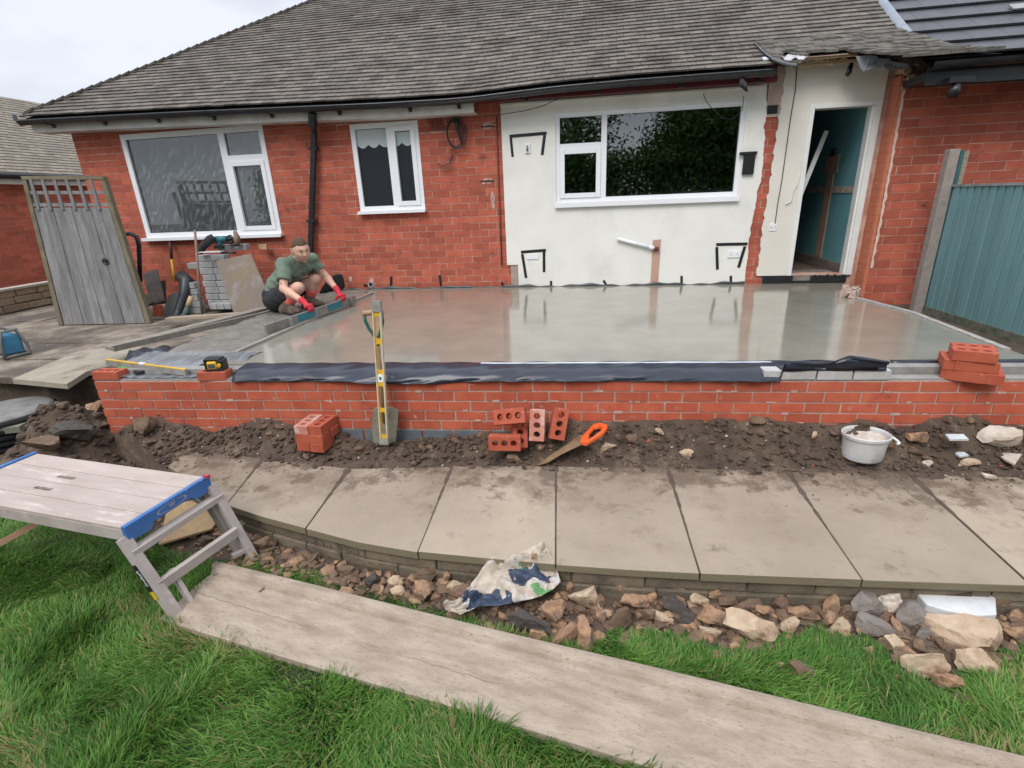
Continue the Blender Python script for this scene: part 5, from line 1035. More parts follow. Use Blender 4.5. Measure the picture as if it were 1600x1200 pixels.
o = thing('hand_tool', 'small green tool with a wooden handle lying by the block pile', 'tool', Ph(288,500,.9)); obj('handle', MB().tube([Ph(299,463,.85),Ph(294,478,.9)], [.03,.034], 10), mat('pale wood handle', (.55,.40,.22), None, 8, .7), o); obj('head', MB().tube([Ph(294,478,.9),Ph(290,492,.92),Ph(282,500,.95)], [.03,.045,.05], 8), mat('dark green metal', (.03,.06,.045), (.10,.13,.11), 14, .6), o)
# pile of grey blocks
M_pave = mat('grey block paver', (.38,.38,.38), (.29,.29,.29), 12, .92, .7, 60, spots=((.40,.40,.40), 20, .62, .75))
random.seed(14); pb = MB(); pb.box((0,0,0),(.2,.1,.078),None,None,0); proto_b = obj('paver_block', pb, M_pave); mod(proto_b,'BEVEL',width=.006,segments=1); first = [True]
PL = ['bottom','second','third','fourth','fifth','sixth','seventh','eighth','top']
def paver(u, v, z, rot=0., lab=None):
    if first[0]: b = proto_b; first[0] = False
    else: b = proto_b.copy(); COL.objects.link(b)
    c = HW(u, v, z); b.location = [float(x) for x in c]; b.rotation_euler = (random.uniform(-.02,.02), random.uniform(-.02,.02), PHI+rot+random.uniform(-.06,.06)); b['label'] = lab or 'grey concrete paver stacked in the pile below the big window'; b['category'] = 'paver'; b['group'] = 'grey pavers piled below the big window'
for k in range(9):
    z = -.045+.04+k*.084
    for c_ in range(3 if k < 8 else 2):
        uu_ = -1.27+c_*.205+(k%2)*.02
        cn = ('left','middle','right')[c_]
        if k == 0: paver(-1.13+c_*.11, .66, z+.06, math.pi/2, f'{cn} paver standing on end at the foot of the grey pile')
        else: paver(uu_+.07-k*.008, .60-k*.012, z, 0, f'grey paver at the {cn} of the {PL[k]} course, front face of the pile')
        paver(uu_, .46, z, 0, f'grey paver at the {cn} of the {PL[k]} course, back row of the pile')
for k in range(5):
    paver(-1.47+(k%2)*.02, .66, -.005+k*.084, 0, f'grey paver of the {PL[k]} course in the low stack left of the main pile'); 
paver(-1.44,.50,.57,0,'single grey paver jutting out left near the top of the pile'); paver(-.98,.42,.79,.1,'left one of two grey pavers laid on top of the pile'); paver(-.79,.40,.79,.1,'right one of two grey pavers laid on top of the pile')
slab3('plywood_sheet', [(337,408),(391,396),(432,490),(369,502)], .76, 1.05, -.02, mat('stained plywood', (.22,.165,.105), (.17,.15,.14), 2.5, .85, .5, 40, spots=((.28,.25,.23), 5, .5, .7)), 'stained brown sheet leaning on the grey pavers', 'board')
tp = thing('cordless_drill', 'black and teal cordless drill lying on top of the paver pile', 'drill', Ph(345,385,.5))
zt_ = .835; c = Ph(345,378,.48)
mb = MB(); mb.tube([c+np.array([-.06,0,.03]), c+np.array([.10,0,.035])], [.045,.04], 10); mb.tube([c+np.array([0,0,.02]), c+np.array([-.03,0,-.06])], [.03,.03], 8); obj('body', mb, mat('teal plastic', (.02,.16,.19), (.015,.10,.12), 14, .45), tp)
mb = MB(); mb.tube([c+np.array([.10,0,.035]), c+np.array([.17,0,.035])], [.03,.018], 10); obj('chuck', mb, M_black, tp); mb = MB(); mb.box(c+np.array([-.03,0,-.065]),(.12,.07,.04)); obj('battery', mb, M_black, tp)
mb = MB(); mb.tube([Ph(312,396,.62),Ph(318,384,.58),Ph(328,374,.55),Ph(334,370,.52)], [.035,.05,.055,.045], 10); single('work_glove_bundle', mb, mat('black cloth', (.02,.02,.022), (.04,.04,.045), 14, .9), 'black cloth bundle hanging off the left of the paver pile', 'cloth')
mb = MB(); mb.tube([Ph(352,372,.45),Ph(360,368,.45),Ph(366,374,.45),Ph(358,382,.5),Ph(347,383,.52),Ph(372,383,.5)], .016, 8); single('black_strap', mb, M_black, 'black looped strap on top of the paver pile', 'strap')
mb = MB(); mb.tube([Ph(371,383,.5),Ph(370,370,.48),Ph(367,361,.46)], [.035,.04,.02], 8); single('wooden_stub', mb, mat('dirty wood', (.25,.18,.12), (.16,.12,.08), 12, .9), 'upright dirty wooden stub on the right of the paver pile', 'timber')
fl = thing('plastering_float', 'white bladed float with a dark handle on the paver pile', 'float', Ph(335,396,.66)); obj('blade', MB().bar(Ph(313,394,.70), Ph(347,393,.70), .09, .008), M_upvc, fl); obj('handle', MB().tube([Ph(347,395,.72),Ph(357,394,.72),Ph(368,395,.72)], .016, 8), M_black, fl)
single('paver_scrap', MB().box(Ph(412,386,.10),(.10,.05,.06),None,None,.012), mat('orange lump', (.45,.28,.16), None, 8, .9), 'small pale lump on a bracket on the wall left of the man', 'debris')
# radio
rd_ = thing('site_radio', 'blue and grey site radio in a protective cage standing on the side path', 'radio', Pz(22,560,-.05)); c = Pz(19,556,-.05); M_cage = mat('grey cage plastic', (.20,.20,.18), (.12,.12,.11), 12, .6); M_rb = mat('radio blue', (.04,.20,.33), (.03,.15,.26), 9, .5, spots=((.30,.30,.28), 14, .6, .7))
Rz = Matrix.Rotation(-.35,3,'Z'); cc = lambda x,y,z: np.array(Rz @ Vector((x,y,z)))+c
mb = MB(); mb.box(cc(0,0,.13),(.25,.16,.19),Rz); o = obj('case', mb, M_rb, rd_); mod(o,'BEVEL',width=.02,segments=3)
mb = MB(); mb.box(cc(.06,-.085,.10),(.10,.01,.09),Rz); obj('face', mb, M_cage, rd_)
mb = MB(); mb.box(cc(.02,-.086,.165),(.12,.008,.03),Rz); obj('display', mb, M_black, rd_)
mb = MB()
for sx_ in (-.14,.14):
    mb.tube([cc(sx_,-.10,.02),cc(sx_,-.11,.12),cc(sx_*.85,-.06,.27),cc(sx_*.85,.06,.27),cc(sx_,.10,.12),cc(sx_,.10,.02),cc(sx_,-.10,.02)], .017, 8)
for y_,z_ in ((-.06,.27),(.06,.27),(-.10,.02),(.10,.02)): mb.tube([cc(-.13,y_,z_),cc(.13,y_,z_)], .017, 8)
obj('cage', mb, M_cage, rd_)
# ------------------------------------------------------------------ form boards, screeding bar
M_form = mat('concrete spattered board', (.27,.24,.20), (.20,.175,.145), 5, .9, .7, 30, stretch=(1,6,1), spots=((.38,.35,.31), 6, .6, .75))
a = Pz(176,543,.115); b = Pz(428,486,.115); d_ = (b-a)/np.linalg.norm(b-a); sd = np.array([d_[1],-d_[0],0]); 
single('form_board', MB().bar(a+np.array([0,0,-.012]), b+np.array([0,0,-.012]), .035, .055), M_form, 'upright edge board holding the left side of the wet concrete', 'board')
single('form_board', MB().bar(a-sd*.10+np.array([0,0,-.02]), b-sd*.16+np.array([0,0,.02]), .13, .03), M_form, 'flat grey plank lying behind the edge board left of the concrete', 'board')
single('form_board', MB().bar(Pz(262,498,.06), Pz(400,489,.10), .10, .03), mat('pale plank', (.38,.30,.22), (.30,.24,.18), 5, .9, stretch=(1,6,1)), 'pale plank end lying in front of the grey pavers', 'board')
a = Pz(369,553,ZS); b = Pz(582,459,ZS); single('screed_rail', MB().bar(a+np.array([0,0,.012]), b+np.array([0,0,.012]), .035, .024), mat('wet rail', (.34,.31,.27), (.24,.22,.19), 9, .6), 'long thin levelling rail bedded in the concrete under the gripped bar', 'rail')
a = Pz(420,526,ZS)+np.array([-.02,0,0]); b = Pz(558,476,ZS)+np.array([-.02,0,0]); bb_ = b-a; a_bar = a.copy(); scb = thing('screeding_bar', 'grey aluminium screeding bar with two teal grips held by the crouching man', 'levelling bar', a)
M_al = mat('dirty aluminium', (.30,.29,.26), (.20,.19,.17), 9, .5, .3, metal=.3)
obj('beam', MB().bar(a+np.array([0,0,.062]), b+np.array([0,0,.062]), .028, .095), M_al, scb)
_ts = np.linspace(0,1,300); _tx = np.array([scr(a_bar+bb_*t+np.array([0,0,.07]))[0] for t in _ts]); tpx = lambda x: float(np.interp(x, _tx, _ts))
for t0, t1 in ((tpx(464),tpx(491)),(tpx(511),tpx(533))): obj('grip', MB().bar(a+bb_*t0+np.array([.0,0,.068]), a+bb_*t1+np.array([.0,0,.068]), .034, .070), mat('teal grip', (.03,.20,.24), (.02,.14,.17), 9, .5), scb)
for t0 in (tpx(450),tpx(545)): obj('clamp', MB().bar(a+bb_*(t0-.012)+np.array([.03,0,.040]), a+bb_*(t0+.012)+np.array([.03,0,.040]), .04, .12), M_al, scb)
# ------------------------------------------------------------------ on and by the wall
put_brick(tuple(Py(333,572,.05)[:2])+(.108,), (0,0,.1), 'red brick under the yellow laser level on the wall', None)
c = Py(335,558,.06); c[2] = .142+.045; ll = thing('laser_level', 'small black and yellow laser level standing on a brick on the wall', 'laser level', c-np.array([0,0,.045])); Rz = Matrix.Rotation(.15,3,'Z'); cc = lambda x,y,z: np.array(Rz @ Vector((x,y,z)))+c
M_yel = mat('yellow tool plastic', (.72,.42,.02), (.62,.34,.015), 9, .45)
o = obj('body', MB().box(cc(.0,0,-.035),(.135,.085,.022),Rz).box(cc(-.062,0,.005),(.014,.08,.09),Rz).box(cc(.045,0,.0),(.045,.082,.075),Rz).box(cc(-.005,0,.042),(.11,.082,.016),Rz), M_black, ll); mod(o,'BEVEL',width=.006,segments=2)
o = obj('yellow_case', MB().box(cc(-.012,-.003,.0),(.075,.088,.062),Rz), M_yel, ll); mod(o,'BEVEL',width=.014,segments=3)
obj('window', MB().box(cc(-.012,-.048,-.002),(.05,.004,.030),Rz), M_dark, ll); obj('knob', MB().lathe([(0,.012),(.014,.01),(.016,0)], cc(.045,-.045,.0), 12, rot=Matrix.Rotation(R(90),3,'X')), M_yel, ll)
a = Py(168,566,.10); a[2] = .158; a = Pz(168,566,.158); b = Pz(292,582,.115); yl = thing('spirit_level', 'yellow topped spirit level lying on the left end of the garden wall', 'spirit level', a)
obj('beam', MB().bar(a, b, .028, .045), mat('worn grey beam', (.33,.32,.29), (.22,.20,.17), 10, .6), yl); obj('top_edge', MB().bar(a+np.array([0,-.004,.025]), b+np.array([0,-.004,.025]), .020, .006), M_yel, yl)
m_ = a*.5+b*.5; obj('vial', MB().bar(a*.56+b*.44+np.array([0,-.006,.03]), a*.50+b*.50+np.array([0,-.006,.03]), .024, .012), M_upvc, yl)
c = Pz(199,582,.08); r_ = thing('string_reel', 'reel of bright green builders line under the lying spirit level', 'reel', c); obj('line', MB().lathe([(.0,.05),(.055,.048),(.06,.035),(.055,.02),(.06,.008),(.05,0)], c, 20), mat('bright green line', (.02,.45,.05), (.02,.30,.04), 60, .8), r_)
c = Pz(226,584,.08); single('tape_roll', MB().lathe([(.03,.045),(.062,.045),(.066,.040),(.066,.004),(.03,0),(.03,.045)], c, 24), M_tape, 'roll of black tape under the lying spirit level', 'tape')
# upright level
bt = Py(601,694,-.19); tp_ = Py(588,470,-.10); d_ = tp_-bt; Ln = float(np.linalg.norm(d_)); d_ /= Ln; vx = np.cross(d_, np.array([0,1.,0])); vx /= np.linalg.norm(vx); vx = vx if vx[0] > 0 else -vx; vn = np.cross(vx, d_)
M4 = Matrix(((vx[0],d_[0],vn[0],bt[0]),(vx[1],d_[1],vn[1],bt[1]),(vx[2],d_[2],vn[2],bt[2]),(0,0,0,1)))
ul = thing('spirit_level', 'long yellow spirit level standing upright against the wall over the spade', 'spirit level', bt); hw = .030
def ov(t0, t1, w_=.017): 
    y0, y1 = Ln*(1-t1), Ln*(1-t0); return [(-w_,y0+.01),(-w_+.008,y0),(w_-.008,y0),(w_,y0+.01),(w_,y1-.01),(w_-.008,y1),(-w_+.008,y1),(-w_,y1-.01)]
mb = MB(); mb.prism([(-hw+.006,Ln*.045),(hw-.006,Ln*.045),(hw-.006,Ln*.93),(-hw+.006,Ln*.93)], [ov(.10,.25),(ov(.285,.465)),(ov(.495,.545)),(ov(.575,.735)),(ov(.76,.93))], .014, M4); obj('web', mb, M_yel, ul)
for s_ in (-1,1):
    mb = MB(); mb.prism([(s_*(hw-.005)-.004,Ln*.045),(s_*(hw-.005)+.004,Ln*.045),(s_*(hw-.005)+.004,Ln*.93),(s_*(hw-.005)-.004,Ln*.93)], [], .028, M4); obj('edge', mb, mat('pale worn edge', (.62,.56,.36), (.42,.38,.30), 12, .5), ul)
for t0, t1 in ((0,.07),(.957,1)):
    mb = MB(); mb.prism([(-hw-.001,Ln*(1-t1)),(hw+.001,Ln*(1-t1)),(hw+.001,Ln*(1-t0)),(-hw-.001,Ln*(1-t0))], [], .032, M4); obj('end_cap', mb, mat('cement grey cap', (.36,.35,.31), (.20,.19,.17), 12, .8), ul)
mb = MB(); mb.prism(ov(.492,.548,.020), [], .020, M4); obj('vial_block', mb, M_upvc, ul); mb = MB(); mb.prism([(-.008,Ln*.47),(.008,Ln*.47),(.008,Ln*.49),(-.008,Ln*.49)], [], .026, M4); obj('vial', mb, mat('green vial', (.03,.22,.09), None, 9, .3), ul)
# spade behind it
sp_b = Py(602,690,-.09); spd = thing('spade', 'spade with a green D handle and cement covered blade standing behind the upright level', 'spade', sp_b)
def yp(px, py, Y0=-.11, Y1=-.03): t = (690-py)/200; return Py(px, py, Y0+(Y1-Y0)*t)
bl = [(583,640),(588,637),(612,637),(622,641),(621,662),(618,690),(602,695),(584,692),(580,668)]
V = [yp(x,y) for x,y in bl]; n = len(V); mb = MB(); mb.add([*V, *[v+np.array([0,.012,0]) for v in V]], [tuple(range(n)), tuple(range(n,2*n))[::-1]]+[(i,i+n,(i+1)%n+n,(i+1)%n) for i in range(n)]); obj('blade', mb, mat('cement covered steel', (.24,.22,.17), (.15,.14,.10), 10, .8, .6, 40), spd)
obj('shaft', MB().tube([yp(601,660),yp(596,600),yp(590,540)], .016, 8), mat('old ash shaft', (.22,.16,.10), None, 8, .7), spd)
M_grn = mat('green plastic handle', (.02,.12,.075), (.015,.085,.055), 9, .5)
obj('handle_frame', MB().tube([yp(569,492),yp(571,502),yp(577,514),yp(586,526),yp(590,545)], .012, 8).tube([yp(596,488),yp(598,502),yp(596,514),yp(591,528),yp(590,545)], .012, 8), M_grn, spd)
obj('grip', MB().tube([yp(567,490),yp(582,488),yp(598,486)], .018, 8), mat('wood grip', (.40,.27,.16), None, 8, .7), spd)
# stack of bricks, front left
random.seed(6); c0 = Pz(492,657,-.19); rot = -.10; M_dusty = mat('mortar dusted brick', (.50,.22,.16), (.46,.13,.08), 9, .9, .7, 90, spots=((.58,.45,.39), 8, .46, .62, .75))
def dusty(b): b.data = b.data.copy(); b.data.materials[0] = M_dusty
Rz = Matrix.Rotation(rot,3,'Z')
def at(c0, x, y, z): v = Rz @ Vector((x,y,0)); return (c0[0]+v.x, c0[1]+v.y, z)
za = -.19-.0325
for (x,y,z,r2,lab) in ((-.053,0,za,math.pi/2+rot+.03,'dusty left one of the top two bricks in the stack at the front left'),(.055,.01,za,math.pi/2+rot-.02,'clean right one of the top two bricks in the stack at the front left'),
    (.0,-.055,za-.066,rot,'middle layer brick facing the camera in the stack at the front left'),(.012,.055,za-.066,rot,'middle layer brick at the back of the stack at the front left'),
    (-.056,.0,za-.132,math.pi/2+rot,'bottom left brick of the stack at the front left, half in the soil'),(.052,-.006,za-.132,math.pi/2+rot+.02,'bottom right brick of the stack at the front left with a white scuff')):
    b = put_brick(at(c0,x,y,z), (0,0,r2), lab, 'stacked bricks at the front left')
    if 'dusty' in lab: dusty(b)
# leaning pile
RX = lambda a: Matrix.Rotation(a,4,'X'); RY = lambda a: Matrix.Rotation(a,4,'Y'); RZ = lambda a: Matrix.Rotation(a,4,'Z')
g_ = 'loose bricks leaning by the wall'
put_brick(Py(789,691,-.25), RX(R(82)), 'brick on its side with three holes facing front, lowest of the leaning group', g_)
put_brick(Py(797,651,-.17), RZ(R(-4)) @ RY(R(-8)) @ RX(R(62)), 'tilted brick balanced on top of the leaning group', g_)
put_brick(Py(812,677,-.13), RZ(R(18)) @ RX(R(50)) @ RZ(R(80)), 'brick half hidden behind the lowest of the leaning group', g_)
b = put_brick(Py(840,664,-.14), RZ(R(-6)) @ RY(R(0)) @ RX(R(72)) @ RZ(R(90)), 'brick standing on end with a pale mortared side', g_); dusty(b)
put_brick(Py(873,662,-.13), RZ(R(10)) @ RY(R(14)) @ RX(R(70)) @ RZ(R(90)), 'rightmost leaning brick, tipped to the left beside the saw', g_)
# stack on the wall at the right
c0 = Pz(1520,543,.275); rot = -.42; Rz = Matrix.Rotation(rot,3,'Z'); za = .275-.0325; g_ = 'bricks stacked on the wall at the right'
for (x,y,z,r2,lab) in ((.0,-.054,za,rot,'front one of the top two bricks stacked on the wall at the right'),(.012,.053,za,rot+.02,'back one of the top two bricks stacked on the wall at the right'),
    (.02,-.045,za-.066,rot+.06,'long middle layer brick in the stack on the wall at the right'),(-.085,.01,za-.066,math.pi/2+rot,'middle layer brick showing its short end at the left of the stack on the wall'),
    (-.025,-.05,za-.132,rot-.10,'bottom layer brick jutting left in the stack on the wall at the right'),(.12,.0,za-.132,math.pi/2+rot-.1,'bottom right brick jutting forward in the stack on the wall')):
    put_brick(at(c0,x,y,z), (0,0,r2), lab, g_)
# saw
def flat(q, z, th, dz=0): V = [Pz(x,y,z+dz*i) for i,(x,y) in enumerate(q)]; return V
sw = thing('hand_saw', 'handsaw with an orange handle and muddy blade lying on the soil', 'saw', Pz(900,690,-.36))
_z0 = float(Pg(842,725)[2])+.02; _z1 = float(Pg(945,668)[2])+.05
def zlin(x): return _z0+(x-842)/106*(_z1-_z0)
def poly3(q, zf, th): V = [Pz(x,y,zf(x)) for x,y in q]; n = len(V); mb = MB(); mb.add([*V, *[v-np.array([0,0,th]) for v in V]], [tuple(range(n))[::-1], tuple(range(n,2*n))]+[(i,(i+1)%n,(i+1)%n+n,i+n) for i in range(n)]); return mb
obj('blade', poly3([(840,727),(847,720),(870,704),(908,679),(922,682),(917,691),(880,708),(855,723)], zlin, .003), mat('rusty muddy steel', (.26,.17,.09), (.16,.10,.06), 12, .7), sw)
for q in ([(907,684),(918,672),(927,662),(940,660),(936,665),(929,667),(921,676),(919,686)], [(940,660),(949,663),(949,668),(943,675),(938,673),(942,667),(936,665)], [(938,673),(943,675),(930,683),(916,692),(906,690),(907,684),(919,686),(928,681)]):
    o = obj('handle', poly3(q, lambda x: zlin(x)+.014, .026), mat('orange saw handle', (.80,.14,.03), (.70,.11,.025), 9, .5), sw); mod(o,'BEVEL',width=.004,segments=2)
# bucket
cb = Pg(1346,714,-.0); bk = thing('bucket', 'white plastic tub with plaster residue standing on the soil', 'bucket', cb); ro = 0
P1 = [(.0,.0),(.112,.0),(.118,.01),(.132,.145),(.142,.150),(.144,.168),(.138,.172),(.130,.160),(.122,.03),(.0,.02)]
mb = MB(); mb.lathe(P1, cb, 36, sx=.98, sy=.84); o = obj('tub', mb, mat('white tub plastic', (.58,.58,.57), (.46,.46,.45), 7, .6, spots=((.30,.25,.20), 7, .54, .70), spots2=((.70,.70,.68), 14, .6, .7)), bk)
rows = [[cb+np.array([1.0*r_*math.cos(t), .83*r_*math.sin(t), .105+.022*vnoise(r_*math.cos(t)*20+5,r_*math.sin(t)*20+5,1)+.03*(r_/.125)*abs(math.sin(t*1.5))]) for r_ in (0.001,.04,.08,.127)] for t in np.linspace(0,2*math.pi,25)]
mb = MB(); mb.grid(rows); obj('plaster_residue', mb, mat('dried plaster', (.46,.38,.31), (.60,.58,.54), 12, .9, .8, 40), bk)
mb = MB(); mb.tube([cb+np.array([.146,.01,.145]), cb+np.array([.170,-.02,.135]), cb+np.array([.175,-.05,.125]), cb+np.array([.155,-.06,.125])], .008, 6); obj('handle', mb, M_upvc, bk)
# rubble bag
U_ = [(693,950),(703,944),(716,942),(728,930),(740,912),(752,895),(762,880),(775,872),(788,878),(800,872),(815,864),(832,857),(848,851)]
D_ = [(697,957),(708,961),(722,963),(738,957),(752,951),(772,950),(795,948),(820,943),(848,932),(866,924),(876,914),(872,898),(862,878)]
n_ = 64; m_ = 34; rows = []
for i in range(n_+1):
    t = i/n_*(len(U_)-1); k = min(int(t), len(U_)-2); f = t-k; u = np.array(U_[k])*(1-f)+np.array(U_[k+1])*f; d = np.array(D_[k])*(1-f)+np.array(D_[k+1])*f; r = []
    for j in range(m_+1):
        s_ = j/m_; q = u*(1-s_)+d*s_; 
        z0_ = float(np.interp(q[1], [850,900,960], [-.40,-.50,-.55])); p = Pz(q[0], q[1], z0_)
        ed = min(1, 4*s_*(1-s_)*1.6); fo = .036*(abs(noise.noise(Vector((i*.13,j*.10,0))))*2.2-.35)+.024*(.5-abs(noise.noise(Vector((i*.30,j*.22,4)))))+.012*noise.noise(Vector((i*.6,j*.5,7)))+.022*math.sin(i*.42+j*.18)*math.sin(j*.22+.5)
        r.append(p+np.array([.006*noise.noise(Vector((i*.5,j*.5,9))), -.3*fo, fo])*(.35+.65*ed)+np.array([0,0,.012]))
    rows.append(r)
mb = MB(); mb.grid(rows)
M_bag = mat('white woven bag', (.48,.42,.34), (.36,.29,.22), 9, .6, .5, 40, spots=((.54,.53,.50), 12, .50, .66), spots2=((.20,.15,.11), 16, .60, .74))
t = M_bag.node_tree; N = t.nodes; K = t.links.new; b = N['Principled BSDF']; src = b.inputs['Base Color'].links[0].from_socket
co = N.new('ShaderNodeTexCoord'); sp1 = N.new('ShaderNodeSeparateXYZ'); K(co.outputs['Object'], sp1.inputs[0])
def band(c_, cx, cy, rx, ry, sc_, thr):
    global src
    vm_ = N.new('ShaderNodeMapping'); vm_.vector_type = 'POINT'; vm_.inputs['Location'].default_value = (-cx/rx,-cy/ry,0); vm_.inputs['Scale'].default_value = (1/rx,1/ry,0); K(co.outputs['Object'], vm_.inputs[0])
    ln_ = N.new('ShaderNodeVectorMath'); ln_.operation = 'LENGTH'; K(vm_.outputs[0], ln_.inputs[0]); nz_ = N.new('ShaderNodeTexNoise'); nz_.inputs['Scale'].default_value = sc_; nz_.inputs['Detail'].default_value = 3; K(co.outputs['Object'], nz_.inputs['Vector'])
    ad_ = N.new('ShaderNodeMath'); ad_.operation = 'MULTIPLY_ADD'; ad_.inputs[1].default_value = 1.6; K(nz_.outputs['Fac'], ad_.inputs[0]); K(ln_.outputs['Value'], ad_.inputs[2]); mr_ = N.new('ShaderNodeMapRange'); mr_.inputs['From Min'].default_value = thr; mr_.inputs['From Max'].default_value = thr+.06; mr_.inputs['To Min'].default_value = 1; mr_.inputs['To Max'].default_value = 0; K(ad_.outputs[0], mr_.inputs['Value'])
    x_ = N.new('ShaderNodeMix'); x_.data_type = 'RGBA'; K(mr_.outputs[0], x_.inputs[0]); K(src, x_.inputs[6]); x_.inputs[7].default_value = (*c_,1); src = x_.outputs[2]
bag = single('rubble_bag', mb, M_bag, 'crumpled white plastic rubble bag with dark and green print lying over the kerb stones', 'bag'); bl_ = np.array(bag.location)
for c_, (px,py), rx, ry, sc_, thr in (((.10,.26,.09),(843,921),.07,.022,30,1.55),((.03,.045,.08),(762,935),.13,.05,22,1.75),((.03,.045,.08),(828,905),.11,.04,25,1.65),((.10,.28,.09),(775,943),.03,.02,30,1.6),((.10,.28,.09),(815,898),.02,.012,30,1.6)):
    q = Pz(px,py,-.5)-bl_; band(c_, float(q[0]), float(q[1]), rx, ry, sc_, thr)
K(src, b.inputs['Base Color']); mod(bag,'SOLIDIFY',thickness=.003)
single('stone_on_bag', MB().add(*[[(v[0]+float(Pz(835,868,-.39)[0]), v[1]+float(Pz(835,868,-.39)[1]), v[2]-.39) for v in rock_mb((.035,.03,.022),77,2)[0]], rock_mb((.035,.03,.022),77,2)[1]]), M_lime, 'small orange stone lying in the top fold of the rubble bag', 'stone')
# ------------------------------------------------------------------ marks and fittings on the walls
def tape(q, v=.0235):
    mb = MB(); V = [Ph(x,y,v) for x,y in q]; W_ = [Ph(x,y,v-.003) for x,y in q]; n = len(V); mb.add(V+W_, [tuple(range(n)), tuple(range(n,2*n))[::-1]]+[(i,i+n,(i+1)%n+n,(i+1)%n) for i in range(n)]); obj('tape_mark', mb, M_tape, wall)
def strip_(x0,y0,x1,y1,w_,v=.0242):
    a = Ph(x0,y0,v); b = Ph(x1,y1,v); obj('tape_mark', MB().bar(a, b, w_, .0018, NO) if False else MB().box((a+b)/2, (np.linalg.norm(b-a), w_, .0018), Matrix((Vector((b-a)/np.linalg.norm(b-a)), Vector(np.cross(NO,(b-a)/np.linalg.norm(b-a))), Vector(NO))).transposed()), M_tape, wall)
for (x0,y0,x1,y1,w_) in ((796,213,854,208,.034),(798,215,801,245,.030),(851,211,847,242,.034),(814,394,853,391,.036),(816,397,822,434,.034),(850,393,850,425,.034),(1119,382,1168,381,.034),(1120,386,1121,421,.034),(1164,385,1154,418,.034)):
    strip_(x0,y0,x1,y1,w_, .0245+(0.002 if w_ == .034 else 0)+random.uniform(0,.0008))
for (x0,y0,x1,y1) in ((861,439,861,447),(943,438,948,447),(1065,431,1065,444),(1142,431,1142,444)): strip_(x0,y0,x1,y1,.030)
for (x0,y0,x1,y1) in ((611,432,611,449),(687,430,689,447),(784,441,786,447),(568,446,574,446)): strip_(x0,y0,x1,y1,.032,.006)
u0,z0 = Uh(1165,273,.03); u1,z1 = Uh(1190,236,.03); mb = MB(); mb.hbox(5.58,5.705,.023,.055,z0,z1-.02); mb.hbox(5.53,5.72,.026,.061,z1-.035,z1+.0); o = obj('taped_box', mb, M_tape, wall); mod(o,'BEVEL',width=.006,segments=2)
def socket(px, py, w_, h_, m, nm='socket_plate', holes=True):
    u, z = Uh(px, py, .03); mb = MB(); mb.hbox(u-w_/2,u+w_/2,.0235,.034,z-h_/2,z+h_/2); o = obj(nm, mb, m, wall); mod(o,'BEVEL',width=.003,segments=2)
    if holes:
        mb = MB()
        for d in (-w_/4,w_/4): mb.hbox(u+d-.004,u+d+.004,.034,.0345,z-.005,z+.012); mb.hbox(u+d-.014,u+d-.008,.034,.0345,z-.018,z-.012); mb.hbox(u+d+.008,u+d+.014,.034,.0345,z-.018,z-.012)
        obj('socket_holes', mb, M_dark, wall)
socket(1147,397,.146,.086,M_upvc); socket(832,401,.146,.070,M_upvc,holes=False); socket(1208,355,.075,.085,M_upvc)
u, z = Uh(824,231,.03); mb = MB(); mb.hbox(u-.035,u+.035,.0235,.04,z-.062,z+.05); o = obj('lamp_base', mb, M_upvc, wall); mod(o,'BEVEL',width=.02,segments=3); mb = MB(); mb.tube([HW(u,.041,z+.02),HW(u,.06,z-.005),HW(u,.05,z-.035)], .012, 8); obj('lamp_terminal', mb, mat('grey green metal', (.20,.24,.22), None, 9, .5), wall)
pts = [Ph(*q,.032) for q in ((1245,105),(1243,140),(1236,180),(1229,230),(1222,280),(1215,320),(1211,350))]; obj('cable', MB().tube(pts, .0045, 6), M_black, wall)
pts = [Ph(*q,.03) for q in ((1249,272),(1245,290),(1239,300),(1236,315),(1228,320))]; obj('filler_scar', MB().tube(pts, .009, 5), mat('filler', (.72,.70,.64), None, 9, .9), wall)
obj('waste_pipe', MB().tube([Ph(965,373,.05),Ph(1022,388,.055)], .020, 10).tube([Ph(991,380,.052),Ph(995,381,.052)], .024, 10).tube([Ph(1015,386,.055),Ph(1022,388,.055)], .025, 10), M_upvc, wall)
obj('pipe_end', MB().tube([Ph(1022,388,.055),Ph(1029,389,.055)], .024, 10), mat('dark red cap', (.16,.03,.025), None, 9, .6), wall)
obj('plaster_strip', MB().hex([Ph(x,y,v) for x,y,v in ((1020,375,.0262),(1016,445,.0262),(1020,375,.020),(1016,445,.020),(1033,374,.0262),(1028,445,.0262),(1033,374,.020),(1028,445,.020))]), mat('pink brown plaster', (.52,.33,.25), (.44,.27,.20), 8, .9, .3, 40), wall)
# vents
u0,z0 = 1.852,2.08; mb = MB(); hol = [[(.006+.0375+i*.0285-.008*a_, .022+j*.026-.008*b_) for a_, b_ in ((1,1),(-1,1),(-1,-1),(1,-1))] for i in range(5) for j in range(5)]
Mx = Matrix(((T[0],0,NO[0],0),(T[1],0,NO[1],0),(0,1,0,0),(0,0,0,1))); c = HW(u0,.004,z0); Mx = Matrix.Translation(Vector(c)) @ Mx
mb.prism([(0,0),(.186,0),(.186,.140),(0,.140)], [h for h in hol], .012, Mx); obj('air_vent', mb, mat('terracotta vent', (.26,.06,.045), (.20,.05,.04), 9, .9), wall); obj('vent_back', MB().hbox(1.86,2.03,-.05,-.03,2.09,2.21), M_under, wall)
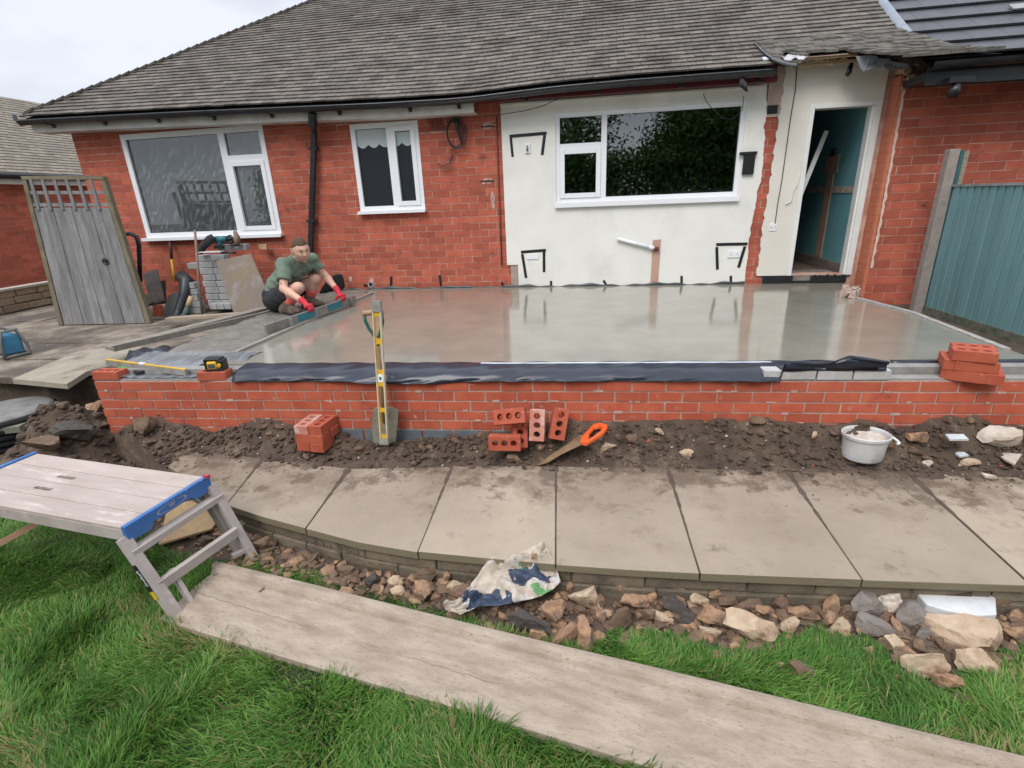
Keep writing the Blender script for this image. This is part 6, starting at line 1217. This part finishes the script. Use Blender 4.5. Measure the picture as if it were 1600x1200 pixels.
# coiled cable hanging on the bricks
c = Ph(711,209,.05); mb = MB()
for k in range(4): mb.tube([c+np.array([(.105+.012*k)*math.cos(t)*.9+.01*k,-.012*k,(.14+.012*k)*math.sin(t)]) for t in np.linspace(0,2*math.pi,30)], .0055, 6)
q = [(712,184),(714,196),(718,212),(722,226)]; mb.tube([Ph(*a_,.06) for a_ in q], [.03,.022,.016,.01], 8)
q = [(703,232),(707,245),(702,256),(690,260),(683,255)]; mb.tube([Ph(*a_,.04) for a_ in q], .005, 6); mb.tube([Ph(*a_,.04) for a_ in ((708,232),(704,250),(706,258),(696,263),(686,258))], .004, 6)
coil = single('cable_coil', mb, M_black, 'coil of black cable hanging on the brick wall right of the narrow window', 'cable')
mb = MB(); mb.tube([Ph(*a_,.12) for a_ in ((712,185),(750,183),(783,179),(820,173),(850,165),(880,150),(905,138),(925,125),(945,120))], .0045, 6); single('cable', mb, M_black, 'thin black cable sagging from the coil up to the gutter', 'cable')
mb = MB(); mb.tube([Ph(*a_,.10) for a_ in ((1099,146),(1103,158),(1115,172),(1130,185),(1145,186),(1160,172),(1162,150))], .004, 6); single('cable', mb, M_black, 'black cable looping down in front of the kitchen window top', 'cable')
for (x0,y0,x1,y1) in ((991,155,986,180),(1051,160,1050,172)): obj('drip', MB().tube([Ph(x0,y0,.05),Ph(x1,y1,.05)], .004, 5), M_upvc, wall)
mb = MB(); mb.tube([Ph(1158,122,.3),Ph(1160,132,.3),Ph(1164,140,.3),Ph(1163,128,.3)], [.02,.035,.04,.02], 8); obj('gutter_rag', mb, mat('grey rag', (.06,.06,.065), None, 9, .9), gut)
obj('conduit', MB().tube([Ph(776,182,.016),Ph(778,250,.016),Ph(781,330,.016),Ph(784,414,.016)], .008, 6), mat('rusty brown conduit', (.16,.05,.035), (.10,.04,.03), 20, .9), wall)
u, z = Uh(580,447,.0); 
mb = MB(); mb.lathe([(.030,-.03),(.030,.004),(.040,.005),(.040,-.03)], HW(u,.006,.20), 18, rot=Matrix.Rotation(R(90),3,'X')); obj('pipe_sleeve', mb, mat('white grey pipe', (.45,.50,.55), None, 9, .5), wall); mb = MB(); mb.lathe([(0,.0),(.0295,.0)], HW(u,.005,.20), 18, rot=Matrix.Rotation(R(90),3,'X')); obj('pipe_bore', mb, M_under, wall)
random.seed(12)
M_scar = mat('lime scar', (.55,.47,.42), (.40,.22,.17), 30, .95, 1, 70, spots=((.40,.10,.06), 24, .50, .58))
for (px,py,w_,h_) in ((763,197,.24,.09),(761,283,.22,.09),(580,437,.10,.10),(548,436,.06,.10),(770,312,.07,.25)):
    u, z = Uh(px,py,0); n_ = 14; V = [HW(u+w_/2*math.cos(t)*random.uniform(.6,1.05), .0035, z+h_/2*math.sin(t)*random.uniform(.6,1.05)) for t in np.linspace(0,2*math.pi,n_,endpoint=False)]; W_ = [np.array(v)-NO*.004 for v in V]
    mb = MB(); mb.add(V+W_, [tuple(range(n_)), tuple(range(n_,2*n_))[::-1]]+[(i,i+n_,(i+1)%n_+n_,(i+1)%n_) for i in range(n_)]); obj('mortar_scar', mb, M_scar, wall)
for (px,py) in ((763,198),(762,283)):
    u, z = Uh(px,py,0); obj('scar_hole', MB().hbox(u-.09,u+.08,.002,.008,z-.006,z+.008,None,.004), M_under, wall)
# black sheet behind the man
q = [[(505,446),(512,438),(520,430),(535,425)],[(500,455),(512,452),(524,446),(537,440)],[(497,462),(512,460),(526,456),(541,451)]]
rows = [[Ph(x,y,.25-.06*i+.02*math.sin(j*2+i)) for j,(x,y) in enumerate(r_)] for i, r_ in enumerate(q)]
o = single('black_sheet', MB().grid(rows), M_black, 'folded black sheet standing against the wall behind the crouching man', 'plastic sheet'); mod(o,'SUBSURF',levels=2,render_levels=2); mod(o,'SOLIDIFY',thickness=.006)
# ------------------------------------------------------------------ the crouching man
man = thing('person', 'crouching man in a green T-shirt, black shorts and red gloves gripping the screeding bar', 'person', (.42,2.25,ZS))
M_skin = mat('skin', (.62,.36,.27), (.60,.34,.25), 9, .55, .15, 60); M_skin.node_tree.nodes['Principled BSDF'].inputs['Subsurface Weight'].default_value = 0
M_shirt = mat('green cotton', (.16,.21,.155), (.115,.16,.115), 9, .9, .6, 14, spots=((.24,.25,.21), 7, .60, .74))
M_short = mat('black cotton', (.016,.015,.018), (.028,.026,.03), 9, .9, .4, 20)
M_glove = mat('red glove', (.60,.022,.04), (.44,.015,.03), 18, .75, .5, 60, spots=((.16,.10,.09), 28, .56, .68)); M_palm = mat('dark glove palm', (.03,.03,.04), None, 9, .7)
M_sock = mat('coral sock', (.80,.16,.13), (.66,.12,.10), 40, .9, .6, 50); M_boot = mat('muddy work boot', (.15,.11,.08), (.08,.06,.045), 14, .85, .8, 40, spots=((.24,.20,.16), 20, .55, .7)); M_hair = mat('short brown hair', (.11,.060,.034), (.06,.034,.02), 60, .8, 1, 160)
J = dict(pel=Py(431,466,2.27), w=Py(437,449,2.27), hA=Py(434,466,2.14), hB=Py(447,459,2.40), kA=Py(467,449,2.02), aA=Py(447,480,2.06), kB=Py(493,436,2.42), aB=Py(482,470,2.42), sA=Py(444,414,2.09), sB=Py(487,407,2.46), nk=Py(464,411,2.26), ch=Py(453,424,2.27), hd=Py(470,391,2.19), eA=Py(443,451,1.93), wA=Py(469,475,1.87), eB=Py(507,429,2.50), wB=Py(524,452,2.66))
J = {k: Vector(v) for k, v in J.items()}
GPT = {}
for s_, px_ in (('A',483),('B',534)):
    best = min(np.linspace(0,1,200), key=lambda t: abs(scr(a_bar+bb_*t+np.array([0,0,.11]))[0]-px_)); g_ = Vector(a_bar+bb_*best); g_.z = ZS+.138; GPT[s_] = g_; J['w'+s_] = g_+Vector((0,0,.025))+(J['e'+s_]-g_).normalized()*.085
MI = wmat(man).inverted()
def surface(name, caps, m, h=.012, k=.03, noise_=None, parent=man):
    """one continuous skin round tapered limbs (a, b, ra, rb[, cuts]); cuts are (point, normal) planes"""
    A = np.array([[*c[0], *c[1]] for c in caps]); Rm = max(max(c[2], c[3]) for c in caps)+.03
    lo = np.minimum(A[:,:3], A[:,3:]).min(0)-Rm; hi = np.maximum(A[:,:3], A[:,3:]).max(0)+Rm; n = np.ceil((hi-lo)/h).astype(int)+1
    gx, gy, gz = [lo[i]+h*np.arange(n[i]) for i in range(3)]; P = np.stack(np.meshgrid(gx, gy, gz, indexing='ij'), -1); D = None
    for c in caps:
        a = np.array(c[0]); ab = np.array(c[1])-a; L_ = max(ab@ab, 1e-9); t = np.clip(((P-a)@ab)/L_, 0, 1); d = np.linalg.norm(P-a-t[...,None]*ab, axis=-1)-(c[2]+(c[3]-c[2])*t)
        for (q, nn) in (c[4] if len(c) > 4 else ()): d = np.maximum(d, (P-np.array(q))@np.array(nn))
        if D is None: D = d
        else: e = np.clip(.5+.5*(D-d)/k, 0, 1); D = D*(1-e)+d*e-k*e*(1-e)
    if noise_ is not None: D = D+noise_(P)
    S = D < 0; C = [(i,j,l) for i in (0,1) for j in (0,1) for l in (0,1)]; sl = lambda X, c: X[c[0]:n[0]-1+c[0], c[1]:n[1]-1+c[1], c[2]:n[2]-1+c[2]]
    cnt = sum(sl(S,c).astype(int) for c in C); act = (cnt > 0)&(cnt < 8); acc = np.zeros(act.shape+(3,)); wt = np.zeros(act.shape)
    for c in C:
        for ax_ in range(3):
            if c[ax_] == 0:
                c2 = tuple(c[q]+(1 if q == ax_ else 0) for q in range(3)); d0 = sl(D,c); d1 = sl(D,c2); cr__ = (d0 < 0) != (d1 < 0); t = np.where(cr__, d0/np.where(cr__, d0-d1, 1), 0)
                pos = np.zeros(act.shape+(3,)); pos[...,0] = c[0]; pos[...,1] = c[1]; pos[...,2] = c[2]; pos[...,ax_] += t; acc += pos*cr__[...,None]; wt += cr__
    idx = -np.ones(act.shape, int); ii = np.argwhere(act); idx[act] = np.arange(len(ii)); V = lo+h*(ii+acc[act]/wt[act][:,None]); Fq = []
    for ax_ in range(3):
        u, v = (ax_+1)%3, (ax_+2)%3; s0 = [slice(0,n[q]) for q in range(3)]; s1 = list(s0); s0[ax_] = slice(0,n[ax_]-1); s1[ax_] = slice(1,n[ax_]); e = S[tuple(s0)] != S[tuple(s1)]; pts = np.argwhere(e); ins = S[tuple(s0)][e]
        ok = (pts[:,u] > 0)&(pts[:,v] > 0)&(pts[:,u] < n[u]-1)&(pts[:,v] < n[v]-1); pts = pts[ok]; ins = ins[ok]
        def at_(du, dv): q = pts.copy(); q[:,u] -= du; q[:,v] -= dv; return idx[q[:,0],q[:,1],q[:,2]]
        Q = np.stack([at_(1,1), at_(0,1), at_(0,0), at_(1,0)], -1); Q[~ins] = Q[~ins][:,::-1]; Fq.append(Q)
    Fq = np.concatenate(Fq); Fq = Fq[(Fq >= 0).all(1)]; mb = MB(); mb.v = V.tolist(); mb.f = [tuple(int(x) for x in f) for f in Fq]; mb.r = [.5]*len(Fq); mb.s = [True]*len(Fq); o = obj(name, mb, m, parent); mod(o,'SMOOTH',factor=.5,iterations=3); return o
def chain(pts): return [(pts[i][0], pts[i+1][0], pts[i][1], pts[i+1][1]) for i in range(len(pts)-1)]
L2 = lambda a, b, t: J[a].lerp(J[b], t)
# body: one continuous surface
def limb(*ks): return chain([(J[k] if isinstance(k, str) else k, r_) for k, r_ in ks])
mid = J['sA'].lerp(J['sB'],.5); bc = []
bc += limb(('pel',.125),('w',.112),('ch',.118)) + [(J['ch'].lerp(J['sA'],.45), J['ch'].lerp(J['sB'],.45), .105,.105), (J['sA'], J['sB'], .060,.060), (mid, J['nk'].lerp(J['hd'],.5), .062,.055)]
for s_ in 'AB':
    bc += limb(('pel',.11),('h'+s_,.105),(L2('h'+s_,'k'+s_,.5),.083),(L2('h'+s_,'k'+s_,.93),.060),('k'+s_,.058)) + limb((L2('k'+s_,'a'+s_,.05),.054),(L2('k'+s_,'a'+s_,.35)+Vector((-.015,0,0)),.058),('a'+s_,.036))
    bc += limb(('s'+s_,.060),(L2('s'+s_,'e'+s_,.5),.048),('e'+s_,.040)) + limb(('e'+s_,.041),(L2('e'+s_,'w'+s_,.3),.043),('w'+s_,.027))
surface('body', bc, M_skin, .013, .025)
up_ = (mid-J['ch']).normalized(); neckc = mid.lerp(J['hd'],.34); nn_ = (J['hd']-mid).normalized()
def folds(P): return .018*(fbm(P[...,0]*1.3+P[...,2], P[...,1]+P[...,2]*.7, .10, 2, 3)-.5)*2+.006*np.sin(P[...,2]*60+P[...,0]*38+np.sin(P[...,1]*30)*2)*.6
tc_ = limb(('pel',.145),('w',.142),('ch',.140)) + [(J['ch'].lerp(J['sA'],.45), J['ch'].lerp(J['sB'],.45), .125,.125), (J['sA']+Vector((0,0,.004)), J['sB']+Vector((0,0,.004)), .074,.074), (mid, J['nk'].lerp(J['hd'],.5), .078,.062, [(neckc, nn_)])]
for s_ in 'AB':
    e_ = L2('s'+s_,'e'+s_,.66); nd = (J['e'+s_]-J['s'+s_]).normalized(); tc_ += [(J['s'+s_], L2('s'+s_,'e'+s_,.9), .072, .070, [(e_, nd)])]
tc_[0] = (*tc_[0], [(J['pel']+Vector((0,0,-.04)), Vector((.2,0,-1)).normalized())])
surface('t_shirt', tc_, M_shirt, .010, .03, folds)
so_c = [(J['pel']+Vector((0,0,-.02)), J['pel']+Vector((0,0,.03)), .142,.142)]
for s_ in 'AB':
    nd = (J['k'+s_]-J['h'+s_]).normalized(); so_c += [(J['pel'], J['h'+s_], .13,.122), (J['h'+s_], L2('h'+s_,'k'+s_,.9), .120,.092, [(L2('h'+s_,'k'+s_,.60), nd)])]
surface('shorts', so_c, M_short, .011, .03, folds)
for s_ in 'AB':
    a, k = J['a'+s_], J['k'+s_]
    obj('sock', MB().tube([a.lerp(k,.22),a.lerp(k,.28),a.lerp(k,.34),a.lerp(k,.40),a.lerp(k,.45),a.lerp(k,.50),a.lerp(k,.51)], [.055,.061,.057,.063,.060,.064,.052], 18), M_sock, man)
    f = Vector((.94,-.33 if s_ == 'A' else -.2,0)).normalized(); g = Vector((a.x, a.y, ZS+.045))
    surface('boot', [(a.lerp(k,.27),a,.060,.056),(a,g-f*.04,.056,.050),(g-f*.04,g+f*.09,.050,.046),(g+f*.09,g+f*.18,.047,.034)], M_boot, .009, .03)
    mb = MB(); mb.bar(g-f*.085-Vector((0,0,.040)), g+f*.215-Vector((0,0,.040)), .090, .022); o = obj('boot_sole', mb, M_under, man); mod(o,'BEVEL',width=.02,segments=3)
# gloved hands closed over the bar
ta = Vector(bb_/np.linalg.norm(bb_)); acr = Vector((ta.y,-ta.x,0)); 
if acr.x < 0: acr = -acr
for s_ in 'AB':
    wr_ = J['w'+s_]; gpt = GPT[s_]
    palm = gpt+acr*(-.012)+Vector((0,0,.018)); cf = J['e'+s_]; back = (cf-wr_).normalized(); gc = [(wr_+back*.06, wr_, .036,.033, [(wr_+back*.055, back)]), (wr_, palm, .030,.026)]
    gc += [(palm-ta*.026, palm+ta*.026, .024,.024)]
    for k in range(4):
        off = ta*((k-1.5)*.0225); ln_ = (.9,1,.97,.8)[k]; p0 = palm+off*.85+acr*.01; p1 = palm+off+acr*.034*ln_+Vector((0,0,.008)); p2 = palm+off+acr*.050*ln_+Vector((0,0,-.026)); p3 = palm+off+acr*.040*ln_+Vector((0,0,-.056)); gc += chain([(p0,.0125),(p1,.0115),(p2,.0105),(p3,.009)])
    th = -ta if s_ == 'B' else ta; gc += chain([(palm+th*.022,.016),(palm+th*.050-acr*.018+Vector((0,0,-.012)),.0125),(palm+th*.050-acr*.030+Vector((0,0,-.040)),.010)])
    surface('glove', gc, M_glove, .0045, .006)
# head
def headmesh():
    V = []; Fc = []; nu, nv = 44, 34; G = lambda x, z, cx, cz, sx_, sz_: math.exp(-((x-cx)/sx_)**2-((z-cz)/sz_)**2)
    for j in range(nv+1):
        th = math.pi*j/nv
        for i in range(nu):
            ph = 2*math.pi*i/nu; x = .076*math.sin(th)*math.cos(ph); y = .098*math.sin(th)*math.sin(ph); z = .118*math.cos(th)
            if z < 0: t_ = -z/.118; x *= 1-.26*t_**1.5; y = y*(1-.12*t_) - (.012*t_ if y < 0 else 0) + (.02*t_ if y > 0 else 0)
            if y < 0:
                f = min(1, -y/.05)
                y -= f*(.024*G(x,z,0,-.018,.011,.017)+.014*G(x,z,0,.004,.008,.022)+.007*G(x,z,0,.040,.045,.012)-.012*G(x,z,.030,.016,.017,.012)-.012*G(x,z,-.030,.016,.017,.012)+.006*G(x,z,0,-.052,.024,.006)-.005*G(x,z,0,-.0585,.022,.0025)+.006*G(x,z,0,-.066,.019,.006)+.010*G(x,z,0,-.098,.022,.015)+.006*G(x,z,.042,-.015,.016,.018)+.006*G(x,z,-.042,-.015,.016,.018))
            V.append((x,y,z))
    for j in range(nv):
        for i in range(nu): Fc.append((j*nu+i, j*nu+(i+1)%nu, (j+1)*nu+(i+1)%nu, (j+1)*nu+i))
    return V, Fc
fd_ = Vector((.72,-.66,-.30)).normalized(); side = Vector((0,0,1)).cross(-fd_).normalized(); upv = (-fd_).cross(side).normalized(); upv = (upv+side*.10).normalized(); side = upv.cross(-fd_).normalized() if False else (-fd_).cross(upv).normalized()*-1
side = upv.cross(-fd_).normalized()
MH = Matrix(((side.x,-fd_.x,upv.x,J['hd'].x),(side.y,-fd_.y,upv.y,J['hd'].y),(side.z,-fd_.z,upv.z,J['hd'].z),(0,0,0,1)))
HS = 1.14
hp = lambda p: MH @ (Vector(p)*HS)
V, Fc = headmesh(); mb = MB(); mb.add([hp(p) for p in V], Fc, None, True); hd_ = obj('head', mb, M_skin, man)
mb = MB(); hv = []; 
for (x,y,z) in V:
    k = 1.022+.016*noise.noise(Vector((x*60,y*60,z*60))); hv.append((x*k, y*k+.002, z*k+.002))
hf = [f for f in Fc if (lambda c: (c[2] > .060-(.0 if c[1] < -.035 else (.035 if c[1] < .02 else .115)*min(1,(c[1]+.035)/.05)) and (c[2] > -.045 or False) and not (c[1] < -.045 and c[2] < .074)))([sum(V[i][q] for i in f)/4 for q in range(3)])]
mb.add([hp(p) for p in hv], hf, None, True); o = obj('hair', mb, M_hair, hd_); mod(o,'SOLIDIFY',thickness=.003,offset=0)
for sx_ in (-1,1):
    mb = MB(); mb.lathe([(0,.0065),(.006,.005),(.0085,.002),(.009,0),(.006,-.005),(0,-.0065)], hp((sx_*.029,-.0830,.014)), 14); mb.s = [True]*len(mb.s); e_ = obj('eye', mb, mat('eye white', (.34,.30,.28), None, 9, .3), hd_)
    mb = MB(); c = hp((sx_*.029,-.0905,.013)); mb.lathe([(0,.0042),(.0035,.003),(.0048,0),(.0035,-.003),(0,-.0042)], c, 10); obj('iris', mb, M_under, hd_)
    mb = MB(); mb.tube([hp((sx_*x,-.0955+.012*abs(x-.03)/.02*.5,z)) for x,z in ((.014,.029),(.028,.0335),(.044,.030))], .0035, 6); obj('eyebrow', mb, M_hair, hd_)
    mb = MB(); n_ = 16; mb.grid([[hp((sx_*(.073+.008*r_),.012+.018*r_*math.sin(2*math.pi*k/n_),.0-.002+.031*r_*math.cos(2*math.pi*k/n_))) for r_ in (0,.5,.85,1)] for k in range(n_+1)]); o = obj('ear', mb, M_skin, hd_); mod(o,'SOLIDIFY',thickness=.007,offset=0)
mb = MB(); mb.tube([hp((x,-.0935-.004*(1-abs(x)/.026)+.012*(abs(x)/.026)**2,-.0585)) for x in (-.024,-.012,0,.012,.024)], .0028, 6); obj('lips', mb, mat('lips', (.38,.12,.10), None, 9, .5), hd_)
mb = MB(); n_ = J['nk']; mb.tube([L2('sA','eA',.70)+Vector((.0,-.047,.0)), L2('sA','eA',.82)+Vector((.01,-.046,0))], .012, 8, flat=.3); obj('tattoo', mb, mat('tattoo ink', (.25,.17,.15), None, 9, .6), man)
# ------------------------------------------------------------------ trees in the garden behind, seen mirrored in the panes
M_leaf = mat('dark tree leaves', (.075,.14,.045), (.11,.19,.065), 3, 1.0, rnd=.3, spec=0); M_bark = mat('tree bark', (.07,.055,.04), (.045,.035,.028), 9, .95, 1, 30)
rng = np.random.default_rng(5)
def tree(name, x, y, h, rad, n, lab):
    t = thing(name, lab, 'tree', (x,y,-.6)); mb = MB(); mb.tube([(x,y,-.6),(x+.1,y,h*.3),(x-.1,y+.1,h*.6),(x,y,h*.9)], [.22,.17,.11,.04], 8)
    for k in range(9):
        a = k*2.4; z = h*(.25+.06*k); mb.tube([(x,y,z),(x+math.cos(a)*rad*.5,y+math.sin(a)*rad*.5,z+h*.12),(x+math.cos(a)*rad*.85,y+math.sin(a)*rad*.85,z+h*.17)], [.07,.045,.015], 6)
    obj('trunk', mb, M_bark, t)
    nc = 46; cc_ = np.stack([rng.normal(0,rad*.48,nc), rng.normal(0,rad*.48,nc), rng.uniform(h*.22,h,nc)], -1); cc_[:,:2] *= (1.15-.75*((cc_[:,2:3]-h*.4)/h).clip(0,1)); cl = rng.integers(0,nc,n); p = cc_[cl]+rng.normal(0,rad*.20,(n,3)); p += np.array([x,y,0]); p[:,2] = np.maximum(p[:,2], .2)
    a = rng.normal(0,1,(n,3)); a /= np.linalg.norm(a,axis=1)[:,None]; b = np.cross(a, rng.normal(0,1,(n,3))); b /= np.linalg.norm(b,axis=1)[:,None]; s_ = rng.uniform(.06,.13,n)[:,None]
    V = np.stack([p-a*s_, p+b*s_*.5, p+a*s_, p-b*s_*.5], 1).reshape(-1,3); me = bpy.data.meshes.new('crown'); me.vertices.add(n*4); me.vertices.foreach_set('co', V.astype(np.float32).ravel()); me.loops.add(n*4); me.loops.foreach_set('vertex_index', np.arange(n*4,dtype=np.int32)); me.polygons.add(n); me.polygons.foreach_set('loop_start', np.arange(0,n*4,4,dtype=np.int32)); me.polygons.foreach_set('loop_total', np.full(n,4,dtype=np.int32)); me.update(calc_edges=True)
    at_ = me.attributes.new('rnd','FLOAT','FACE'); at_.data.foreach_set('value', rng.uniform(0,1,n).astype(np.float32)); me.materials.append(M_leaf); o = bpy.data.objects.new('crown', me); COL.objects.link(o); o.parent = t; o.location = (-x,-y,.6)
tree('garden_tree', 8.9, -17, 10.5, 2.9, 60000, 'tall dark tree behind the lawn, mirrored in the right of the kitchen window')
tree('garden_tree', 12.8, -15, 8.5, 3.2, 50000, 'broad dark tree behind the lawn to the right')
tree('garden_tree', 2.0, -16, 6.4, 2.1, 7000, 'smaller loose tree mirrored in the small kitchen pane')
tree('garden_tree', -1.5, -19, 7.0, 2.8, 15000, 'rounded tree behind the lawn to the left')
tree('garden_tree', -9, -16, 6.5, 3.0, 15000, 'wide low tree behind the lawn far left')
hd_ = thing('hedge', 'dark overgrown hedge across the end of the garden, mirrored low in the kitchen window', 'hedge', (4,-14.5,-.6)); n = 60000; p = np.stack([rng.uniform(-14,18,n), rng.normal(-14.5,.45,n), -.6+rng.uniform(0,1,n)**.8*(2.9+.5*np.sin(rng.uniform(0,1,n)))], -1); p[:,2] += .35*vnoise(p[:,0],p[:,1],1.3,2)*(p[:,2]+.6)/2
a = rng.normal(0,1,(n,3)); a /= np.linalg.norm(a,axis=1)[:,None]; b = np.cross(a, rng.normal(0,1,(n,3))); b /= np.linalg.norm(b,axis=1)[:,None]; s_ = rng.uniform(.06,.13,n)[:,None]; V = np.stack([p-a*s_, p+b*s_*.5, p+a*s_, p-b*s_*.5], 1).reshape(-1,3)-np.array([4,-14.5,-.6])
mb = MB(); mb.v = V.tolist(); mb.f = [(4*i,4*i+1,4*i+2,4*i+3) for i in range(n)]; mb.r = rng.uniform(0,1,n).tolist(); mb.s = [False]*n; obj('foliage', mb, M_leaf, hd_, local=True)
# turn the lettering into plain meshes
dg = bpy.context.evaluated_depsgraph_get()
for o in [o for o in sc.objects if o.type == 'FONT']:
    me = bpy.data.meshes.new_from_object(o.evaluated_get(dg)); n_ = bpy.data.objects.new('lettering', me); COL.objects.link(n_); n_.parent = o.parent; n_.matrix_local = o.matrix_local.copy(); bpy.data.objects.remove(o)
